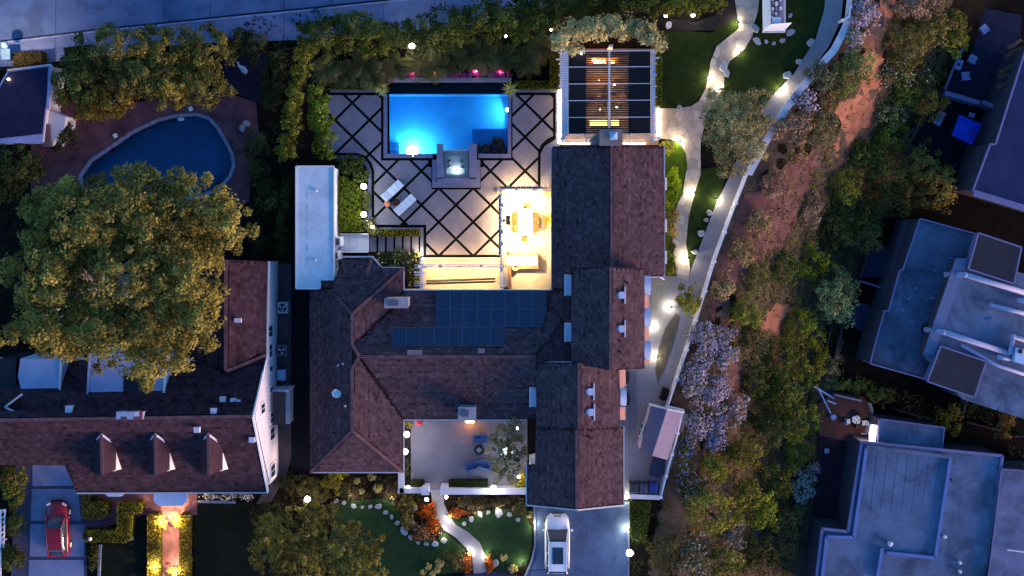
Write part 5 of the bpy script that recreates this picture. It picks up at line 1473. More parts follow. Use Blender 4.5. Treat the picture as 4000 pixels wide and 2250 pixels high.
# ------------------------------------------------------------------ cars
def car(name, label, loc, rz, paint, L, W, H, suv):
    t = thing(name, (0, 0, 0), label, 'car'); ORG[t.name] = (0, 0, 0)
    hl, hw = L / 2, W / 2
    belt = .60 * H if suv else .62 * H
    def rg(y, w, zb, zt, cr=.80):
        return [(-w * .90, y, zb), (-w, y, zb + (zt - zb) * .35), (-w * .985, y, zb + (zt - zb) * .75), (-w * cr, y, zt), (0, y, zt + .035), (w * cr, y, zt), (w * .985, y, zb + (zt - zb) * .75), (w, y, zb + (zt - zb) * .35), (w * .90, y, zb)]
    st = [(-hl, hw * .66, .38, .70 * belt / .9, .8), (-hl + .10, hw * .84, .26, belt * .93, .82), (-hl + .45, hw * .96, .20, belt, .84), (-.9, hw, .18, belt, .86), (.35, hw, .18, belt * .99, .86), (hl - 1.35, hw * .99, .18, belt * .97, .84), (hl - .7, hw * .95, .20, belt * .93, .82), (hl - .28, hw * .84, .24, belt * .86, .78), (hl - .06, hw * .66, .30, belt * .74, .74), (hl, hw * .5, .36, belt * .62, .7)]
    MB().loft([rg(*q) for q in st]).build('body', paint, t, smooth=True)
    # greenhouse in dark glass, roof panel and pillars in paint
    gy = [(-hl + .08, .60, belt * .98), (-hl + .42, .68, H - .10), (-hl + 1.0, .71, H - .02), (.05, .72, H), (.42, .70, H - .06), (1.25, .76, belt * .97)] if suv else [(-hl + .12, .58, belt * .98), (-hl + .75, .60, H - .10), (-hl + 1.3, .63, H - .02), (-.05, .63, H), (.30, .61, H - .07), (1.10, .74, belt * .97)]
    rings = []
    for (y, k, z) in gy:
        kb = .90; z0 = belt * .95
        zz = max(z, z0 + .012)
        rings.append([(-hw * kb, y, z0), (-hw * (kb * .55 + k * .45), y, z0 + (zz - z0) * .55), (-hw * k, y, zz - .03), (-hw * k * .8, y, zz), (hw * k * .8, y, zz), (hw * k, y, zz - .03), (hw * (kb * .55 + k * .45), y, z0 + (zz - z0) * .55), (hw * kb, y, z0)])
    MB().loft(rings).build('windows', GLASS_D, t, smooth=True)
    rp = [q for q in gy if q[2] > H - .11][:-1] + [gy[-2]]
    mb = MB()
    for a, b in zip(gy[1:-2], gy[2:-1]):
        for (u0, u1, z_) in ((-1.0, -.72, 0), (-.72, 0, .018), (0, .72, .018), (.72, 1.0, 0)):
            def pt(q, u): return (hw * q[1] * u * 1.005, q[0], q[2] + .02 - (.03 if abs(u) > .9 else 0))
            mb.face([pt(a, u0), pt(a, u1), pt(b, u1), pt(b, u0)])
    mb.build('roof', paint, t, smooth=True)
    for sx in (-1, 1):       # pillars and rails
        a, b = gy[-2], gy[-1]
        MB().tube([(sx * hw * a[1] * .98, a[0], a[2]), (sx * hw * (b[1] + .08), b[0], b[2] + .02)], [.045, .055], 6).build('pillar', paint, t)
        a, b = gy[1], gy[0]
        MB().tube([(sx * hw * a[1] * .98, a[0], a[2]), (sx * hw * (b[1] + .18), b[0], b[2] + .04)], [.05, .06], 6).build('pillar', paint, t)
        pts = [(sx * hw * (q[1] + .01), q[0], q[2] + (.04 if suv else 0)) for q in gy[1:-1]]
        MB().tube(pts, .028, 6).build('roof_rail', WHITE if suv else paint, t)
        for y in ((-.45,) if not suv else (-.55, -1.55)):
            MB().tube([(sx * hw * .905, y, belt), (sx * hw * .76, y, H - .06)], .03, 5).build('pillar', paint if suv else BLACK, t)
        # wheels
        for y in (-hl + .85, hl - .92):
            w = MB(); w.tube([(sx * (hw - .20), y, .34), (sx * (hw + .01), y, .34)], [.34, .34], 20); wo = w.build('wheel', BLACK, t)
            MB().tube([(sx * (hw - .04), y, .34), (sx * (hw + .025), y, .34)], [.23, .20], 14).build('rim', VENT, wo)
        m = MB(); m.ball((sx * (hw + .10), gy[-1][0] - .05, belt + .08), .11, 10, 6, .7); m.build('mirror', paint, t, smooth=True)
        MB().box((sx * hw * .70, hl - .20, belt * .80), (.34, .16, .12), rz=-sx * .5).build('headlight', mat('headlight', (.62, .58, .56), .15, .1, 3, spec=.7), t)
        MB().box((sx * hw * .72, -hl + .06, belt * .86), (.26, .10, .16), rz=sx * .35).build('taillight', mat('taillight', (.35, .02, .02), .3, .1, 3), t)
    MB().box((0, hl - .02, belt * .62), (.85, .06, .16)).build('grille', BLACK, t)
    MB().box((0, hl - .12, belt * .83), (.60, .08, .03)).build('hood_trim', BLACK, t)
    MB().box((0, hl - .00, .36), (W * .55, .1, .16)).build('bumper', BLACK, t)
    if suv:
        MB().prism([(-.43, -1.35), (.43, -1.35), (.43, -.02), (-.43, -.02)], H + .035, H + .05).build('sunroof', GLASS_D, t)
        for sx in (-1, 1): MB().bar((sx * .55, hl - .55, belt * .905), (sx * .68, 1.35, belt * .985), .012, .02).build('hood_seam', BLACK, t)
    t.location = loc; t.rotation_euler = (0, 0, rz)
    return t
q = P(2177, 2122, .6)
car('parked_car', 'white SUV with a dark sunroof parked on the driveway by the garage', (q.x, q.y, .02), 0, mat('paint_white', (.60, .62, .66), .25, .03, 2, spec=.5), 4.82, 2.02, 1.68, True)
q = P(228, 2064, .5)
car('parked_car', 'small red hatchback parked on the slabbed driveway', (q.x, q.y, .03), 0, mat('paint_red', (.20, .004, .014), .25, .05, 2, spec=.5), 4.45, 1.80, 1.45, False)

# ------------------------------------------------------------------ lamps
def path_light(x, y, label, en=26, col=(1.0, .90, .62), off=(0, 0), grp='path lights in the gardens', h=.5):
    q = P(x, y, h)
    t = thing('path_light', (q.x, q.y, .0), label, 'path light', grp)
    MB().tube([(q.x, q.y, -.05), (q.x, q.y, h - .05)], .018, 6).build('stem', BLACK, t)
    MB().lathe((q.x, q.y, h - .05), [(.10, 0), (.085, .03), (.03, .07), (.01, .085)], 12).build('cap', BLACK, t)
    MB().lathe((q.x, q.y, h - .12), [(.022, 0), (.028, .03), (.022, .07)], 8).build('bulb', LIT, t)
    point('path_light_glow', (q.x + off[0], q.y + off[1], h - .10), en * 2.6, col, .05, t)
def globe(x, y, label, r_=.25, en=55, h=2.0, col=(.96, 1.0, .96), cat='lamp', grp='white globe lamps', m=None):
    r = r_ * .72; q = P(x, y, h)
    t = thing('globe_lamp', (q.x, q.y, 0), label, cat, grp)
    MB().tube([(q.x, q.y, -.05), (q.x, q.y, h - r)], .035, 8).build('post', BLACK, t)
    MB().lathe((q.x, q.y, h - r - .04), [(.10, 0), (.07, .05)], 10).build('collar', BLACK, t)
    MB().ball((q.x, q.y, h), r, 18, 10).build('globe', m or LIT, t, smooth=True)
    point('globe_light', (q.x, q.y, h - r - .08), en * .9, col, r * .5, t)
    point('globe_light', (q.x, q.y, h + r + .10), en * .4, col, r * .5, t)
PLS = [(2885, 86, 'path light at the upper end of the flagstone path', 26, (-.12, 0)), (2893, 203, 'path light on the garden side of the flagstone path below the white counter', 34, (.0, .0)), (2762, 303, 'path light on the pergola side of the flagstone path', 26, (.14, 0)),
       (2820, 345, 'path light tucked against the grey tree beside the path', 16, (-.1, 0)), (2656, 552, 'path light where the flagstone path splits near the pergola', 34, (-.05, -.05)), (2712, 752, 'path light on the lens-shaped lawn beside the path', 30, (-.14, 0)),
       (2797, 776, 'path light beside the railing walkway at the lens-shaped lawn', 34, (.1, -.1)), (2690, 1007, 'path light at the lower tip of the lens-shaped lawn', 36, (-.16, 0)), (2622, 1200, 'path light beside the small yellow tree', 26, (-.1, 0)),
       (2541, 1276, 'path light against the house under the middle blue hood', 26, (.25, 0)), (2569, 1393, 'path light beside the dark gravel wedge', 24, (-.2, 0)), (3051, 337, 'path light at the bend of the railing walkway', 40, (.05, -.15)),
       (1373, 1949, 'path light on the curved edge of the front bed near the shrubs', 22, (.05, .05)), (1522, 1952, 'path light on the front bed edge near the courtyard wall', 30, (.05, .08)), (1764, 2027, 'path light on the bend of the curved front path', 40, (-.15, .05)),
       (1722, 2088, 'path light beside the orange flowers on the front path', 34, (.1, .1)), (1826, 2169, 'path light at the lower end of the front path, round bed side', 36, (.12, .05)), (1906, 2177, 'path light at the lower end of the front path, driveway side', 30, (-.12, 0)),
       (1863, 1998, 'path light in the bed below the courtyard wall', 26, (0, -.05)), (1948, 1979, 'path light near the large pale stone below the courtyard wall', 22, (0, -.05)), (2079, 2054, 'path light on the driveway kerb near the parked car', 34, (.1, 0)),
       (2043, 2204, 'path light on the lawn at the driveway mouth', 30, (-.05, 0)), (2457, 2070, 'path light on the hedge side of the driveway', 36, (-.2, 0)), (2455, 1953, 'path light at the garage corner by the bins', 34, (-.2, 0)),
       (1629, 993, 'path light at the end of the stepping slabs', 26, (.2, .05))]
for x, y, l, en, off in PLS: path_light(x, y, l, en, off=off)
for x, y, l in ((632, 2043, 'warm path light on the hedge by the brick walk, upper pair'), (694, 2036, 'warm path light on the brick walk across from the hedge, upper pair'), (606, 2222, 'warm path light on the hedge by the brick walk, lower pair'), (692, 2238, 'warm path light on the brick walk across from the hedge, lower pair')):
    path_light(x, y, l, 250, (1.0, .68, .26), (-.1 if x < 650 else -.2, .05), 'warm lights of the brick walk', 1.15)
    q = P(x - 6, y - 4, .5)
    t = thing('lit_bush', (q.x, q.y, 0), 'lit bush under the ' + l.replace(' across from the hedge', '').replace(' on the hedge', ''), 'bush', 'bushes lit by the brick walk lights')
    gg = np.random.default_rng(int(x)); C = np.array([(q.x + gg.normal() * .2, q.y + gg.normal() * .22, .35 + gg.random() * .2) for _ in range(22)])
    leafy('foliage', C, np.full(22, .2), np.ones(22), 20, .10, int(x), leafmat('walk_bush', (.22, .20, .05)), t); MB().tube([(q.x, q.y, 0), (q.x, q.y, .4)], .03, 6).build('stem', BARK, t)
for a in ((1609, 180, 'white globe lamp glowing among the palms behind the pool', .30, 60, 2.2), (1421, 728, 'white globe lamp beside the patio, nearer the pool', .30, 46, 2.0), (1421, 838, 'white globe lamp beside the patio, nearer the entry ramp', .30, 46, 2.0),
          (1201, 1950, 'tall white globe lamp at the tip of the front tree', .30, 80, 2.8), (1589, 1697, 'white globe lamp in the courtyard nearer the chimney', .31, 26, 2.2), (1582, 1764, 'white globe lamp in the courtyard nearer the gate', .31, 26, 2.2),
          (1928, 1907, 'white globe lamp on the courtyard wall', .30, 46, 1.9), (2460, 2160, 'large white globe lamp beside the driveway', .36, 70, 2.2)):
    globe(*a)
for a in ((1455, 886, 'small white lamp among the shrubs by the entry ramp', .15, 18, .9), (1594, 1901, 'small white lamp inside the courtyard wall corner', .13, 12, 1.0), (2027, 1862, 'small warm lamp by the lit shrub in the courtyard', .17, 16, 1.2),
          (1667, 1952, 'warm lamp on the gate side nearer the west lawn', .20, 30, 1.0), (1743, 1942, 'warm lamp on the gate side nearer the garage', .18, 26, 1.0), (2601, 62, 'small white lamp under the hedge beside the mulch bed, nearer the pergola', .16, 20, .7), (2707, 59, 'white lamp under the hedge beside the mulch bed, farther from the pergola', .20, 26, .7),
          (2152, 116, 'small white lamp left of the silver tree', .12, 12, .9), (1975, 141, 'small white lamp high in the hedge behind the pool', .13, 12, 1.2), (2020, 1673, 'tiny white lamp in the courtyard tree near the roof', .11, 6, 1.2), (2420, 210, 'tiny white lamp at the pergola corner under the silver tree', .08, 3, 3.4) if False else (2270, 210, 'tiny white lamp at the pergola edge under the silver tree', .08, 3, 3.4)):
    globe(a[0], a[1], a[2], a[3], a[4], a[5], (1.0, .92, .70) if 'warm' in a[2] else (.95, 1.0, .92), grp='small lamps in the beds', m=LIT_W if 'warm' in a[2] else None)
# coloured uplights in the flower border behind the pool
for k, (x, y, cc, l) in enumerate(((1517, 293, (1.0, .25, .30), 'pink uplight in the border by the agave nearest the tall hedges'), (1615, 290, (1.0, .30, .45), 'pink uplight in the border, second from the tall hedges'), (1697, 289, (1.0, .75, .25), 'golden uplight in the middle of the flower border'), (1858, 281, (1.0, .25, .55), 'pink uplight in the border under the palms'), (1955, 285, (1.0, .30, .45), 'pink uplight in the border by the agave nearest the pergola'))):
    q = P(x, y, .4); t = thing('uplight', (q.x, q.y, 0), l, 'lamp', 'coloured uplights behind the pool')
    MB().lathe((q.x, q.y, .0), [(.05, 0), (.09, .2), (.10, .34), (.09, .36)], 10).build('housing', BLACK, t)
    MB().lathe((q.x, q.y, .36), [(.095, 0), (.12, .04), (.06, .07)], 10).build('lens', mat('lens_%d' % k, cc, emit=10, ecol=tuple(.5 + .5 * v for v in cc)), t)
    point('uplight_glow', (q.x, q.y + .05, .62), 16, cc, .06, t)

# ------------------------------------------------------------------ courtyard
c = P(1800, 1920, 0)
cw = thing('courtyard_wall', (c.x, c.y, 0), 'low white courtyard wall with pillars either side of the gate opening', 'wall')
for (x0, x1, y0, y1, z) in ((1557, 1576, 1845, 1926, 1.3), (1562, 1650, 1909, 1925, 1.3), (1722, 2058, 1910, 1930, 1.3), (1648, 1674, 1904, 1932, 1.55), (1722, 1750, 1904, 1932, 1.55)):
    w = MB().prism(P2([(x0, y0), (x1, y0), (x1, y1), (x0, y1)], z - .08), 0, z - .08).build('wall_run', WHITE_W, cw)
    MB().prism(P2([(x0 - 2, y0 - 2), (x1 + 2, y0 - 2), (x1 + 2, y1 + 2), (x0 - 2, y1 + 2)], z), z - .08, z).build('coping', WHITE_W, w)
MB().prism(P2([(1674, 1912), (1722, 1912), (1722, 1922), (1674, 1922)], .12), .0, .12).build('gate_step', PAVEM, cw)
DKG = (.022, .032, .020)
hedge_box('hedge', 'low dark clipped hedge in the courtyard corner by the small lamp', [(1606, 1880), (1654, 1880), (1654, 1906), (1606, 1906)], 0, .8, DKG, 'dark_box', 1)
hedge_box('hedge', 'long low dark clipped hedge inside the courtyard wall', [(1753, 1880), (1905, 1880), (1905, 1907), (1753, 1907)], 0, .8, DKG, 'dark_box', 2)
q = P(1871, 1760, .7)
t = thing('fire_table', (q.x, q.y, .03), 'black round ring table with a square grey middle in the courtyard', 'table')
MB().lathe((q.x, q.y, .03), [(.36, 0), (.40, .3), (.40, .55), (.28, .55), (.28, .45)], 24).build('ring', BLACK, t)
MB().box((q.x, q.y, .50), (.34, .34, .10), .75).build('burner', mat('burner_grey', (.20, .20, .22), .6, .3, 6), t)
BLUEC = mat('blue_fabric', (.06, .10, .24), .85, .2, 3)
def armchair(x, y, rz, label):
    t = thing('armchair', (0, 0, 0), label, 'chair', 'blue seats in the courtyard'); ORG[t.name] = (0, 0, 0)
    MB().box((0, 0, .30), (.95, .62, .24)).build('seat', BLUEC, t)
    MB().box((0, -.32, .52), (1.0, .16, .44)).build('backrest', BLUEC, t)
    for s in (-1, 1):
        MB().box((s * .50, 0, .42), (.14, .66, .26)).build('armrest', BLUEC, t)
        for u in (-1, 1): MB().box((s * .42, u * .24, .09), (.05, .05, .18)).build('leg', BLACK, t)
    MB().box((.15 * (1 if rz else -1), -.16, .52), (.36, .14, .32), rz=.3).build('cushion', mat('cushion_navy', (.015, .025, .07), .9, .2, 3), t)
    q = P(x, y, .3); t.location = (q.x, q.y, .03); t.rotation_euler = (0, 0, rz)
armchair(1876, 1712, math.pi, 'blue two-seat sofa in the courtyard nearer the roof')
armchair(1845, 1818, .35, 'blue armchair in the courtyard beside the pale cloth')
armchair(1895, 1812, -.3, 'blue armchair in the courtyard under the tree edge')
q = P(1864, 1816, .4); tag(MB().box((q.x, q.y, .30), (.26, .14, .06), .3).build('folded_cloth', WHITE), 'small pale folded cloth between the courtyard armchairs', 'cloth')
q = P(1637, 1648, 1.2)
t = thing('red_parasol', (q.x, q.y, .03), 'closed red parasol tip showing under the courtyard eave', 'parasol')
mb = MB(); A, B, C_ = P(1622, 1642, 1.9), P(1654, 1642, 1.9), P(1638, 1657, 1.6); mb.lathe((q.x, q.y, 1.1), [(.34, .0), (.22, .3), (.08, .7), (.02, .8)], 10); mb.build('canopy', mat('red_cloth', (.42, .04, .07), .85, .15, 3), t)
MB().tube([(q.x, q.y, .03), (q.x, q.y, 1.2)], .03, 8).build('pole', WHITE, t)
q = P(1836, 1647, 1.0); t = thing('courtyard_fire', (q.x, q.y, .03), 'glowing orange outdoor fireplace opening below the courtyard chimney', 'fireplace')
MB().prism(P2([(1815, 1638), (1852, 1638), (1850, 1648), (1817, 1648)], .4), .03, .4).build('hearth', WOOD_D, t)
for k in range(5):
    w = P(1822 + k * 6.5, 1647, .4); MB().lathe((w.x, w.y, .4), [(.06, 0), (.08, .08), (.02, .26)], 7).build('flame', FL, t)
point('hearth_glow', P(1834, 1656, .8), 9, (1.0, .45, .18), .15, t)
# lit fountain under the courtyard tree
q = P(1980, 1768, .6)
t = thing('fountain', (q.x, q.y, .03), 'small pale blue glowing fountain under the courtyard tree', 'fountain')
MB().lathe((q.x, q.y, .03), [(.42, 0), (.48, .2), (.50, .40), (.42, .40), (.38, .30)], 20).build('bowl', mat('fountain_stone', (.35, .38, .40), .7, .15, 3), t)
MB().lathe((q.x, q.y, .30), [(.39, 0), (.39, .05)], 20).build('water', mat('lit_water', (.4, .8, .9), .1, .1, 3, emit=1.5, ecol=(.35, .75, .85)), t)
MB().lathe((q.x, q.y, .35), [(.12, 0), (.06, .3), (.16, .45), (.12, .5)], 12).build('spout', MATS['fountain_stone'], t)
for (dx, dy) in ((0, -.1), (.12, .05), (-.1, .1)): MB().ball((q.x + dx, q.y + dy, .95), .09, 10, 6).build('fountain_lamp', LIT, t)
point('fountain_glow', (q.x, q.y, 1.25), 22, (.75, .95, 1.0), .1, t)

# ------------------------------------------------------------------ white railing along the bank
def railing(label, pts, h, nb, post_every=14, base=.25, z0=.04):
    q = P(*pts[0], z0); t = thing('railing', (q.x, q.y, z0), label, 'railing')
    W = [P(a, b, h) for a, b in pts]
    seg = [(W[i + 1] - W[i]).length for i in range(len(W) - 1)]; tot = sum(seg)
    def at(d):
        for i, s in enumerate(seg):
            if d <= s or i == len(seg) - 1: return W[i].lerp(W[i + 1], min(1, d / s))
            d -= s
    for i in range(len(W) - 1):
        a, b = W[i], W[i + 1]
        MB().bar(a, b, .10, .07).build('top_rail', WHITE, t)
        MB().bar(Vector((a.x, a.y, z0 + .3)), Vector((b.x, b.y, z0 + .3)), .08, .06).build('bottom_rail', WHITE, t)
        MB().bar(Vector((a.x, a.y, z0 + .09)), Vector((b.x, b.y, z0 + .09)), .16, .2).build('plinth', WHITE, t)
    me = None
    for k in range(nb):
        p = at(tot * (k + .5) / nb)
        if me is None:
            o = MB().box((p.x, p.y, (z0 + .3 + h) / 2), (.05, .05, h - z0 - .3)).build('baluster', WHITE, t); me = o.data; c0 = p.copy()
        else:
            o = bpy.data.objects.new('baluster', me); COL.objects.link(o); o.parent = t; o.location = (p.x - c0.x, p.y - c0.y, 0)
    npst = max(2, nb // post_every)
    for k in range(npst + 1):
        p = at(tot * k / npst); po = MB().box((p.x, p.y, (h + .1 + z0) / 2), (.15, .15, h + .1 - z0)).build('post', WHITE, t)
        MB().box((p.x, p.y, h + .13), (.21, .21, .05)).build('post_cap', WHITE, po)
    return t
railing('long white baluster railing beside the walkway below the grey tree', [(2920, 680), (2905, 720), (2850, 860), (2795, 1010), (2740, 1190), (2690, 1350), (2608, 1592)], 1.05, 160, 18)
railing('white railing running along the bank beyond the small grey shed', [(2668, 1608), (2640, 1725), (2610, 1830), (2582, 1942)], 1.05, 66, 16)
railing('white baluster railing at the top bend of the walkway', [(3330, -40), (3318, 65), (3290, 80)], 1.05, 26, 12)
# plain white low wall between the two railings round the bend
q = P(3150, 260, 0)
t = thing('low_wall', (q.x, q.y, 0), 'smooth low white wall along the curved walkway above the bank', 'wall')
LW = [(3322, 60), (3292, 130), (3258, 195), (3200, 262), (3130, 345), (3066, 430), (2990, 555), (2925, 680)]
for a, b in zip(LW[:-1], LW[1:]):
    w = MB().bar(P(*a, .30), P(*b, .30), .45, .62).build('wall_run', WHITE_W, t)
    MB().bar(P(*a, .66), P(*b, .66), .56, .09).build('coping', WHITE_W, w)
q = P(2520, 1945, .5)
t = thing('low_wall', (q.x, q.y, 0), 'short pale wall below the three wheelie bins', 'wall')
MB().prism(P2([(2460, 1932), (2578, 1938), (2577, 1953), (2458, 1948)], .9), 0, .9).build('wall_run', WHITE_W, t); MB().prism(P2([(2457, 1930), (2581, 1936), (2580, 1941), (2457, 1935)], .98), .9, .98).build('coping', WHITE_W, t)
q = P(2640, 1598, .5)
t = thing('low_wall', (q.x, q.y, 0), 'short white return wall at the shed end of the long railing', 'wall')
MB().bar(P(2600, 1588, .55), P(2670, 1606, .55), .2, 1.1).build('wall_run', WHITE_W, t); MB().bar(P(2600, 1588, 1.14), P(2670, 1606, 1.14), .28, .08).build('coping', WHITE_W, t)
# small shed
q = P(2580, 1690, 0)
sh = thing('garden_shed', (q.x, q.y, 0), 'small garden shed beside the white railing, roof slopes coloured as shaded and sunlit', 'shed')
MB().prism(P2([(2546, 1592), (2664, 1616), (2606, 1786), (2500, 1755)], 2.1), 0, 2.1).build('wall', WHITE_W, sh)
MB().face([P(2543, 1584, 2.2), P(2498, 1760, 2.2), P(2548, 1780, 2.9), P(2606, 1600, 2.9)]).build('roof', mat('felt_shaded', (.12, .12, .17), .9, .15, 3, fine=.12), sh)  # slope away from the sunset: its shade is put into the felt colour
MB().face([P(2606, 1600, 2.9), P(2548, 1780, 2.9), P(2606, 1797, 2.2), P(2668, 1612, 2.2)]).build('roof', mat('felt_sunlit', (.22, .17, .22), .9, .12, 3, fine=.1), sh)  # same felt on the sunset side, warm light put into its colour
MB().bar(P(2540, 1582, 2.22), P(2606, 1598, 2.95), .09, .14).build('bargeboard', WHITE, sh); MB().bar(P(2606, 1598, 2.95), P(2670, 1611, 2.22), .09, .14).build('bargeboard', TRIM, sh)
MB().bar(P(2498, 1705, 1.6), P(2515, 1655, 1.6), .12, .8).build('window', WHITE, sh)
for k in (0, 1): MB().bar(P(2499 + k * 8, 1700 - k * 24, 1.62), P(2505 + k * 8, 1681 - k * 24, 1.62), .14, .5).build('pane', GLASS_D, sh)
# bins, boxes and planter
for k, (x, l, col) in enumerate(((2475, 'dark wheelie bin nearest the garage wall', (.02, .03, .045)), (2512, 'grey-blue wheelie bin between the other two', (.035, .04, .07)), (2551, 'blue wheelie bin nearest the railing', (.012, .025, .16)))):
    q = P(x, 1905, .9); t = thing('wheelie_bin', (q.x, q.y, .03), l, 'bin', 'wheelie bins beside the garage')
    m_ = mat('bin_%d' % k, col, .5, .15, 4)
    MB().loft([[(q.x - .24, q.y - .28, .08), (q.x + .24, q.y - .28, .08), (q.x + .24, q.y + .28, .08), (q.x - .24, q.y + .28, .08)], [(q.x - .30, q.y - .36, .98), (q.x + .30, q.y - .36, .98), (q.x + .30, q.y + .36, .98), (q.x - .30, q.y + .36, .98)]]).build('body', m_, t)
    MB().loft([[(q.x - .33, q.y - .40, .99), (q.x + .33, q.y - .40, .99), (q.x + .33, q.y + .38, .99), (q.x - .33, q.y + .38, .99)], [(q.x - .24, q.y - .30, 1.09), (q.x + .24, q.y - .30, 1.09), (q.x + .24, q.y + .28, 1.09), (q.x - .24, q.y + .28, 1.09)]]).build('lid', m_, t)
    MB().tube([(q.x - .2, q.y + .44, .95), (q.x + .2, q.y + .44, .95)], .02, 6).build('handle', m_, t)
    for s in (-1, 1): MB().tube([(q.x + s * .22, q.y + .3, .1), (q.x + s * .28, q.y + .3, .1)], .1, 10).build('wheel', BLACK, t)
q = P(2575, 1825, .6); t = thing('storage_box', (q.x, q.y, .03), 'dark storage box between the shed and the bins', 'box')
MB().prism(P2([(2556, 1790), (2597, 1796), (2580, 1866), (2538, 1858)], .7), .03, .62).build('body', mat('box_navy', (.016, .018, .04), .7, .2, 3), t); MB().prism(P2([(2554, 1788), (2599, 1794), (2582, 1868), (2536, 1860)], .74), .63, .74).build('lid', mat('box_lid', (.020, .022, .05), .6, .2, 3), t)
q = P(2594, 1540, .4); t = thing('planter_box', (q.x, q.y, .03), 'dark brown planter box against the railing above the shed', 'planter')
for (a, b) in (((2591, 1512), (2614, 1522)), ((2614, 1522), (2597, 1564)), ((2597, 1564), (2576, 1556)), ((2576, 1556), (2591, 1512))): MB().bar(P(*a, .3), P(*b, .3), .05, .5).build('board', WOOD_D, t)
MB().prism(P2([(2592, 1515), (2612, 1523), (2596, 1561), (2578, 1554)], .45), .05, .45).build('soil', MULCH, t)
# white counter on the lawn
q = P(3035, 60, 0)
t = thing('garden_counter', (q.x, q.y, 0), 'white sloped-side raised structure holding stacked pale blocks on the lawn', 'structure')
MB().face([P(2978, -60, .5), P(2982, 122, .5), P(3012, 94, 1.2), P(3009, -60, 1.2)]).build('side_panel', WHITE, t)
MB().face([P(2982, 122, .5), P(3064, 120, .5), P(3094, 88, 1.2), P(3012, 94, 1.2)]).build('end_panel', WHITE, t)
MB().prism(P2([(2978, -60), (3064, -60), (3064, 128), (2978, 128)], .0), -.05, .45).build('base', WHITE_W, t)
MB().prism(P2([(3009, -60), (3060, -60), (3062, 92), (3012, 94)], .7), .2, .7).build('tray', mat('tray_grey', (.22, .20, .24), .8, .2, 3), t)
gg = np.random.default_rng(8)
for k in range(16):
    x, y = 3018 + (k % 3) * 15 + gg.uniform(-3, 3), -20 + (k // 3) * 18 + gg.uniform(-3, 3)
    MB().box(P(x, y, .85), (.10 + .16 * gg.random(), .12 + .22 * gg.random(), .3), gg.uniform(0, 1)).build('block', WHITE if k % 2 else MATS['tray_grey'], t)
MB().box(P(3032, 80, .9), (.66, .44, .3)).build('block', WHITE, t)

# stones on the lawns
STONE = mat('pale_stone', (.25, .25, .27), .85, .2, 2, fine=.1, obj_rand=.15)
def stone(x, y, r, label, grp, seed, h=.07, cat='stone'):
    q = P(x, y, h); gg = np.random.default_rng(seed); n = 7
    a0 = gg.random() * 6; el = 1 + .5 * gg.random(); rot = gg.random() * 3
    pts = []
    for k in range(n):
        a = 2 * math.pi * k / n + gg.normal() * .12; rr = r / 49.5 * (.82 + .3 * gg.random())
        u, v = rr * math.cos(a) * el, rr * math.sin(a); pts.append((q.x + u * math.cos(rot) - v * math.sin(rot), q.y + u * math.sin(rot) + v * math.cos(rot)))
    cx = sum(p[0] for p in pts) / n; cy = sum(p[1] for p in pts) / n
    mb = MB().loft([[(p[0], p[1], -.03) for p in pts], [(p[0], p[1], h * .7) for p in pts], [(cx + (p[0] - cx) * .82, cy + (p[1] - cy) * .82, h) for p in pts]])
    tag(mb.build('stepping_stone' if cat == 'stone' else 'rock', STONE), label, cat, grp)
ORDW = ['first', 'second', 'third', 'fourth', 'fifth', 'sixth', 'seventh', 'eighth', 'ninth', 'tenth', 'eleventh', 'twelfth', 'thirteenth', 'fourteenth', 'fifteenth']
for k, (x, y, r) in enumerate(((1312, 1958, 8), (1343, 1964, 8), (1381, 1978, 9), (1415, 1982, 7), (1446, 1980, 8), (1478, 1980, 11), (1506, 2002, 10), (1530, 2021, 9), (1552, 2043, 9), (1577, 2075, 14), (1603, 2100, 10), (1633, 2121, 8), (1664, 2125, 9), (1699, 2125, 14), (1734, 2112, 13))):
    stone(x, y, r, ORDW[k] + ' pale stepping stone along the west front lawn, counted from the tall globe lamp', 'stones of the west front lawn', 100 + k)
for k, (x, y, r) in enumerate(((1813, 2046, 9), (1841, 2028, 10), (1876, 2010, 10), (1907, 2003, 8), (1948, 2005, 17), (1991, 2010, 10), (2023, 2031, 10))):
    stone(x, y, r, ORDW[k] + ' pale stepping stone of the forecourt lawn, counted from the front path', 'stones of the forecourt lawn', 130 + k)
for k, (x, y, r) in enumerate(((2958, 160, 13), (2994, 163, 8), (3023, 169, 8), (3058, 158, 10), (3088, 127, 14), (3087, 60, 8))):
    stone(x, y, r, ORDW[k] + ' pale stepping stone around the white lawn structure, counted from the flagstone path', 'stones around the white lawn structure', 150 + k)
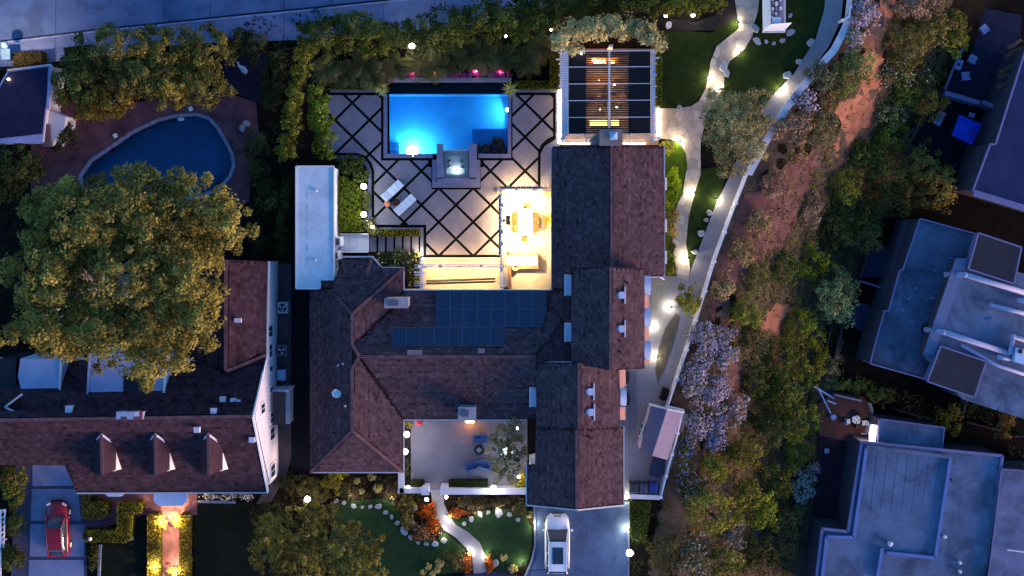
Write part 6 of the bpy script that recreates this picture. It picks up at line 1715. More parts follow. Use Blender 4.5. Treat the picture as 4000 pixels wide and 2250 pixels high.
for k, (x, y, r, l) in enumerate(((2950, 108, 15, 'brown rock at the path edge beside the white structure'), (2828, 262, 16, 'grey rock on the flagstone path edge above the tree'), (2838, 285, 12, 'brown rock below the grey rock on the path edge'), (3170, 165, 14, 'rough rock at the walkway edge above the bend'), (3125, 240, 11, 'dark rock at the walkway edge near the bend'), (3078, 292, 15, 'pale rock at the walkway edge beside the path light'), (2760, 950 - 90, 9, 'small rock beside the lens-shaped lawn'), (2772, 833, 12, 'pale rock at the walkway edge below the lens lawn light'), (2740, 912, 14, 'large pale rock at the walkway edge of the lens lawn'), (2715, 985, 10, 'pale flat rock near the lens lawn tip'), (2655, 420, 10, 'rock at the corner of the path by the pergola'), (2612, 98, 12, 'pale rock at the mulch bed by the silver tree'), (1620, 1965 + 20, 11, 'pale rock among the orange flowers by the gate'), (1615, 2055, 13, 'mauve rock inside the flower bed by the front path'), (1637, 2065, 10, 'second mauve rock inside the flower bed by the front path'), (1935, 2200, 13, 'mauve rock beside the lower orange flowers'), (1805, 2195, 10, 'pinkish rock by the lower orange flowers'), (945, 500, 12, 'pale boulder at the east rim of the brick deck'), (962, 482, 12, 'second pale boulder at the east rim of the brick deck'))):
    stone(x, y, r, l, 'garden rocks', 170 + k, .25, 'rock')
q = P(946, 272, .5)
t = thing('garden_statue', (q.x, q.y, .03), 'small pale curved statue on the dark patio behind the trees', 'statue')
MB().lathe((q.x, q.y, .03), [(.2, 0), (.2, .1), (.1, .14), (.1, .3)], 12).build('base', TRIM, t)
MB().tube([(q.x + .2, q.y - .3, .4), (q.x + .28, q.y - .1, .5), (q.x + .1, q.y + .1, .6), (q.x - .2, q.y + .25, .75), (q.x - .22, q.y + .55, .95)], [.10, .16, .18, .10, .05], 10).build('figure', WHITE_W, t, smooth=True)

# ------------------------------------------------------------------ houses below the bank, on the right
GZ = -DROP - .05
NROOF = mat('roof_bluegrey', (.062, .086, .135), .85, .42, .45, stain=.4, fine=.18)
NROOF2 = mat('roof_pale', (.110, .138, .205), .85, .34, .45, stain=.34, fine=.15)
NROOF3 = mat('roof_slate', (.02, .028, .075), .85, .2, .7, fine=.15)
PARA = mat('parapet_mauve', (.16, .15, .27), .8, .12, 2, fine=.06)
NWALL = mat('stucco_grey', (.07, .06, .075), .85, .15, 1.5)
def flat_block(par, poly, z, zb, m, wallm=NWALL, parapet=True, ph=.16, pw=.14, pm=None):
    MB().prism(P2(grow(poly, -2), z - .02), zb, z - .03).build('wall', wallm, par)
    MB().prism(P2(poly, z), z - .12, z).build('roof', m, par)
    if parapet:
        for i in range(len(poly)):
            MB().bar(P(*poly[i], z + ph / 2 - .02), P(*poly[(i + 1) % len(poly)], z + ph / 2 - .02), pw, ph).build('parapet', pm or PARA, par)
# top right: slate flat roof
c = P(3930, 560, GZ)
n1 = thing('flat_roof_house', (c.x, c.y, GZ), 'house with a dark slate-blue flat roof beside the two courtyards', 'house')
flat_block(n1, [(4010, 180), (3888, 565), (3868, 562), (3800, 745), (4150, 850), (4300, 300)], -2.2, GZ, NROOF3)
MB().bar(P(3802, 752, -2.3), P(4150, 858, -2.3), .5, .35).build('eave', PARA, n1)
# timber screens at its side
q = P(3930, 270, -4)
t = thing('slatted_screen', (q.x, q.y, GZ), 'stepped wooden slat screen beside the slate-roofed house', 'screen')
for (a, b) in (((3990, 155), (3935, 190)), ((3985, 190), (3925, 225)), ((3962, 250), (3905, 282)), ((3940, 290), (3900, 300)), ((3930, 325), (3892, 345))):
    MB().bar(P(*a, -4.2), P(*b, -4.2), .28, .14).build('slat', mat('timber_screen', (.12, .07, .045), .8, .25, 3), t)
for (x, y) in ((3992, 160), (3903, 290), (3893, 345), (3935, 200)):
    b = P(x, y, GZ); MB().box((b.x, b.y, (GZ - 4.2) / 2), (.12, .12, -4.2 - GZ)).build('post', MATS['timber_screen'], t)
# courts: paving, walls, furniture
sheet('upper_court', [(3800, 20), (3990, 60), (3985, 160), (3900, 300), (3880, 420), (3690, 360), (3770, 190)], GZ + .12, mat('court_paving', (.020, .022, .045), .9, .25, 1, fine=.15), .1)
sheet('lower_court', [(3690, 372), (3890, 432), (3860, 620), (3780, 680), (3560, 560)], GZ + .10, mat('court_dark', (.010, .010, .018), .9, .3, 1, fine=.2), .1)
def wall_thing(name, label, segs, h, w, m, cat='wall'):
    q = P(*segs[0][0], GZ); t = thing(name, (q.x, q.y, GZ), label, cat)
    for a, b in segs:
        A, B = P(*a, GZ + h), P(*b, GZ + h)
        r = MB().bar((A.x, A.y, GZ + h / 2 - .05), (B.x, B.y, GZ + h / 2 - .05), w * .8, h).build('wall_run', m, t)
        MB().bar(A, B, w, .09).build('coping', m, r)
wall_thing('garden_wall', 'grey garden wall dividing the two courtyards', [((3690, 362), (3760, 382)), ((3760, 382), (3825, 402)), ((3838, 398), (3902, 424))], 1.7, .35, PARA)
wall_thing('garden_wall', 'low pale kerb wall on the bank side of the upper courtyard', [((3690, 350), (3728, 258)), ((3728, 258), (3760, 190))], .5, .2, PARA)
wall_thing('wooden_fence', 'brown board fence running down the bank below the orange tree', [((3600, 455), (3560, 545)), ((3630, 330), (3690, 170)), ((3570, 500), (3520, 560))], 1.4, .12, mat('fence_brown', (.07, .05, .05), .9, .2, 3), 'fence')
wall_thing('wooden_fence', 'brown fence beside the terrace steps in front of the grey flat roof', [((3362, 1085), (3395, 970)), ((3200, 1480), (3250, 1270)), ((3250, 1440), (3295, 1262))], 1.2, .10, MATS['fence_brown'], 'fence')
wall_thing('wooden_fence', 'dark fence line above the round bush', [((3500, 1600), (3640, 1640)), ((3780, 1650), (3900, 1680)), ((3762, 1620), (3778, 1560)), ((3960, 1705), (4010, 1705))], 1.3, .10, MATS['fence_brown'], 'fence')
def deckchair(x, y, rz, label):
    t = thing('deck_chair', (0, 0, 0), label, 'chair', 'pale seats in the upper courtyard'); ORG[t.name] = (0, 0, 0)
    m_ = mat('seat_paleblue', (.22, .26, .46), .7, .08, 3)
    MB().box((0, .05, .32), (.56, .62, .12)).build('seat', m_, t); MB().box((0, -.30, .52), (.56, .12, .42)).build('backrest', m_, t)
    for s in (-1, 1):
        MB().box((s * .31, 0, .42), (.06, .66, .06)).build('armrest', m_, t)
        for u in (-1, 1): MB().box((s * .27, u * .28, .13), (.05, .05, .26)).build('leg', m_, t)
    q = P(x, y, GZ + .4); t.location = (q.x, q.y, GZ + .12); t.rotation_euler = (0, 0, rz)
deckchair(3797, 232, -.5, 'pale seat with its back to the bank, nearest the lime tree'); deckchair(3770, 298, .1, 'pale square seat nearest the courtyard dividing wall'); deckchair(3842, 115, -.9, 'pale chair near the top end of the upper courtyard')
q = P(3746, 252, GZ + .5); t = thing('coffee_table', (q.x, q.y, GZ + .12), 'pale table with a dark round hole in the upper courtyard', 'table')
Mz = Matrix.Rotation(-.35, 3, 'Z'); MB().box((q.x, q.y, GZ + .45), (.55, .85, .08), M=Mz).build('top', MATS['seat_paleblue'], t); MB().lathe((q.x, q.y, GZ + .49), [(.14, 0), (.14, .02)], 14).build('bowl', BLACK, t)
for s in (-1, 1): MB().box((q.x + s * .18, q.y, GZ + .27), (.06, .6, .3), M=Mz).build('leg', MATS['seat_paleblue'], t)
# blue square parasol
q = P(3775, 506, GZ)
t = thing('blue_parasol', (q.x, q.y, GZ + .1), 'large square bright blue parasol in the lower courtyard', 'parasol')
top = P(3776, 506, GZ + 2.9); cs = [P(a, b, GZ + 2.35) for a, b in ((3749, 448), (3836, 486), (3798, 566), (3718, 528))]
mb = MB()
for i in range(4): mb.face([cs[i], cs[(i + 1) % 4], top]); mb.face([cs[i], cs[(i + 1) % 4], cs[(i + 1) % 4] - Vector((0, 0, .18)), cs[i] - Vector((0, 0, .18))])
mb.build('canopy', mat('blue_canvas', (.012, .045, .42), .8, .12, 2), t)
MB().tube([(top.x, top.y, GZ + .1), (top.x, top.y, GZ + 2.9)], .03, 8).build('pole', WHITE, t)
for i in range(4): MB().tube([top - Vector((0, 0, .06)), cs[i] - Vector((0, 0, .02))], .015, 5).build('rib', WOOD, t)
MB().lathe((top.x, top.y, GZ + .1), [(.3, 0), (.28, .1)], 14).build('base', BLACK, t)
for (x0, y0, w, d, rz, l) in ((3670, 462, .6, 1.2, -.45, 'pale blue sun bed in the lower courtyard beside the orange tree'), (3845, 512, .55, .5, -.3, 'pale grey stool beside the blue parasol'), (3796, 450, .5, .4, -.3, 'dim grey stool above the blue parasol')):
    q = P(x0, y0, GZ + .4); t = thing('sun_bed' if 'bed' in l else 'garden_stool', (q.x, q.y, GZ + .1), l, 'seat'); Mz = Matrix.Rotation(rz, 3, 'Z')
    MB().box((q.x, q.y, GZ + .38), (w, d, .12), M=Mz).build('cushion', MATS['seat_paleblue'], t)
    for s in (-1, 1):
        o_ = Mz @ Vector((0, s * d * .38, 0)); MB().box((q.x + o_.x, q.y + o_.y, GZ + .21), (w * .8, .06, .22), M=Mz).build('leg', BLACK, t)

# middle right: large flat roofed house with white ducts
c = P(3700, 1200, GZ)
n2 = thing('flat_roof_house', (c.x, c.y, GZ), 'tilted house with blue-grey flat roofs, white ducts and dark louvre panels', 'house')
Z2 = -2.8
flat_block(n2, [(3594, 854), (3828, 918), (3640, 1488), (3398, 1420), (3455, 1212), (3470, 1216), (3514, 1056), (3526, 1054)], Z2, GZ, NROOF, pw=.1)
flat_block(n2, [(3735, 1009), (3800, 1008), (4200, 1130), (4200, 1700), (3760, 1560), (3605, 1384)], Z2 + 1.2, GZ, NROOF2, parapet=False)
MB().prism(P2([(3735, 1009), (3785, 1008), (3650, 1386), (3607, 1382)], Z2 + 1.26), Z2 + 1.1, Z2 + 1.26).build('ledge', mat('ledge_mauve', (.13, .15, .24), .8, .1, 1), n2)
MB().prism(P2([(3530, 860), (3594, 856), (3398, 1420), (3370, 1412)], Z2 - 2.2), GZ, Z2 - 2.2).build('terrace_ledge', NWALL, n2)
LOUV = mat('louvre_dark', (.018, .017, .020), .7, .2, 3)
def louvre(poly, z):
    w = MB().prism(P2(poly, z), z - .9, z - .1).build('louvre_frame', PARA, n2)
    a, b, c_, d = poly
    n = 22
    for k in range(n):
        u = (k + .5) / n
        p = (a[0] + (d[0] - a[0]) * u, a[1] + (d[1] - a[1]) * u); q = (b[0] + (c_[0] - b[0]) * u, b[1] + (c_[1] - b[1]) * u)
        MB().bar(P(*p, z), P(*q, z), .085, .05).build('louvre_slat', LOUV, w)
    for (p, q) in ((a, b), (b, c_), (c_, d), (d, a)): MB().bar(P(*p, z + .05), P(*q, z + .05), .12, .14).build('louvre_rim', PARA, w)
louvre([(3822, 910), (3990, 966), (3960, 1108), (3782, 1050)], Z2 + 1.6)
louvre([(3675, 1352), (3852, 1412), (3806, 1552), (3622, 1490)], Z2 + 1.6)
DUCT = mat('duct_white', (.34, .32, .44), .55, .08, 2)
def duct(pts, r, z):
    W = [P(a, b, z + dz) for a, b, dz in pts]
    MB().tube(W, r, 12).build('duct', DUCT, n2, smooth=True)
    for w in W[1:-1]: MB().ball(w, r * 1.08, 12, 8).build('duct_joint', DUCT, n2, smooth=True)
duct([(3690, 1073, -.9), (3770, 1073, .25), (4030, 1152, .25)], .22, Z2 + 1.3)
duct([(3612, 1287, -.9), (3686, 1297, .25), (3945, 1382, .25)], .22, Z2 + 1.3)
duct([(3945, 1385, .4), (3958, 1315, .4), (4040, 1340, .4)], .22, Z2 + 1.3)
duct([(3895, 1393, .2), (3945, 1400, .2)], .2, Z2 + 1.3)
duct([(3866, 1190, .2), (4040, 1235, .2)], .17, Z2 + 1.3)
duct([(3755, 1348, .2), (3900, 1430, .2), (4040, 1475, .2)], .14, Z2 + 1.3)
duct([(3890, 1556, -.6), (4040, 1605, -.2)], .10, Z2 + 1.3)
duct([(3972, 1172, .2), (4040, 1180, .2)], .2, Z2 + 1.3)
ac = MB().prism(P2([(3972, 1358), (4020, 1370), (4012, 1428), (3962, 1414)], Z2 + 2.2), Z2 + 1.2, Z2 + 2.2).build('rooftop_unit', mat('unit_blue', (.40, .47, .62), .6, .08, 2), n2)
q = P(3985, 1372, Z2 + 2.2); MB().lathe(q, [(.2, 0), (.2, .03)], 16).build('fan', FAN, ac)
for (x, y) in ((3653, 1056), (3715, 1008), (3578, 1125), (3549, 1167), (3640, 1164), (3507, 1206), (3524, 1210), (3561, 1258), (3875, 1246), (3862, 1250)):
    z = Z2 if x < 3740 else Z2 + 1.2
    MB().box(P(x, y, z + .06), (.22, .18, .12), -.3).build('roof_vent', PARA, n2)
q = P(3620, 1286, Z2 + .02); MB().lathe(q, [(.5, 0), (.5, .012)], 16).build('roof_patch', BLACK, n2)
# lit doorway in its side wall
q = P(3482, 1122, GZ + 2.0)
t = thing('wall_lamp', (q.x, q.y, GZ + 1.6), 'warm wall lamp by the doorway of the tilted flat roofed house', 'lamp')
MB().box((q.x, q.y, GZ + 2.0), (.22, .5, .35)).build('glass', LIT_W, t); MB().box((q.x, q.y, GZ + 2.2), (.3, .6, .05)).build('cap', BLACK, t); point('wall_lamp_light', (q.x - .3, q.y, GZ + 2.2), 22, (1.0, .62, .22), .1, t)
# terraces on its bank side
sheet('neighbour_terrace', [(3398, 950), (3490, 970), (3460, 1080), (3360, 1085)], GZ + .5, mat('terrace_blue', (.03, .033, .065), .9, .2, 1, fine=.1), .5)
sheet('neighbour_terrace_low', [(3350, 1180), (3410, 1195), (3370, 1295), (3320, 1270)], GZ + .4, MATS['terrace_blue'], .4)
wall_thing('garden_wall', 'thin pale wall beside the lit doorway', [((3362, 1098), (3445, 1124))], 1.2, .14, PARA)

# bottom right: stepped flat roofs
c = P(3600, 1950, GZ)
n3 = thing('flat_roof_house', (c.x, c.y, GZ), 'stepped blue flat roofed house at the lower right corner', 'house')
Z3 = -3.0
flat_block(n3, [(3434, 1636), (3688, 1670), (3680, 1750), (3430, 1745)], Z3 - .6, GZ, NROOF2, pw=.1)
flat_block(n3, [(3366, 1726), (3915, 1780), (3850, 2330), (3180, 2330), (3212, 2065), (3312, 2076)], Z3, GZ, NROOF2, pw=.22, ph=.22)
MB().bar(P(3384, 1745, Z3 + .3), P(3712, 1786, Z3 + .3), .3, .1).build('roof_curb', NROOF2, n3)
for (a, b) in (((3384, 1745), (3334, 2098)), ((3712, 1786), (3652, 2178)), ((3652, 2178), (3462, 2158)), ((3334, 2098), (3228, 2096)), ((3228, 2096), (3210, 2260)), ((3445, 2140), (3425, 2260))):
    MB().bar(P(*a, Z3 + .16), P(*b, Z3 + .16), .26, .30).build('roof_curb', mat('curb_blue', (.11, .16, .34), .8, .1, 1), n3)
MB().prism(P2([(3388, 1750), (3705, 1790), (3646, 2168), (3462, 2148), (3440, 2136), (3338, 2094)], Z3 + .06), Z3 - .05, Z3 + .06).build('upper_roof', mat('roof_blue', (.098, .136, .212), .85, .32, .45, stain=.3, fine=.14), n3)
for k in range(7):
    x = 3430 + k * 40; MB().bar(P(x, 1762 + k * 4, Z3 + .066), P(x - 30, 1990 + k * 4, Z3 + .066), .02, .01).build('roof_seam', NROOF2, n3)
flat_block(n3, [(3912, 1832), (4150, 1850), (4150, 2330), (3850, 2330)], Z3 + .25, GZ, mat('roof_lilac', (.14, .145, .22), .85, .3, .5, stain=.28, fine=.14), pw=.1)
MB().bar(P(3912, 1836, Z3 + .3), P(3848, 2300, Z3 + .3), .09, .10).build('gutter', BLACK, n3)
for (x, y, s) in ((3472, 2120, .34), (3686, 2093, .26), (3746, 2195, .24), (3746, 2229, .24), (3715, 1874, .14)):
    q = P(x, y, Z3); MB().lathe(q, [(s * .5, 0), (s * .5, s), (s * .62, s * 1.1), (s * .3, s * 1.6)], 12).build('roof_vent', WHITE if s > .2 else BLACK, n3)
MB().bar(P(3935, 2148, Z3 + .5), P(4040, 2162, Z3 + .5), .09, .09).build('pipe', WHITE, n3)
# lit patio beside it
sheet('patio_red', [(3180, 1590), (3260, 1530), (3370, 1548), (3408, 1590), (3412, 1640), (3400, 1740), (3360, 1745), (3340, 1730), (3200, 1700)], GZ + .3, mat('red_tile', (.13, .05, .04), .85, .25, 1.2, fine=.12), .3)
sheet('patio_walk', [(3200, 1690), (3340, 1720), (3320, 1900), (3270, 2060), (3170, 2060), (3190, 1860)], GZ + .2, mat('walk_mauve', (.030, .018, .028), .9, .25, 1.2, fine=.12), .2)
q = P(3411, 1696, GZ + 2.6)
t = thing('lit_skylight', (q.x, q.y, GZ + 2.0), 'brightly lit white glass strip at the corner of the stepped roof', 'skylight')
for k in range(3):
    y0 = 1662 + k * 24
    MB().prism(P2([(3406 - k * 3, y0), (3426 - k * 3, y0 + 2), (3422 - k * 3, y0 + 23), (3402 - k * 3, y0 + 21)], -3.9), -4.05, -3.9).build('pane', mat('lit_pane', (1, .95, .85), emit=3.0, ecol=(1, .93, .80)), t)
MB().prism(P2([(3400, 1656), (3430, 1660), (3420, 1740), (3394, 1736)], -4.06), -4.3, -4.06).build('frame', PARA, t)
point('skylight_glow', P(3380, 1690, -4.2), 60, (1.0, .86, .70), .2, t)
for (x, y, r, l) in ((3345, 1640, .36, 'white round patio table with glasses on the red tiles'),):
    q = P(x, y, GZ + 1.0); t = thing('patio_table', (q.x, q.y, GZ + .3), l, 'table')
    MB().lathe((q.x, q.y, GZ + 1.0), [(r, 0), (r, .04)], 18).build('top', WHITE, t); MB().lathe((q.x, q.y, GZ + .3), [(.2, 0), (.04, .04), (.04, .7)], 10).build('pedestal', WHITE, t)
    for a in range(4): MB().lathe((q.x + .2 * math.cos(a * 1.6), q.y + .2 * math.sin(a * 1.6), GZ + 1.04), [(.04, 0), (.05, .1)], 8).build('cup', BLACK, t)
for (x, y, l) in ((3311, 1646, 'white patio chair on the bank side of the round table'), (3377, 1652, 'white patio chair on the lit side of the round table'), (3348, 1660, 'dark patio chair below the round table')):
    q = P(x, y, GZ + .7); t = thing('patio_chair', (q.x, q.y, GZ + .3), l, 'chair', 'chairs on the red tiled patio'); m_ = WHITE if 'white' in l else BLACK
    MB().box((q.x, q.y, GZ + .75), (.42, .42, .06)).build('seat', m_, t); MB().box((q.x + (.2 if x > 3350 else -.2), q.y, GZ + 1.0), (.05, .42, .5)).build('backrest', m_, t)
    for s in (-1, 1):
        for u in (-1, 1): MB().box((q.x + s * .18, q.y + u * .18, GZ + .52), (.04, .04, .42)).build('leg', m_, t)
q = P(3348, 1718, GZ + .6); t = thing('fire_bowl', (q.x, q.y, GZ + .3), 'curved pale rimmed bowl at the edge of the red tiled patio', 'bowl')
MB().lathe((q.x, q.y, GZ + .3), [(.2, 0), (.36, .25), (.42, .4), (.34, .38), (.1, .2)], 18).build('bowl', mat('bowl_tan', (.36, .27, .20), .8, .15, 3), t); MB().lathe((q.x, q.y, GZ + .52), [(.26, 0), (.2, .06)], 12).build('ash', BLACK, t)
wall_thing('garden_wall', 'wavy pale wall curving around the red tiled patio', [((3260, 1542), (3365, 1566)), ((3398, 1574), (3408, 1600)), ((3408, 1600), (3404, 1640)), ((3404, 1640), (3390, 1670)), ((3390, 1670), (3385, 1695)), ((3385, 1695), (3365, 1694))], .9, .16, mat('wall_beige', (.30, .25, .27), .85, .2, 2))
q = P(3230, 1560, GZ)
t = thing('swing_frame', (q.x, q.y, GZ), 'slim blue-white A-shaped pole frame at the patio edge', 'frame')
for (a, b) in (((3195, 1515), (3245, 1615)), ((3180, 1510), (3258, 1556)), ((3232, 1565), (3265, 1577))): MB().tube([P(*a, GZ + 2.2), P(*b, GZ + 1.8)], .07, 8).build('pole', mat('pole_blue', (.32, .38, .55), .5, .1, 3), t)
for (a) in ((3195, 1515), (3245, 1615), (3258, 1556)):
    b = P(*a, GZ); MB().tube([(b.x, b.y, GZ), P(*a, GZ + 2)], .05, 8).build('leg', MATS['pole_blue'], t)
q = P(3253, 1628, GZ + .4); t = thing('round_stool', (q.x, q.y, GZ + .3), 'round blue ring stool at the foot of the pole frame', 'stool'); MB().lathe((q.x, q.y, GZ + .3), [(.24, 0), (.26, .36), (.18, .40), (.15, .34)], 16).build('drum', MATS['pole_blue'], t)
# raised planter frames
for k, (poly, l) in enumerate(([((3322, 1735), (3362, 1752), (3348, 1830), (3312, 1812)), 'brown raised planter nearest the bowl'], [((3310, 1815), (3347, 1832), (3330, 1892), (3300, 1868)), 'middle brown raised planter beside the stepped roof'], [((3298, 1890), (3328, 1906), (3312, 2010), (3285, 1992)), 'lowest brown raised planter beside the stepped roof'])):
    q = P(*poly[0], GZ); t = thing('raised_planter', (q.x, q.y, GZ + .2), l, 'planter', 'raised planters beside the stepped roof')
    for i in range(4): MB().bar(P(*poly[i], GZ + .7), P(*poly[(i + 1) % 4], GZ + .7), .10, .5).build('board', mat('planter_wood', (.09, .055, .04), .85, .2, 3), t)
    MB().prism(P2(poly, GZ + .75), GZ + .2, GZ + .75).build('soil', mat('planter_soil', (.04, .02, .012), .95, .3, 3), t)
q = P(3230, 1762, GZ + .5); t = thing('stool', (q.x, q.y, GZ + .2), 'small pale cube stool on the mauve walk', 'stool'); MB().box((q.x, q.y, GZ + .44), (.4, .4, .06)).build('seat', MATS['seat_paleblue'], t)
for s in (-1, 1):
    for u in (-1, 1): MB().box((q.x + s * .15, q.y + u * .15, GZ + .31), (.05, .05, .22)).build('leg', MATS['seat_paleblue'], t)

# ------------------------------------------------------------------ bare earth and scrub on the bank
from mathutils.geometry import delaunay_2d_cdt
EARTHS = []
def drape(name, poly, dz, m, res=.45, kind='structure', wob=.35):
    """a patch of ground laid over the terrain, with an uneven outline"""
    if "earth" in name: EARTHS.append(poly)
    gg = np.random.default_rng(len(name)); W = [G(a, b) for a, b in poly]; ring_ = []
    for i in range(len(W)):
        a, b = W[i], W[(i + 1) % len(W)]; n = max(1, int((b - a).length / .3))
        for k in range(n): q = a.lerp(b, k / n); ring_.append((q.x + gg.normal() * wob * .5, q.y + gg.normal() * wob * .5))
    xs = np.arange(min(p[0] for p in ring_), max(p[0] for p in ring_), res); ys = np.arange(min(p[1] for p in ring_), max(p[1] for p in ring_), res)
    X, Y = [q.ravel() + gg.uniform(-.1, .1, q.size) for q in np.meshgrid(xs, ys)]
    ok = inside(ring_, X, Y); pts = ring_ + list(zip(X[ok], Y[ok])); nb = len(ring_)
    vo, _, fo, _, _, _ = delaunay_2d_cdt([Vector(p) for p in pts], [], [list(range(nb))], 2, 1e-5)
    V = np.array([(v.x, v.y, 0) for v in vo]); V[:, 2] = gh(V[:, 0], V[:, 1]) + dz + gg.normal(size=len(V)) * .012
    o = mesh_obj(name, V, [tuple(f) for f in fo if len(f) >= 3], m, None, smooth=True); o['kind'] = kind
    return o
EARTH = mat('red_earth', (.26, .105, .060), .95, .35, 1.1, bump=.9, fine=.3)
EARTH2 = mat('mauve_earth', (.12, .055, .048), .95, .4, .9, bump=.9, fine=.35)
drape('bank', [(a - 28, b) for a, b in BOUND[1:-1]] + [(3150, 2400), (3250, 1700), (3300, 1300), (3420, 900), (3620, 500), (3760, -150)], .03, mat('bank_soil', (.075, .052, .036), .95, .5, .8, bump=.9, fine=.4), res=1.2)
drape('bare_earth', [(3452, -40), (3505, -40), (3495, 50), (3452, 120), (3440, 190), (3452, 235), (3445, 330), (3415, 400), (3392, 540), (3330, 580), (3300, 630), (3248, 605), (3262, 560), (3292, 500), (3270, 440), (3280, 400), (3330, 380), (3365, 330), (3375, 250), (3362, 140), (3415, 80)], .05, EARTH)
drape('bare_earth_mid', [(2890, 790), (2960, 720), (3060, 640), (3180, 590), (3200, 640), (3140, 760), (3095, 900), (3050, 960), (2980, 1010), (2880, 1100), (2830, 1180), (2780, 1250), (2770, 1180), (2830, 990)], .05, EARTH2)
drape('bare_earth_low', [(3008, 1205), (3060, 1180), (3105, 1195), (3100, 1225), (3060, 1245), (3045, 1300), (3015, 1350), (2965, 1320), (2980, 1245)], .05, EARTH)
drape('bare_earth_foot', [(2850, 1395), (2895, 1440), (2900, 1560), (2850, 1580), (2840, 1480)], .05, EARTH2)

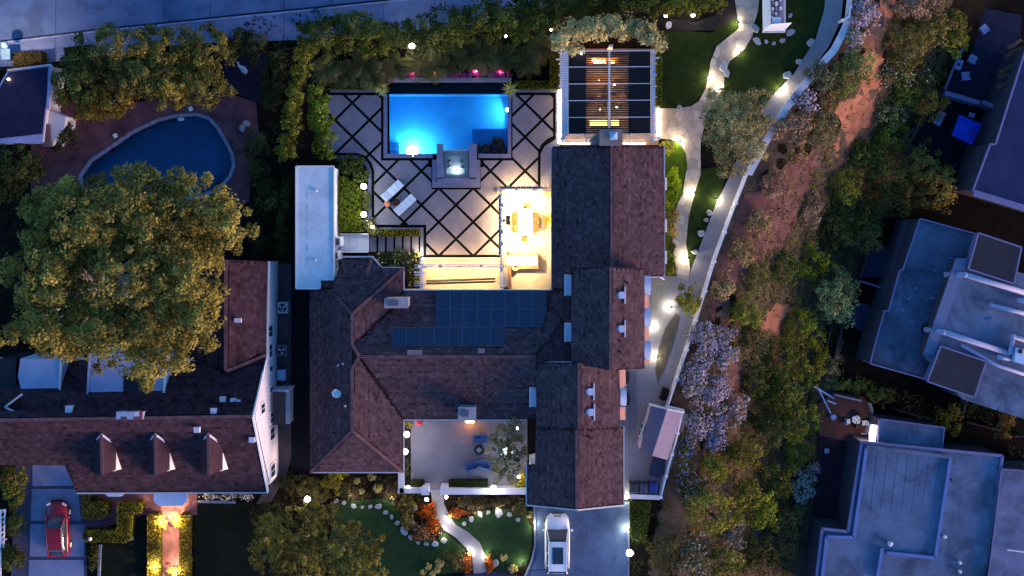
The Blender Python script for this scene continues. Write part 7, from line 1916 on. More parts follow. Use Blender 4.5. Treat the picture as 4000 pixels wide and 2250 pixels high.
def hz(px, py):
    w = G(px, py); return w.z
OL = (.085, .080, .022); OLD = (.048, .048, .020); GRN = (.048, .062, .018); LIME = (.090, .100, .018); DK = (.028, .033, .018); BRN = (.066, .052, .028); GREY = (.130, .125, .095); LAV = (.36, .29, .37); MAUVE = (.15, .10, .11)
HILL = [  # px, py, rx, ry, height, colour, key, label, flowers
    (3655, 85, 135, 110, 3.6, BRN, 'brown', 'wide brownish tree at the top of the bank beside the upper courtyard', None),
    (3745, 130, 62, 88, 4.2, LIME, 'lime', 'lime green tree overhanging the upper courtyard', None),
    (3545, 175, 95, 105, 2.8, BRN, 'brown', 'brown shrub mass beside the bare red earth strip', None),
    (3590, 20, 120, 60, 3.0, MAUVE, 'mauve', 'mauve brown shrub at the top edge above the bank', None),
    (3375, 45, 62, 70, 1.4, MAUVE, 'mauve', 'purple flowering bush at the walkway bend, topmost', (LAV, 'lavender', 9, .16)),
    (3340, 150, 46, 60, 1.2, GREY, 'grey', 'purple-grey flowering bush beside the low white wall', (LAV, 'lavender', 6, .14)),
    (3350, 255, 88, 75, 1.8, (.085, .085, .05), 'sage', 'sage green bush between the low wall and the red earth', None),
    (3215, 290, 72, 60, 1.5, (.045, .052, .045), 'slate_green', 'dark green bush just below the low white wall', (GREY, 'greyflower', 3, .12)),
    (3290, 330, 70, 50, 1.4, (.06, .065, .035), 'sage_dark', 'dull green bush touching the red earth', None),
    (3145, 400, 60, 50, 1.2, (.07, .055, .065), 'plum', 'lavender flowered bush beside the low white wall bend', (LAV, 'lavender', 9, .15)),
    (3100, 500, 90, 75, 1.3, MAUVE, 'mauve', 'mauve scrub bush below the low wall, near the grey tree', (LAV, 'lavender', 4, .14)),
    (3215, 500, 72, 75, 1.5, (.055, .05, .045), 'taupe', 'dark taupe bush on the red earth edge', None),
    (3500, 275, 80, 75, 1.8, GRN, 'green', 'green bush with pale flowers beside the red earth', ((.4, .36, .3), 'cream', 3, .12)),
    (3590, 290, 62, 80, 2.0, OLD, 'olive_dark', 'dark olive shrub above the garden kerb wall', ((.4, .36, .3), 'cream', 1, .12)),
    (3540, 350, 72, 72, 2.0, GRN, 'green', 'bright green bush in the middle of the bank', None),
    (3475, 440, 62, 78, 1.7, (.07, .068, .04), 'sage', 'grey-green bush beside the red earth strip, lower part', ((.4, .38, .36), 'cream', 2, .12)),
    (3490, 530, 70, 78, 2.0, OL, 'olive', 'yellow olive bush left of the wooden fence', None),
    (3635, 415, 80, 72, 3.4, (.14, .075, .03), 'orange', 'orange-brown tree beside the lower courtyard', None),
    (3370, 610, 68, 78, 2.0, GRN, 'green', 'green bush below the end of the red earth strip', None),
    (3470, 660, 110, 100, 3.4, DK, 'dark', 'large dark tree in the middle of the bank', None),
    (3610, 640, 80, 90, 3.4, BRN, 'brown', 'brown tree left of the dark courtyard steps', None),
    (3680, 730, 72, 92, 3.6, (.10, .078, .035), 'tan', 'tan tree next to the slate roof corner', None),
    (3530, 770, 110, 75, 3.6, OLD, 'olive_dark', 'dark olive tree above the tilted flat roof', None),
    (3300, 730, 80, 90, 2.2, OL, 'olive', 'olive bush beside the mauve scrub', None),
    (3375, 840, 90, 90, 3.4, DK, 'dark', 'dark rounded tree near the tilted roof corner', None),
    (3400, 930, 62, 72, 3.2, BRN, 'brown', 'brown tree touching the terrace of the tilted roof', None),
    (3260, 900, 70, 90, 1.8, OLD, 'olive_dark', 'dull olive bush on the slope above the grey tree', None),
    (3160, 820, 56, 76, 1.1, MAUVE, 'mauve', 'mauve grey scrub bush on the bare slope', None),
    (3030, 720, 62, 62, .9, MAUVE, 'mauve', 'low mauve scrub right of the long railing top', None),
    (2960, 860, 56, 60, .8, (.10, .075, .07), 'dusty', 'low dusty scrub below the long railing', None),
    (2900, 990, 60, 66, .8, (.12, .085, .075), 'dusty2', 'dusty pink scrub beside the middle of the long railing', None),
    (2830, 1130, 52, 66, .8, (.095, .075, .06), 'dusty', 'brown scrub beside the railing near the small yellow tree', None),
    (2960, 1090, 60, 72, 1.2, (.085, .07, .04), 'khaki', 'khaki bush on the slope above the lime bushes', None),
    (3070, 1060, 75, 80, 1.8, GRN, 'green', 'green bush above the red earth triangle', None),
    (3180, 1020, 72, 75, 2.0, LIME, 'lime', 'lime bush between the khaki scrub and the grey tree', None),
    (2920, 1210, 70, 80, 1.6, (.065, .07, .02), 'moss', 'mossy bush left of the red earth triangle', None),
    (3270, 1165, 100, 100, 4.2, (.13, .125, .10), 'silver_grey', 'large silver grey tree in front of the tilted roof', None),
    (3290, 1100, 52, 55, 3.6, (.11, .10, .07), 'silver_dark', 'small grey tree top behind the silver grey tree', None),
    (3130, 1290, 92, 100, 2.4, LIME, 'lime', 'bright lime bush below the red earth triangle', None),
    (3040, 1390, 80, 90, 2.0, GRN, 'green', 'green bush between the lavender and the lime bushes', None),
    (3160, 1420, 86, 100, 2.6, (.085, .085, .022), 'moss_yellow', 'yellow-green bush beside the fence steps', None),
    (2945, 1330, 60, 75, 1.6, (.03, .035, .02), 'deep', 'deep green bush beside the top of the lavender', None),
    (2945, 1480, 62, 90, 1.6, DK, 'dark', 'dark bush in the gap right of the lavender mass', None),
    (3050, 1540, 110, 100, 3.4, GRN, 'green', 'broad green tree above the blue pole frame', None),
    (3120, 1640, 90, 100, 3.8, (.07, .07, .022), 'moss', 'mossy round tree beside the red tiled patio', None),
    (3010, 1680, 95, 90, 3.2, DK, 'dark', 'dark tree below the broad green tree', None),
    (3120, 1770, 66, 66, 2.6, OL, 'olive', 'olive bush beside the mauve walk', None),
    (2750, 1335, 66, 90, 1.8, (.075, .075, .065), 'plum_leaf', 'topmost lavender flowering bush beside the railing', (LAV, 'lavender', 22, .11)),
    (2830, 1370, 62, 86, 1.7, (.075, .075, .065), 'plum_leaf', 'lavender flowering bush bulging into the slope', (LAV, 'lavender', 20, .11)),
    (2715, 1480, 56, 90, 1.8, (.075, .075, .065), 'plum_leaf', 'lavender flowering bush above the shed roof', (LAV, 'lavender', 22, .11)),
    (2790, 1530, 66, 90, 1.7, (.075, .075, .065), 'plum_leaf', 'pinkest lavender bush in the middle of the mass', ((.40, .29, .35), 'lilac', 22, .11)),
    (2730, 1640, 56, 90, 1.6, (.09, .08, .10), 'plum_leaf', 'lavender bush beside the shed railing', ((.40, .29, .35), 'lilac', 20, .11)),
    (2795, 1700, 52, 80, 1.5, (.07, .07, .10), 'plum_dark', 'bluish lavender bush at the lower end of the mass', ((.26, .24, .40), 'bluebell', 16, .11)),
    (2870, 1600, 56, 80, 1.3, MAUVE, 'mauve', 'dusty mauve bush right of the lavender mass', ((.30, .24, .28), 'dustyflower', 6, .15)),
    (2670, 1800, 50, 100, 1.3, (.03, .038, .03), 'deep', 'dark bush with small blue flowers behind the bins railing', ((.14, .15, .30), 'navyflower', 4, .13)),
    (2710, 1920, 66, 80, 1.6, (.035, .040, .026), 'deep', 'dark bush below the blue flowers', ((.22, .22, .26), 'greyflower2', 3, .12)),
    (2800, 1830, 62, 66, 2.6, OL, 'olive', 'yellow-brown tree below the bluish lavender', None),
    (2890, 1790, 90, 90, 3.0, (.075, .06, .02), 'bronze', 'bronze tree in the lower middle of the bank', None),
    (2780, 2010, 110, 100, 3.4, (.085, .074, .024), 'gold', 'golden brown tree right of the driveway hedge', None),
    (2925, 1930, 70, 70, 2.8, OL, 'olive', 'olive tree right of the golden tree', None),
    (2865, 2080, 48, 110, 1.6, (.085, .075, .09), 'plum_dark', 'tall strip of lilac flowers among the lower trees', (LAV, 'lavender', 22, .12)),
    (2985, 2000, 72, 90, 2.8, LIME, 'lime', 'yellow lit tree near the black gap at the lower right house', None),
    (3040, 1870, 80, 90, 2.6, (.055, .055, .022), 'moss_dark', 'dim mossy tree right of the bronze tree', None),
    (3060, 2090, 72, 100, 2.4, (.11, .06, .045), 'russet', 'russet tree beside the lower right house', None),
    (2960, 2180, 90, 90, 2.8, OLD, 'olive_dark', 'dark olive tree at the bottom edge', None),
    (2830, 2200, 80, 70, 2.6, (.07, .064, .024), 'gold_dark', 'dull gold tree at the bottom edge right of the white flowers', None),
    (2700, 2170, 80, 90, 1.8, (.045, .042, .025), 'deep_olive', 'dark bush with pale flowers at the bottom edge', ((.30, .30, .30), 'whiteflower', 3, .13)),
    (2600, 2170, 72, 90, 1.6, (.040, .042, .022), 'deep_olive', 'dark bush beside the big driveway globe lamp', None),
    (3135, 1900, 52, 72, 1.8, GREY, 'grey', 'pale flowering bush beside the mauve walk', ((.38, .36, .40), 'whiteflower', 14, .15)),
    (3110, 2010, 50, 60, 1.6, (.06, .05, .04), 'taupe', 'taupe shrub below the pale flowering bush', None),
    (3170, 1830, 36, 40, 1.2, GREY, 'grey', 'small pink and grey flower tuft by the mauve walk', ((.40, .24, .28), 'pinkflower', 10, .13)),
    (3330, 1505, 95, 34, 1.8, (.06, .065, .03), 'hedge_green', 'long ragged hedge above the red tiled patio', None),
    (3450, 1545, 80, 34, 1.8, (.055, .06, .03), 'hedge_green', 'ragged hedge continuing towards the stepped roof', None),
    (3710, 1640, 66, 56, 2.2, OL, 'olive', 'round olive bush above the stepped roof', None),
    (3930, 1660, 36, 66, 1.6, (.085, .06, .035), 'brown_small', 'brown shrub right of the round olive bush', None),
    (3815, 1580, 60, 36, 1.2, DK, 'dark', 'dark shrub row under the grey louvres', None),
    (3250, 1440, 40, 60, 1.6, GREY, 'grey', 'pale shrub beside the wooden fence steps', None),
]
for i, (x, y, rx, ry, hh, col, key, lab, fl) in enumerate(HILL):
    z = hz(x, y)
    istree = ' tree' in lab
    if not fl and key not in ('mauve', 'plum'): col = (col[0] * 1.28, col[1] * 1.36, col[2] * 1.1)
    if istree:
        tree('bank_tree', lab, [(x, y, rx, ry)], (x, y), z + hh * .35, z + hh, col, key + '_b', zg=z, clump=.46, per=40, leaf=.19, seed=300 + i, group='trees on the bank', limbs=4, trunk_r=.13, dens=1.25)
    else:
        shrub('bank_shrub', lab, [(x, y, rx, ry)], z + hh * .05, z + hh, col, key + '_b', clump=.38, per=32, leaf=.16, seed=300 + i, group='shrubs on the bank', zg=z, dens=1.3, flowers=fl)
# low ground cover all over the bank
g = np.random.default_rng(55); n = 15000
px = g.uniform(2650, 3700, n); py = g.uniform(-20, 2260, n)
skip = np.zeros(n, bool)
for k_, E_ in enumerate(EARTHS): skip |= inside(E_, px, py) & (g.random(n) < (.9 if k_ != 1 else .55))
pts = []
for a, b in zip(px[~skip], py[~skip]):
    w = G(a, b)
    if -7.02 < w.z < -.35: pts.append((w.x, w.y, w.z + .08))
C = np.array(pts); R = .16 + .22 * g.random(len(C)); ct = .5 + g.random(len(C))
V, T = leaf_quads(C, R, 8, .15, 91, clump_tint=ct)
tone = np.array([(.9, .9, .6), (1.3, .85, .8), (.8, 1.05, .5), (1.3, 1.25, 1.0)])[g.integers(0, 4, len(C))]
TT = np.repeat(tone, 8, 0) * T[:, None]
o = mesh_obj('ground_cover', V, len(T), leafmat('scrub', (.085, .072, .045)), None, tint=TT, quads=True); tag(o, 'low dry scrub covering the bank between the bushes', 'ground cover', kind='stuff')

def bed_cover(label, poly, col, key, seed, dens=26, h=.16, leaf=.13):
    g = np.random.default_rng(seed); W = P2(poly, .05); A = area2(W); n = int(A * dens / 8)
    x = g.uniform(min(p.x for p in W), max(p.x for p in W), n * 3); y = g.uniform(min(p.y for p in W), max(p.y for p in W), n * 3)
    ok = inside(W, x, y); x, y = x[ok][:n], y[ok][:n]
    C = np.stack([x, y, np.full(len(x), h * .6)], 1); R = h + h * g.random(len(x))
    V, T = leaf_quads(C, R, 9, leaf, seed + 1, clump_tint=.45 + 1.1 * g.random(len(x)))
    tag(mesh_obj('ground_cover', V, len(T), leafmat(key, col), None, tint=T, quads=True), label, 'ground cover', kind='stuff')
bed_cover('dark low planting under the palms and hedge trees behind the pool', [(1200, 130), (1700, 120), (2180, 60), (2180, 300), (2000, 300), (1480, 300), (1230, 312)], (.030, .036, .016), 'bedA', 21, 40, .25)
bed_cover('dark low planting between the kidney pool and the pool house', [(890, 150), (1200, 110), (1190, 640), (1130, 1000), (990, 1000), (960, 800), (1000, 520), (1050, 400)], (.026, .026, .016), 'bedB', 22, 30, .25)
bed_cover('dusky low planting of the front beds around the curved lawn', [(1110, 1850), (1560, 1850), (1680, 1935), (1700, 2040), (1730, 2100), (1600, 2110), (1560, 2000), (1520, 1955), (1400, 1955), (1290, 1975), (1040, 2000)], (.035, .032, .020), 'bedC', 23, 34, .2)
bed_cover('dusky low planting between the courtyard wall and the forecourt lawn', [(1740, 1935), (2050, 1935), (2085, 2040), (2030, 2000), (1900, 1985), (1820, 2020), (1770, 2040)], (.036, .032, .024), 'bedD', 24, 34, .18)
bed_cover('dark planting beside the driveway above the bank', [(2465, 1960), (2620, 1960), (2570, 2260), (2462, 2260)], (.022, .028, .012), 'bedE', 25, 40, .25)
bed_cover('dark planting along the left edge beneath the trees', [(-40, 560), (180, 580), (260, 800), (60, 900), (-40, 1400)], (.018, .020, .010), 'bedF', 26, 20, .3)
bed_cover('dark planting below the tilted flat roofs', [(3420, 1500), (3800, 1580), (4010, 1650), (4010, 1800), (3700, 1640), (3450, 1600)], (.02, .022, .012), 'bedG', 27, 20, .3)
bed_cover('dark leaf patch standing in for cast shadow on the pavement beside the topiary pots', [(1150, 50), (1180, 45), (1245, 32), (1240, 62), (1225, 85), (1190, 100), (1150, 110), (1135, 70)], (.006, .006, .008), 'pave_shadow', 28, 70, .08, .12)  # flat dark leaves shaped like the shadow cast on the pavement
bed_cover('dark leaf patch standing in for cast shadow on the pavement above the dark patio', [(925, 118), (965, 75), (1005, 60), (1040, 55), (1020, 75), (1085, 60), (1050, 95), (1100, 90), (1100, 110), (960, 140)], (.006, .006, .008), 'pave_shadow', 29, 70, .08, .12)  # another pavement shadow laid out in dark low leaves

# ------------------------------------------------------------------ trees and hedges of the gardens
YG = (.112, .100, .040)
tree('sycamore_tree', 'huge yellow-green tree covering the neighbour pool and roof', [(480, 790, 320, 150), (300, 900, 250, 190), (640, 870, 300, 200), (880, 880, 112, 130), (470, 1080, 300, 230), (740, 1080, 150, 190), (760, 1230, 110, 130), (160, 1090, 160, 190), (170, 1290, 165, 120), (420, 1300, 250, 130), (620, 1330, 150, 130), (560, 1440, 92, 72), (690, 1400, 62, 60)], (500, 1095), 7.5, 14.5, YG, 'sycamore',
     clump=.58, per=64, leaf=.22, seed=5, limbs=26, bark=BARK_PALE, trunk_r=.42, dens=1.15, ctv=.45)
LT = [([(470, 190, 160, 110), (560, 300, 150, 110)], (500, 260), 5.5, (.085, .074, .032), 'laurel', 'broad olive tree along the road above the kidney pool'),
      ([(660, 190, 140, 105), (650, 330, 145, 105)], (655, 260), 5.5, (.088, .078, .028), 'laurel2', 'olive tree with bright golden top beside the road'),
      ([(805, 205, 105, 105), (780, 335, 115, 100)], (790, 270), 5.2, (.082, .074, .028), 'laurel3', 'olive tree next to the dark patio'),
      ([(300, 310, 112, 120)], (300, 310), 4.5, (.032, .042, .018), 'laurel_dark', 'dark green tree beside the garden building'),
      ([(420, 400, 110, 65), (350, 420, 70, 50)], (400, 400), 3.6, (.10, .085, .022), 'laurel4', 'low bent tree with bare pale branches over the brick deck'),
      ([(255, 545, 56, 66)], (255, 550), 2.2, (.03, .032, .024), 'darkbush', 'dark flowering bush beside the garden annex'),
      ([(60, 640, 110, 92), (20, 720, 80, 80)], (50, 660), 3.6, (.026, .032, .016), 'dark_left', 'dark tree below the garden building at the left edge'),
      ([(920, 160, 72, 60), (985, 175, 60, 62)], (950, 170), 3.0, (.036, .034, .022), 'dusk', 'dark shrub tree by the pavement, right of the dark patio')]
for i, (bl, ba, hh, col, key, lab) in enumerate(LT):
    tree('garden_tree', lab, bl, ba, hh * .35, hh, col, key, clump=.46, per=54, leaf=.18, seed=500 + i, group='trees around the neighbour pool', limbs=10 if 'bare' in lab else 5, bark=BARK_PALE if 'bare' in lab else None, trunk_r=.14, dens=1.2, ctv=.5)
# tall clipped screens beside the pool court
def screen(name, lab, pts, h, col, key, seed, w, cat='hedge', leaf=.20, dens=1.7):
    bl = []
    for (a, b) in zip(pts[:-1], pts[1:]):
        n = max(2, int(math.dist(a, b) / (w * .9)))
        for k in range(n): bl.append((a[0] + (b[0] - a[0]) * k / n, a[1] + (b[1] - a[1]) * k / n, w, w * 1.05))
    return shrub(name, lab, bl, .4, h, col, key, clump=.34, per=30, leaf=leaf, seed=seed, cat=cat, dens=dens * .55, ctv=.5, group='screens beside the pool court')
screen('tall_hedge', 'tall narrow yellow-green hedge left of the patio, farther from the pool', [(1190, 190), (1160, 330), (1145, 450), (1125, 560), (1118, 630)], 4.6, (.075, .078, .018), 'cypress', 61, 42)
screen('tall_hedge', 'tall narrow green hedge left of the patio, touching the slabs', [(1240, 370), (1255, 450), (1265, 540), (1268, 640)], 4.0, (.060, .085, .016), 'cypress2', 62, 46)
screen('dark_hedge', 'dark hedge between the dark patio and the tall screens', [(1080, 240), (1060, 340), (1055, 420)], 2.2, (.024, .026, .016), 'blackgreen', 63, 50)
screen('dark_hedge', 'dark flowering hedge right of the kidney pool', [(1000, 560), (1010, 660), (1050, 740), (1060, 840)], 2.0, (.036, .036, .022), 'blackgreen2', 64, 48)
screen('dark_hedge', 'dark hedge strip along the pool house west side', [(1115, 700), (1105, 800), (1100, 900), (1095, 1000)], 1.8, (.022, .024, .015), 'blackgreen', 65, 26)
screen('dark_hedge', 'dark bushes beside the big tree and the shingled wing', [(1010, 930), (1040, 990)], 1.6, (.02, .022, .014), 'blackgreen', 66, 40)
TOPH = [(1255, 150, 95, 80, (.070, .066, .022)), (1370, 120, 90, 75, (.078, .074, .024)), (1470, 150, 85, 75, (.100, .090, .022)), (1560, 140, 70, 60, (.055, .055, .022)), (1665, 140, 85, 75, (.060, .060, .028)), (1765, 110, 90, 85, (.052, .054, .018)), (1870, 90, 92, 90, (.048, .052, .016)), (1975, 70, 92, 85, (.044, .050, .016)), (2080, 80, 90, 90, (.052, .058, .018)), (2150, 30, 100, 60, (.030, .038, .016)), (2300, 20, 110, 55, (.030, .036, .014)), (2430, 15, 100, 50, (.034, .040, .016)), (2560, 10, 100, 52, (.046, .052, .018)), (2670, 15, 92, 50, (.075, .075, .020)), (2765, 10, 72, 46, (.085, .080, .020))]
lab_top = ['first hedge tree behind the pool, at the tall screens', 'second hedge tree behind the pool, next to the pavement', 'yellowest hedge tree behind the pool', 'small hedge tree just above the big globe lamp', 'grey-green hedge tree right of the big globe lamp', 'sixth hedge tree behind the pool', 'tall dark hedge tree above the pool corner', 'hedge tree above the pergola-side agave', 'hedge tree left of the silver tree', 'dark hedge tree at the top edge beside the road end', 'dark hedge tree above the silver tree', 'dark hedge tree at the top edge, right of the silver tree middle', 'hedge tree above the small mulch bed lamp', 'lit hedge tree between the two mulch bed lamps', 'lit hedge tree at the end of the mulch bed']
for i, (x, y, rx, ry, col) in enumerate(TOPH):
    tree('hedge_tree', lab_top[i], [(x, y - 6, rx * 1.12, ry * 1.12)], (x, y), 1.0, 4.8, tuple(c_ * k_ for c_, k_ in zip(col, (.66, .82, .8))), 'toph%d' % i, clump=.40, per=48, leaf=.16, seed=600 + i, group='hedge trees along the top', limbs=3, trunk_r=.1, dens=1.35, ctv=.5)
PALMS = [(1270, 275, .9), (1350, 290, .8), (1420, 255, 1.0), (1455, 300, .8), (1545, 265, .9), (1640, 240, 1.1), (1700, 265, .9), (1760, 230, 1.0), (1830, 215, 1.0), (1900, 235, .95), (1965, 225, .9), (2055, 240, .9), (2110, 190, .9)]
for i, (x, y, s) in enumerate(PALMS):
    frond_plant('fern_palm', ORDW[i] + ' feathery palm in the bed behind the pool, counted from the tall screens', P(x, y, 1.1), 15, 1.4 * s, .75, (.050, .050, .030) if i % 3 else (.080, .078, .05), 'palm%d' % (i % 3 and 1), 700 + i, group='palms behind the pool', leaflet=.38, width=.04, droop=.45)
shrub('flower_border', 'pink and magenta flower border along the pool back wall', [(1520, 288, 40, 18), (1600, 288, 46, 16), (1690, 290, 46, 16), (1780, 290, 46, 17), (1860, 285, 46, 18), (1945, 288, 46, 18)], .1, .55, (.035, .04, .02), 'border_leaf', clump=.2, per=22, leaf=.12, seed=801, cat='flowers', dens=1.6, flowers=((.45, .05, .22), 'magenta', 9, .12))
shrub('flower_border', 'white flowers under the palms left of the pool', [(1380, 300, 60, 14), (1450, 302, 50, 12)], .1, .4, (.03, .034, .02), 'border_leaf2', clump=.2, per=16, leaf=.12, seed=802, cat='flowers', dens=1.0, flowers=((.6, .55, .5), 'white_petal', 2, .10))
hedge_box('hedge', 'low clipped hedge along the patio top left of the pool', [(1265, 318), (1478, 318), (1478, 346), (1265, 346)], 0, .9, (.05, .06, .010), 'box_green', 3)
hedge_box('hedge', 'low clipped hedge along the patio top right of the pool', [(2012, 316), (2150, 316), (2150, 346), (2012, 346)], 0, .9, (.036, .048, .010), 'box_green', 4)
hedge_box('hedge', 'upright clipped hedge at the patio side of the pergola', [(2150, 208), (2185, 208), (2185, 346), (2150, 346)], 0, 1.2, (.036, .046, .010), 'box_green', 5)
hedge_box('hedge', 'clipped hedge along the lawn side of the pergola', [(2566, 200), (2584, 200), (2586, 320), (2582, 330), (2586, 340), (2582, 412), (2566, 414)], 0, 1.1, (.05, .075, .012), 'box_green2', 6)
hedge_box('hedge', 'square bright green clipped hedge beside the pool house', [(1322, 690), (1345, 690), (1405, 735), (1408, 904), (1322, 904)], 0, 1.0, (.060, .090, .010), 'box_bright', 7)
hedge_box('hedge', 'neat golden green box hedge beside the stepping slabs', [(1480, 897), (1638, 897), (1638, 921), (1450, 922), (1465, 905)], 0, .7, (.10, .10, .012), 'box_gold', 8)
shrub('garden_shrub', 'dark shrub inside the curved patio corner', [(1370, 640, 60, 40), (1400, 680, 42, 42)], .1, 1.2, (.030, .044, .018), 'court_shrub', seed=810, dens=1.6, per=26, clump=.28)
shrub('garden_shrub', 'grey-green shrub between the two globe lamps by the patio', [(1428, 785, 20, 50)], .1, .8, (.055, .065, .035), 'court_shrub2', seed=811, dens=1.6, clump=.22)
shrub('garden_shrub', 'shrub around the small lamp by the entry ramp', [(1438, 880, 30, 30), (1460, 905, 24, 20)], .1, .8, (.045, .05, .028), 'court_shrub3', seed=812, dens=1.6, clump=.22, flowers=((.5, .45, .4), 'white_petal', 1, .08))
shrub('rose_bed', 'dark rose bushes with pale blooms below the stepping slabs', [(1490, 1010, 50, 32), (1560, 1000, 46, 36), (1600, 1040, 40, 46), (1545, 1040, 46, 30), (1610, 1085, 24, 30)], .1, 1.2, (.030, .040, .020), 'rose_leaf', seed=813, dens=1.6, clump=.26, cat='rose bushes', flowers=((.50, .42, .30), 'rose', 1, .12))
shrub('lit_shrub', 'bright green lit bush around the light at the stepping slab end', [(1625, 995, 20, 20)], .05, .35, (.10, .14, .02), 'lit_green', seed=814, clump=.16, leaf=.09)
tree('silver_tree', 'wide pale silver-leaved tree arching over the pergola end', [(2195, 155, 60, 55), (2255, 120, 66, 56), (2330, 105, 70, 52), (2420, 100, 76, 56), (2500, 125, 70, 60), (2560, 155, 46, 50), (2240, 190, 40, 26)], (2380, 95), 3.3, 5.0, (.26, .235, .170), 'silver', clump=.42, per=36, leaf=.19, seed=820, limbs=10, trunk_r=.16, dens=1.4, ctv=.3)
tree('grey_olive_tree', 'large grey-green tree between the path and the walkway', [(2850, 470, 130, 120), (2920, 470, 110, 130), (2870, 580, 110, 110), (2830, 390, 76, 50), (2940, 580, 62, 66)], (2880, 500), 2.6, 5.6, (.150, .138, .100), 'olive_grey', clump=.40, per=38, leaf=.17, seed=821, limbs=10, trunk_r=.16, dens=1.35, ctv=.4, aspect=.4)
tree('young_tree', 'small yellow-green tree beside the railing walkway', [(2695, 1168, 60, 62)], (2695, 1168), 1.6, 3.4, (.15, .15, .035), 'young', clump=.30, per=34, leaf=.15, seed=822, limbs=6, trunk_r=.07, dens=1.3)
for i, (x, y, rx, ry, col, lab) in enumerate(((2630, 700, 32, 46, (.13, .20, .012), 'bright lit lime shrub against the house, uppermost'), (2620, 770, 30, 50, (.10, .16, .014), 'lit lime shrub against the house, second down'), (2625, 870, 32, 56, (.17, .145, .06), 'tan shrub against the house wall beside the path'), (2622, 960, 22, 30, (.05, .06, .02), 'dark shrub against the house below the tan one'), (2620, 1040, 30, 42, (.06, .075, .015), 'green shrub at the house corner near the terrace'), (2612, 575, 26, 24, (.16, .16, .04), 'pale feathery shrub at the house corner by the pergola'))):
    shrub('wall_shrub', lab, [(x, y, rx, ry)], .1, 1.4, col, 'wall%d' % i, seed=830 + i, clump=.26, per=26, leaf=.16, dens=1.4, group='shrubs along the house wall')
# front garden
tree('pepper_tree', 'wide feathery gold-tipped tree at the bottom of the front garden', [(1180, 2080, 150, 110), (1330, 2130, 150, 120), (1160, 2200, 170, 110), (1400, 2210, 130, 90), (1060, 2130, 90, 120), (1250, 2010, 90, 60)], (1235, 2140), 2.0, 5.6, (.088, .082, .030), 'pepper', clump=.30, per=26, leaf=.24, seed=840, limbs=16, trunk_r=.2, dens=.80, ctv=.65, aspect=.25, up=.2)
FS = [([(1180, 1900, 70, 46), (1240, 1930, 60, 46)], 1.2, (.032, .028, .018), 'dark brushy shrub left of the tall globe lamp', None), ([(1300, 1890, 50, 40)], 1.2, (.085, .080, .025), 'yellow-lit shrub under the hip roof edge', None), ([(1325, 1862, 30, 22)], 1.0, (.16, .19, .012), 'brightest lime shrub at the hip roof eave', None), ([(1345, 1915, 30, 30)], .8, (.035, .036, .024), 'dark shrub behind the curved bed edge', None), ([(1120, 1880, 40, 40)], .9, (.022, .022, .016), 'dark shrub beside the alley paving', None), ([(1040, 2020, 60, 60), (1030, 2100, 50, 50)], 1.6, (.022, .028, .018), 'dark shrub between the neighbour lawn and the feathery tree', None), ([(1590, 1975, 40, 40), (1590, 2030, 30, 46)], .7, (.045, .038, .022), 'brown-green bed beside the gate path', None), ([(1640, 2080, 52, 36)], .5, (.055, .035, .022), 'rusty ground plants at the round bed edge', ((.32, .12, .08), 'rust', 4, .1)), ([(1860, 1960, 80, 26), (1960, 1955, 70, 24)], .6, (.036, .030, .026), 'low dusky planting below the courtyard wall', None), ([(2030, 1990, 30, 40)], .7, (.035, .036, .022), 'dark planting at the garage corner', None), ([(1770, 2190, 40, 40)], .7, (.04, .042, .025), 'green tuft left of the lower orange flowers', None), ([(2050, 1870, 26, 30), (2030, 1890, 20, 20)], 1.0, (.14, .14, .02), 'lit yellow shrub in the courtyard corner', None), ([(1600, 1650, 18, 22)], .9, (.14, .13, .05), 'pale shrub in the courtyard by the red parasol', None), ([(1588, 1820, 12, 40)], .5, (.03, .036, .02), 'dark strip of plants along the courtyard bed', None)]
for i, (bl, hh, col, lab, fl) in enumerate(FS):
    shrub('front_shrub', lab, bl, .05, hh, col, 'front%d' % i, seed=850 + i, clump=.26, per=24, leaf=.15, dens=1.5, group='shrubs in the front garden', flowers=fl)
for i, (x, y, rx, ry, lab) in enumerate(((1658, 2000, 30, 30, 'orange flowers beside the gate, west side of the path'), (1688, 2050, 30, 46, 'brightest orange flowers on the path bend'), (1790, 2006, 42, 20, 'orange flowers beside the gate, garage side of the path'), (1820, 2200, 26, 42, 'orange flowers at the lower path end, west side'), (1912, 2200, 22, 40, 'orange flowers at the lower path end, driveway side'), (1690, 1985, 20, 30, 'red flowers right at the gate'))):
    shrub('flower_bed', lab, [(x, y, rx, ry)], .03, .35, (.05, .03, .015), 'bed_leaf', seed=870 + i, clump=.16, per=14, leaf=.10, dens=1.8, cat='flowers', group='orange flower beds', flowers=((.42, .065, .008), 'orange_petal', 4, .085))
RS = [(1393, 1880, 14, 'first round pale shrub below the hip roof'), (1452, 1866, 17, 'round pale shrub nearest the eave, right'), (1476, 1908, 20, 'largest round pale shrub beside the courtyard wall bed'), (1411, 1922, 12, 'small round pale shrub by the bed edge light'), (2065, 2010, 17, 'round pale shrub at the driveway corner'), (2014, 1991, 16, 'round pale shrub left of the driveway corner one'), (2043, 1991, 10, 'tiny round shrub between the two at the driveway corner'), (1968, 2180, 16, 'round shrub on the lawn beside the lower orange flowers'), (2004, 2226, 19, 'round shrub at the turning circle edge'), (1716, 2202, 18, 'round shrub on the west lawn edge, largest'), (1672, 2215, 15, 'pale round shrub left of the largest one'), (1706, 2228, 14, 'round shrub below the largest one'), (1688, 2243, 13, 'round shrub at the very bottom edge'), (1652, 2238, 12, 'dark round shrub at the bottom left of the cluster')]
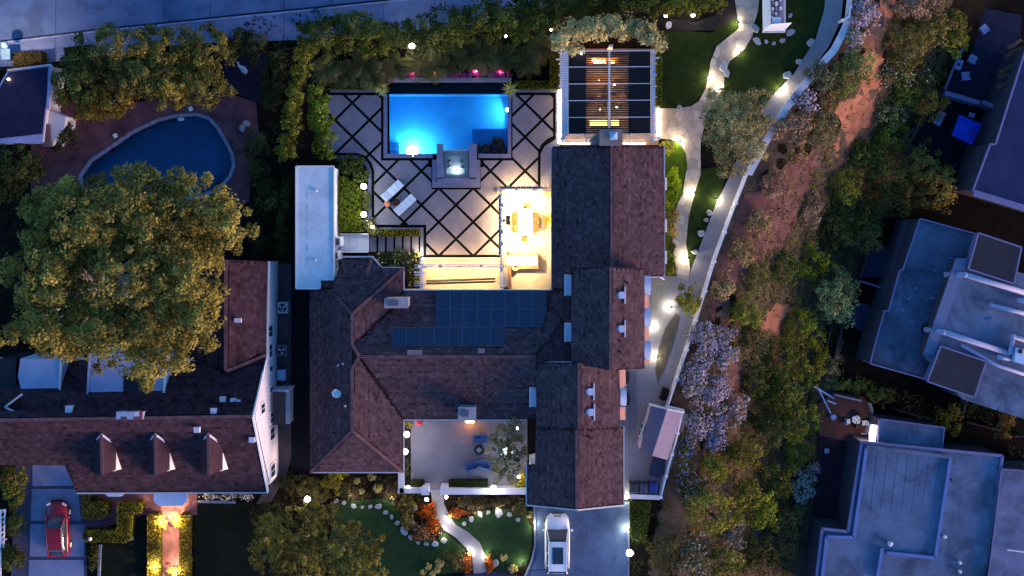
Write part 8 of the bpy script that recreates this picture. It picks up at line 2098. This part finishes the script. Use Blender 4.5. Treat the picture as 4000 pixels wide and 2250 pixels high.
for i, (x, y, r, lab) in enumerate(RS):
    q = P(x, y, .3); rr = r / 49.5
    C = []; gg = np.random.default_rng(900 + i)
    for k in range(26):
        d = gg.normal(size=3); d /= np.linalg.norm(d); d[2] = abs(d[2]) * .8
        C.append((q.x + d[0] * rr * .8, q.y + d[1] * rr * .8, .05 + d[2] * rr))
    t = thing('round_shrub', (q.x, q.y, 0), lab, 'shrub', 'round shrubs of the front garden')
    leafy('foliage', np.array(C), np.full(26, rr * .34), .8 + .4 * gg.random(26), 14, .09, 950 + i, leafmat('round_pale', (.20, .19, .13)), t)
    MB().tube([(q.x, q.y, -.05), (q.x, q.y, .2)], .04, 6).build('stem', BARK, t)
# courtyard tree with twisted bare limbs
tree('courtyard_tree', 'loose olive tree with bare twisted limbs over the courtyard corner', [(1960, 1700, 70, 56), (2010, 1680, 46, 56), (1990, 1820, 60, 76), (1950, 1780, 46, 80), (2020, 1760, 46, 60), (1960, 1860, 46, 36)], (2000, 1740), 1.6, 4.2, (.13, .115, .075), 'court_olive', clump=.30, per=24, leaf=.15, seed=880, limbs=18, bark=BARK_PALE, trunk_r=.13, dens=.75, ctv=.5)
hedge_box('hedge', 'dark hedge along the right side of the driveway', [(2462, 1962), (2540, 1962), (2536, 2040), (2520, 2120), (2470, 2120), (2464, 2050)], 0, .9, (.030, .042, .012), 'drive_hedge', 9)
# neighbour front garden
hedge_box('hedge', 'square clipped hedge block right of the red car', [(318, 1925), (345, 1925), (345, 1962), (420, 1962), (418, 2015), (390, 2028), (318, 2026)], 0, 1.0, (.045, .050, .014), 'nb_box', 10)
hedge_box('hedge', 'large L-shaped clipped hedge beside the brick walk', [(458, 1965), (552, 1965), (552, 2004), (515, 2012), (508, 2110), (480, 2122), (330, 2116), (315, 2095), (330, 2072), (455, 2075)], 0, 1.0, (.060, .062, .012), 'nb_box2', 11)
hedge_box('hedge', 'long hedge on the west side of the brick walk', [(575, 2012), (622, 2012), (622, 2300), (575, 2300)], 0, .9, (.050, .046, .014), 'nb_box3', 12)
hedge_box('hedge', 'long hedge on the east side of the brick walk', [(702, 2012), (738, 2012), (738, 2300), (702, 2300)], 0, .9, (.044, .042, .014), 'nb_box3', 13)
for a, b, lab in (((518, 2025), (516, 2110), 'short grey kerb beside the L-shaped hedge'), ((742, 2012), (742, 2290), 'long grey kerb along the dark neighbour lawn'), ((392, 2125), (385, 2290), 'grey kerb at the left neighbour lawn'), ((772, 1958), (920, 1962), 'pale edging stones under the neighbour eave')):
    q = P(*a, .1); t = thing('garden_kerb', (q.x, q.y, 0), lab, 'kerb')
    A, B = P(*a, .1), P(*b, .1); n = max(2, int((B - A).length / .9))
    for k in range(n): MB().bar(A.lerp(B, (k + .02) / n), A.lerp(B, (k + .98) / n), .20, .2).build('kerb_stone', PAVEM, t)
shrub('flower_border', 'white flower strip under the neighbour eave', [(820, 1938, 40, 14), (880, 1940, 46, 14), (950, 1940, 46, 16)], .05, .5, (.022, .024, .016), 'nb_flowers', seed=890, clump=.18, per=16, leaf=.10, cat='flowers', dens=1.6, flowers=((.5, .48, .5), 'white_petal', 4, .10))
for i, (x, y, rx, ry, hh, lab) in enumerate(((50, 1890, 56, 90, 1.8, 'tall green bush left of the driveway, nearest the roof'), (55, 2050, 46, 46, 1.3, 'round bush left of the red car'), (45, 2180, 56, 60, 1.4, 'round bush in the lower left corner'), (365, 1945, 24, 24, .6, 'dark potted shrub by the front door'), (362, 2170, 30, 60, .4, 'low brown planting below the L-shaped hedge'))):
    shrub('front_bush', lab, [(x, y, rx, ry)], .05, hh, (.055, .058, .018) if i == 0 else (.036, .042, .016), 'nbb%d' % i, seed=893 + i, clump=.30, per=28, leaf=.17, dens=1.5, group='bushes of the neighbour front garden')
q = P(20, 2060, 1.0); t = thing('picket_fence', (q.x, q.y, 0), 'white picket fence piece at the left edge beside the bushes', 'fence')
for (a, b) in (((4, 1995), (20, 1990)), ((20, 1990), (14, 2140)), ((4, 2110), (26, 2106)), ((3, 1990), (2, 2250))): MB().bar(P(*a, 1.0), P(*b, 1.0), .09, .10).build('rail', WHITE, t)
for k in range(8):
    b = P(19 - k * .7, 1995 + k * 20, 0); MB().box((b.x, b.y, .5), (.07, .10, 1.0)).build('picket', WHITE, t)
for (x, y) in ((350, 1928), (352, 1963)):
    pass
q = P(355, 1950, .4); t = thing('white_urn', (q.x, q.y, 0), 'white stone urn pair tilted beside the front door', 'urn')
MB().lathe(P(350, 1930, .2), [(.16, 0), (.2, .1), (.26, .36), (.2, .34)], 12).build('urn', WHITE, t); MB().lathe(P(358, 1965, .2), [(.14, 0), (.2, .1), (.24, .30), (.18, .28)], 12).build('urn', WHITE, t)
q = P(355, 2103, .9); t = thing('mailbox', (q.x, q.y, 0), 'small white round post top in the L-shaped hedge', 'post')
MB().tube([(q.x, q.y, 0), (q.x, q.y, 1.0)], .05, 8).build('post', WHITE, t); MB().lathe((q.x, q.y, 1.0), [(.13, 0), (.15, .1), (.06, .2)], 12).build('top', WHITE, t)
# round topiary pots on the pavement by the road
for i, (x, y, r) in enumerate(((1163, 96, 10), (1201, 96, 14), (1241, 92, 15), (1269, 77, 11), (1295, 72, 11))):
    q = P(x, y, .5); rr = r / 49.5
    t = thing('topiary_pot', (q.x, q.y, .07), ORDW[i] + ' dark round topiary in a pot on the pavement, counted from the dark patio side', 'topiary', 'topiary pots by the road')
    MB().lathe((q.x, q.y, .07), [(rr * .7, 0), (rr * .95, .3), (rr * .8, .3)], 14).build('pot', BLACK, t)
    gg = np.random.default_rng(60 + i); C = np.array([(q.x + gg.normal() * rr * .4, q.y + gg.normal() * rr * .4, .45) for _ in range(14)])
    leafy('foliage', C, np.full(14, rr * .5), np.ones(14), 16, .10, 70 + i, leafmat('topiary', (.010, .012, .010)), t)
hedge_box('hedge', 'brown clipped hedge block next to the gate pillar', [(48, 206), (160, 198), (164, 242), (50, 264)], 0, 1.2, (.050, .034, .022), 'brown_box', 20)
hedge_box('hedge', 'black clipped hedge at the pavement beside the olive trees', [(247, 186), (350, 174), (352, 215), (252, 222)], 0, 1.2, (.012, .016, .010), 'black_box', 21)
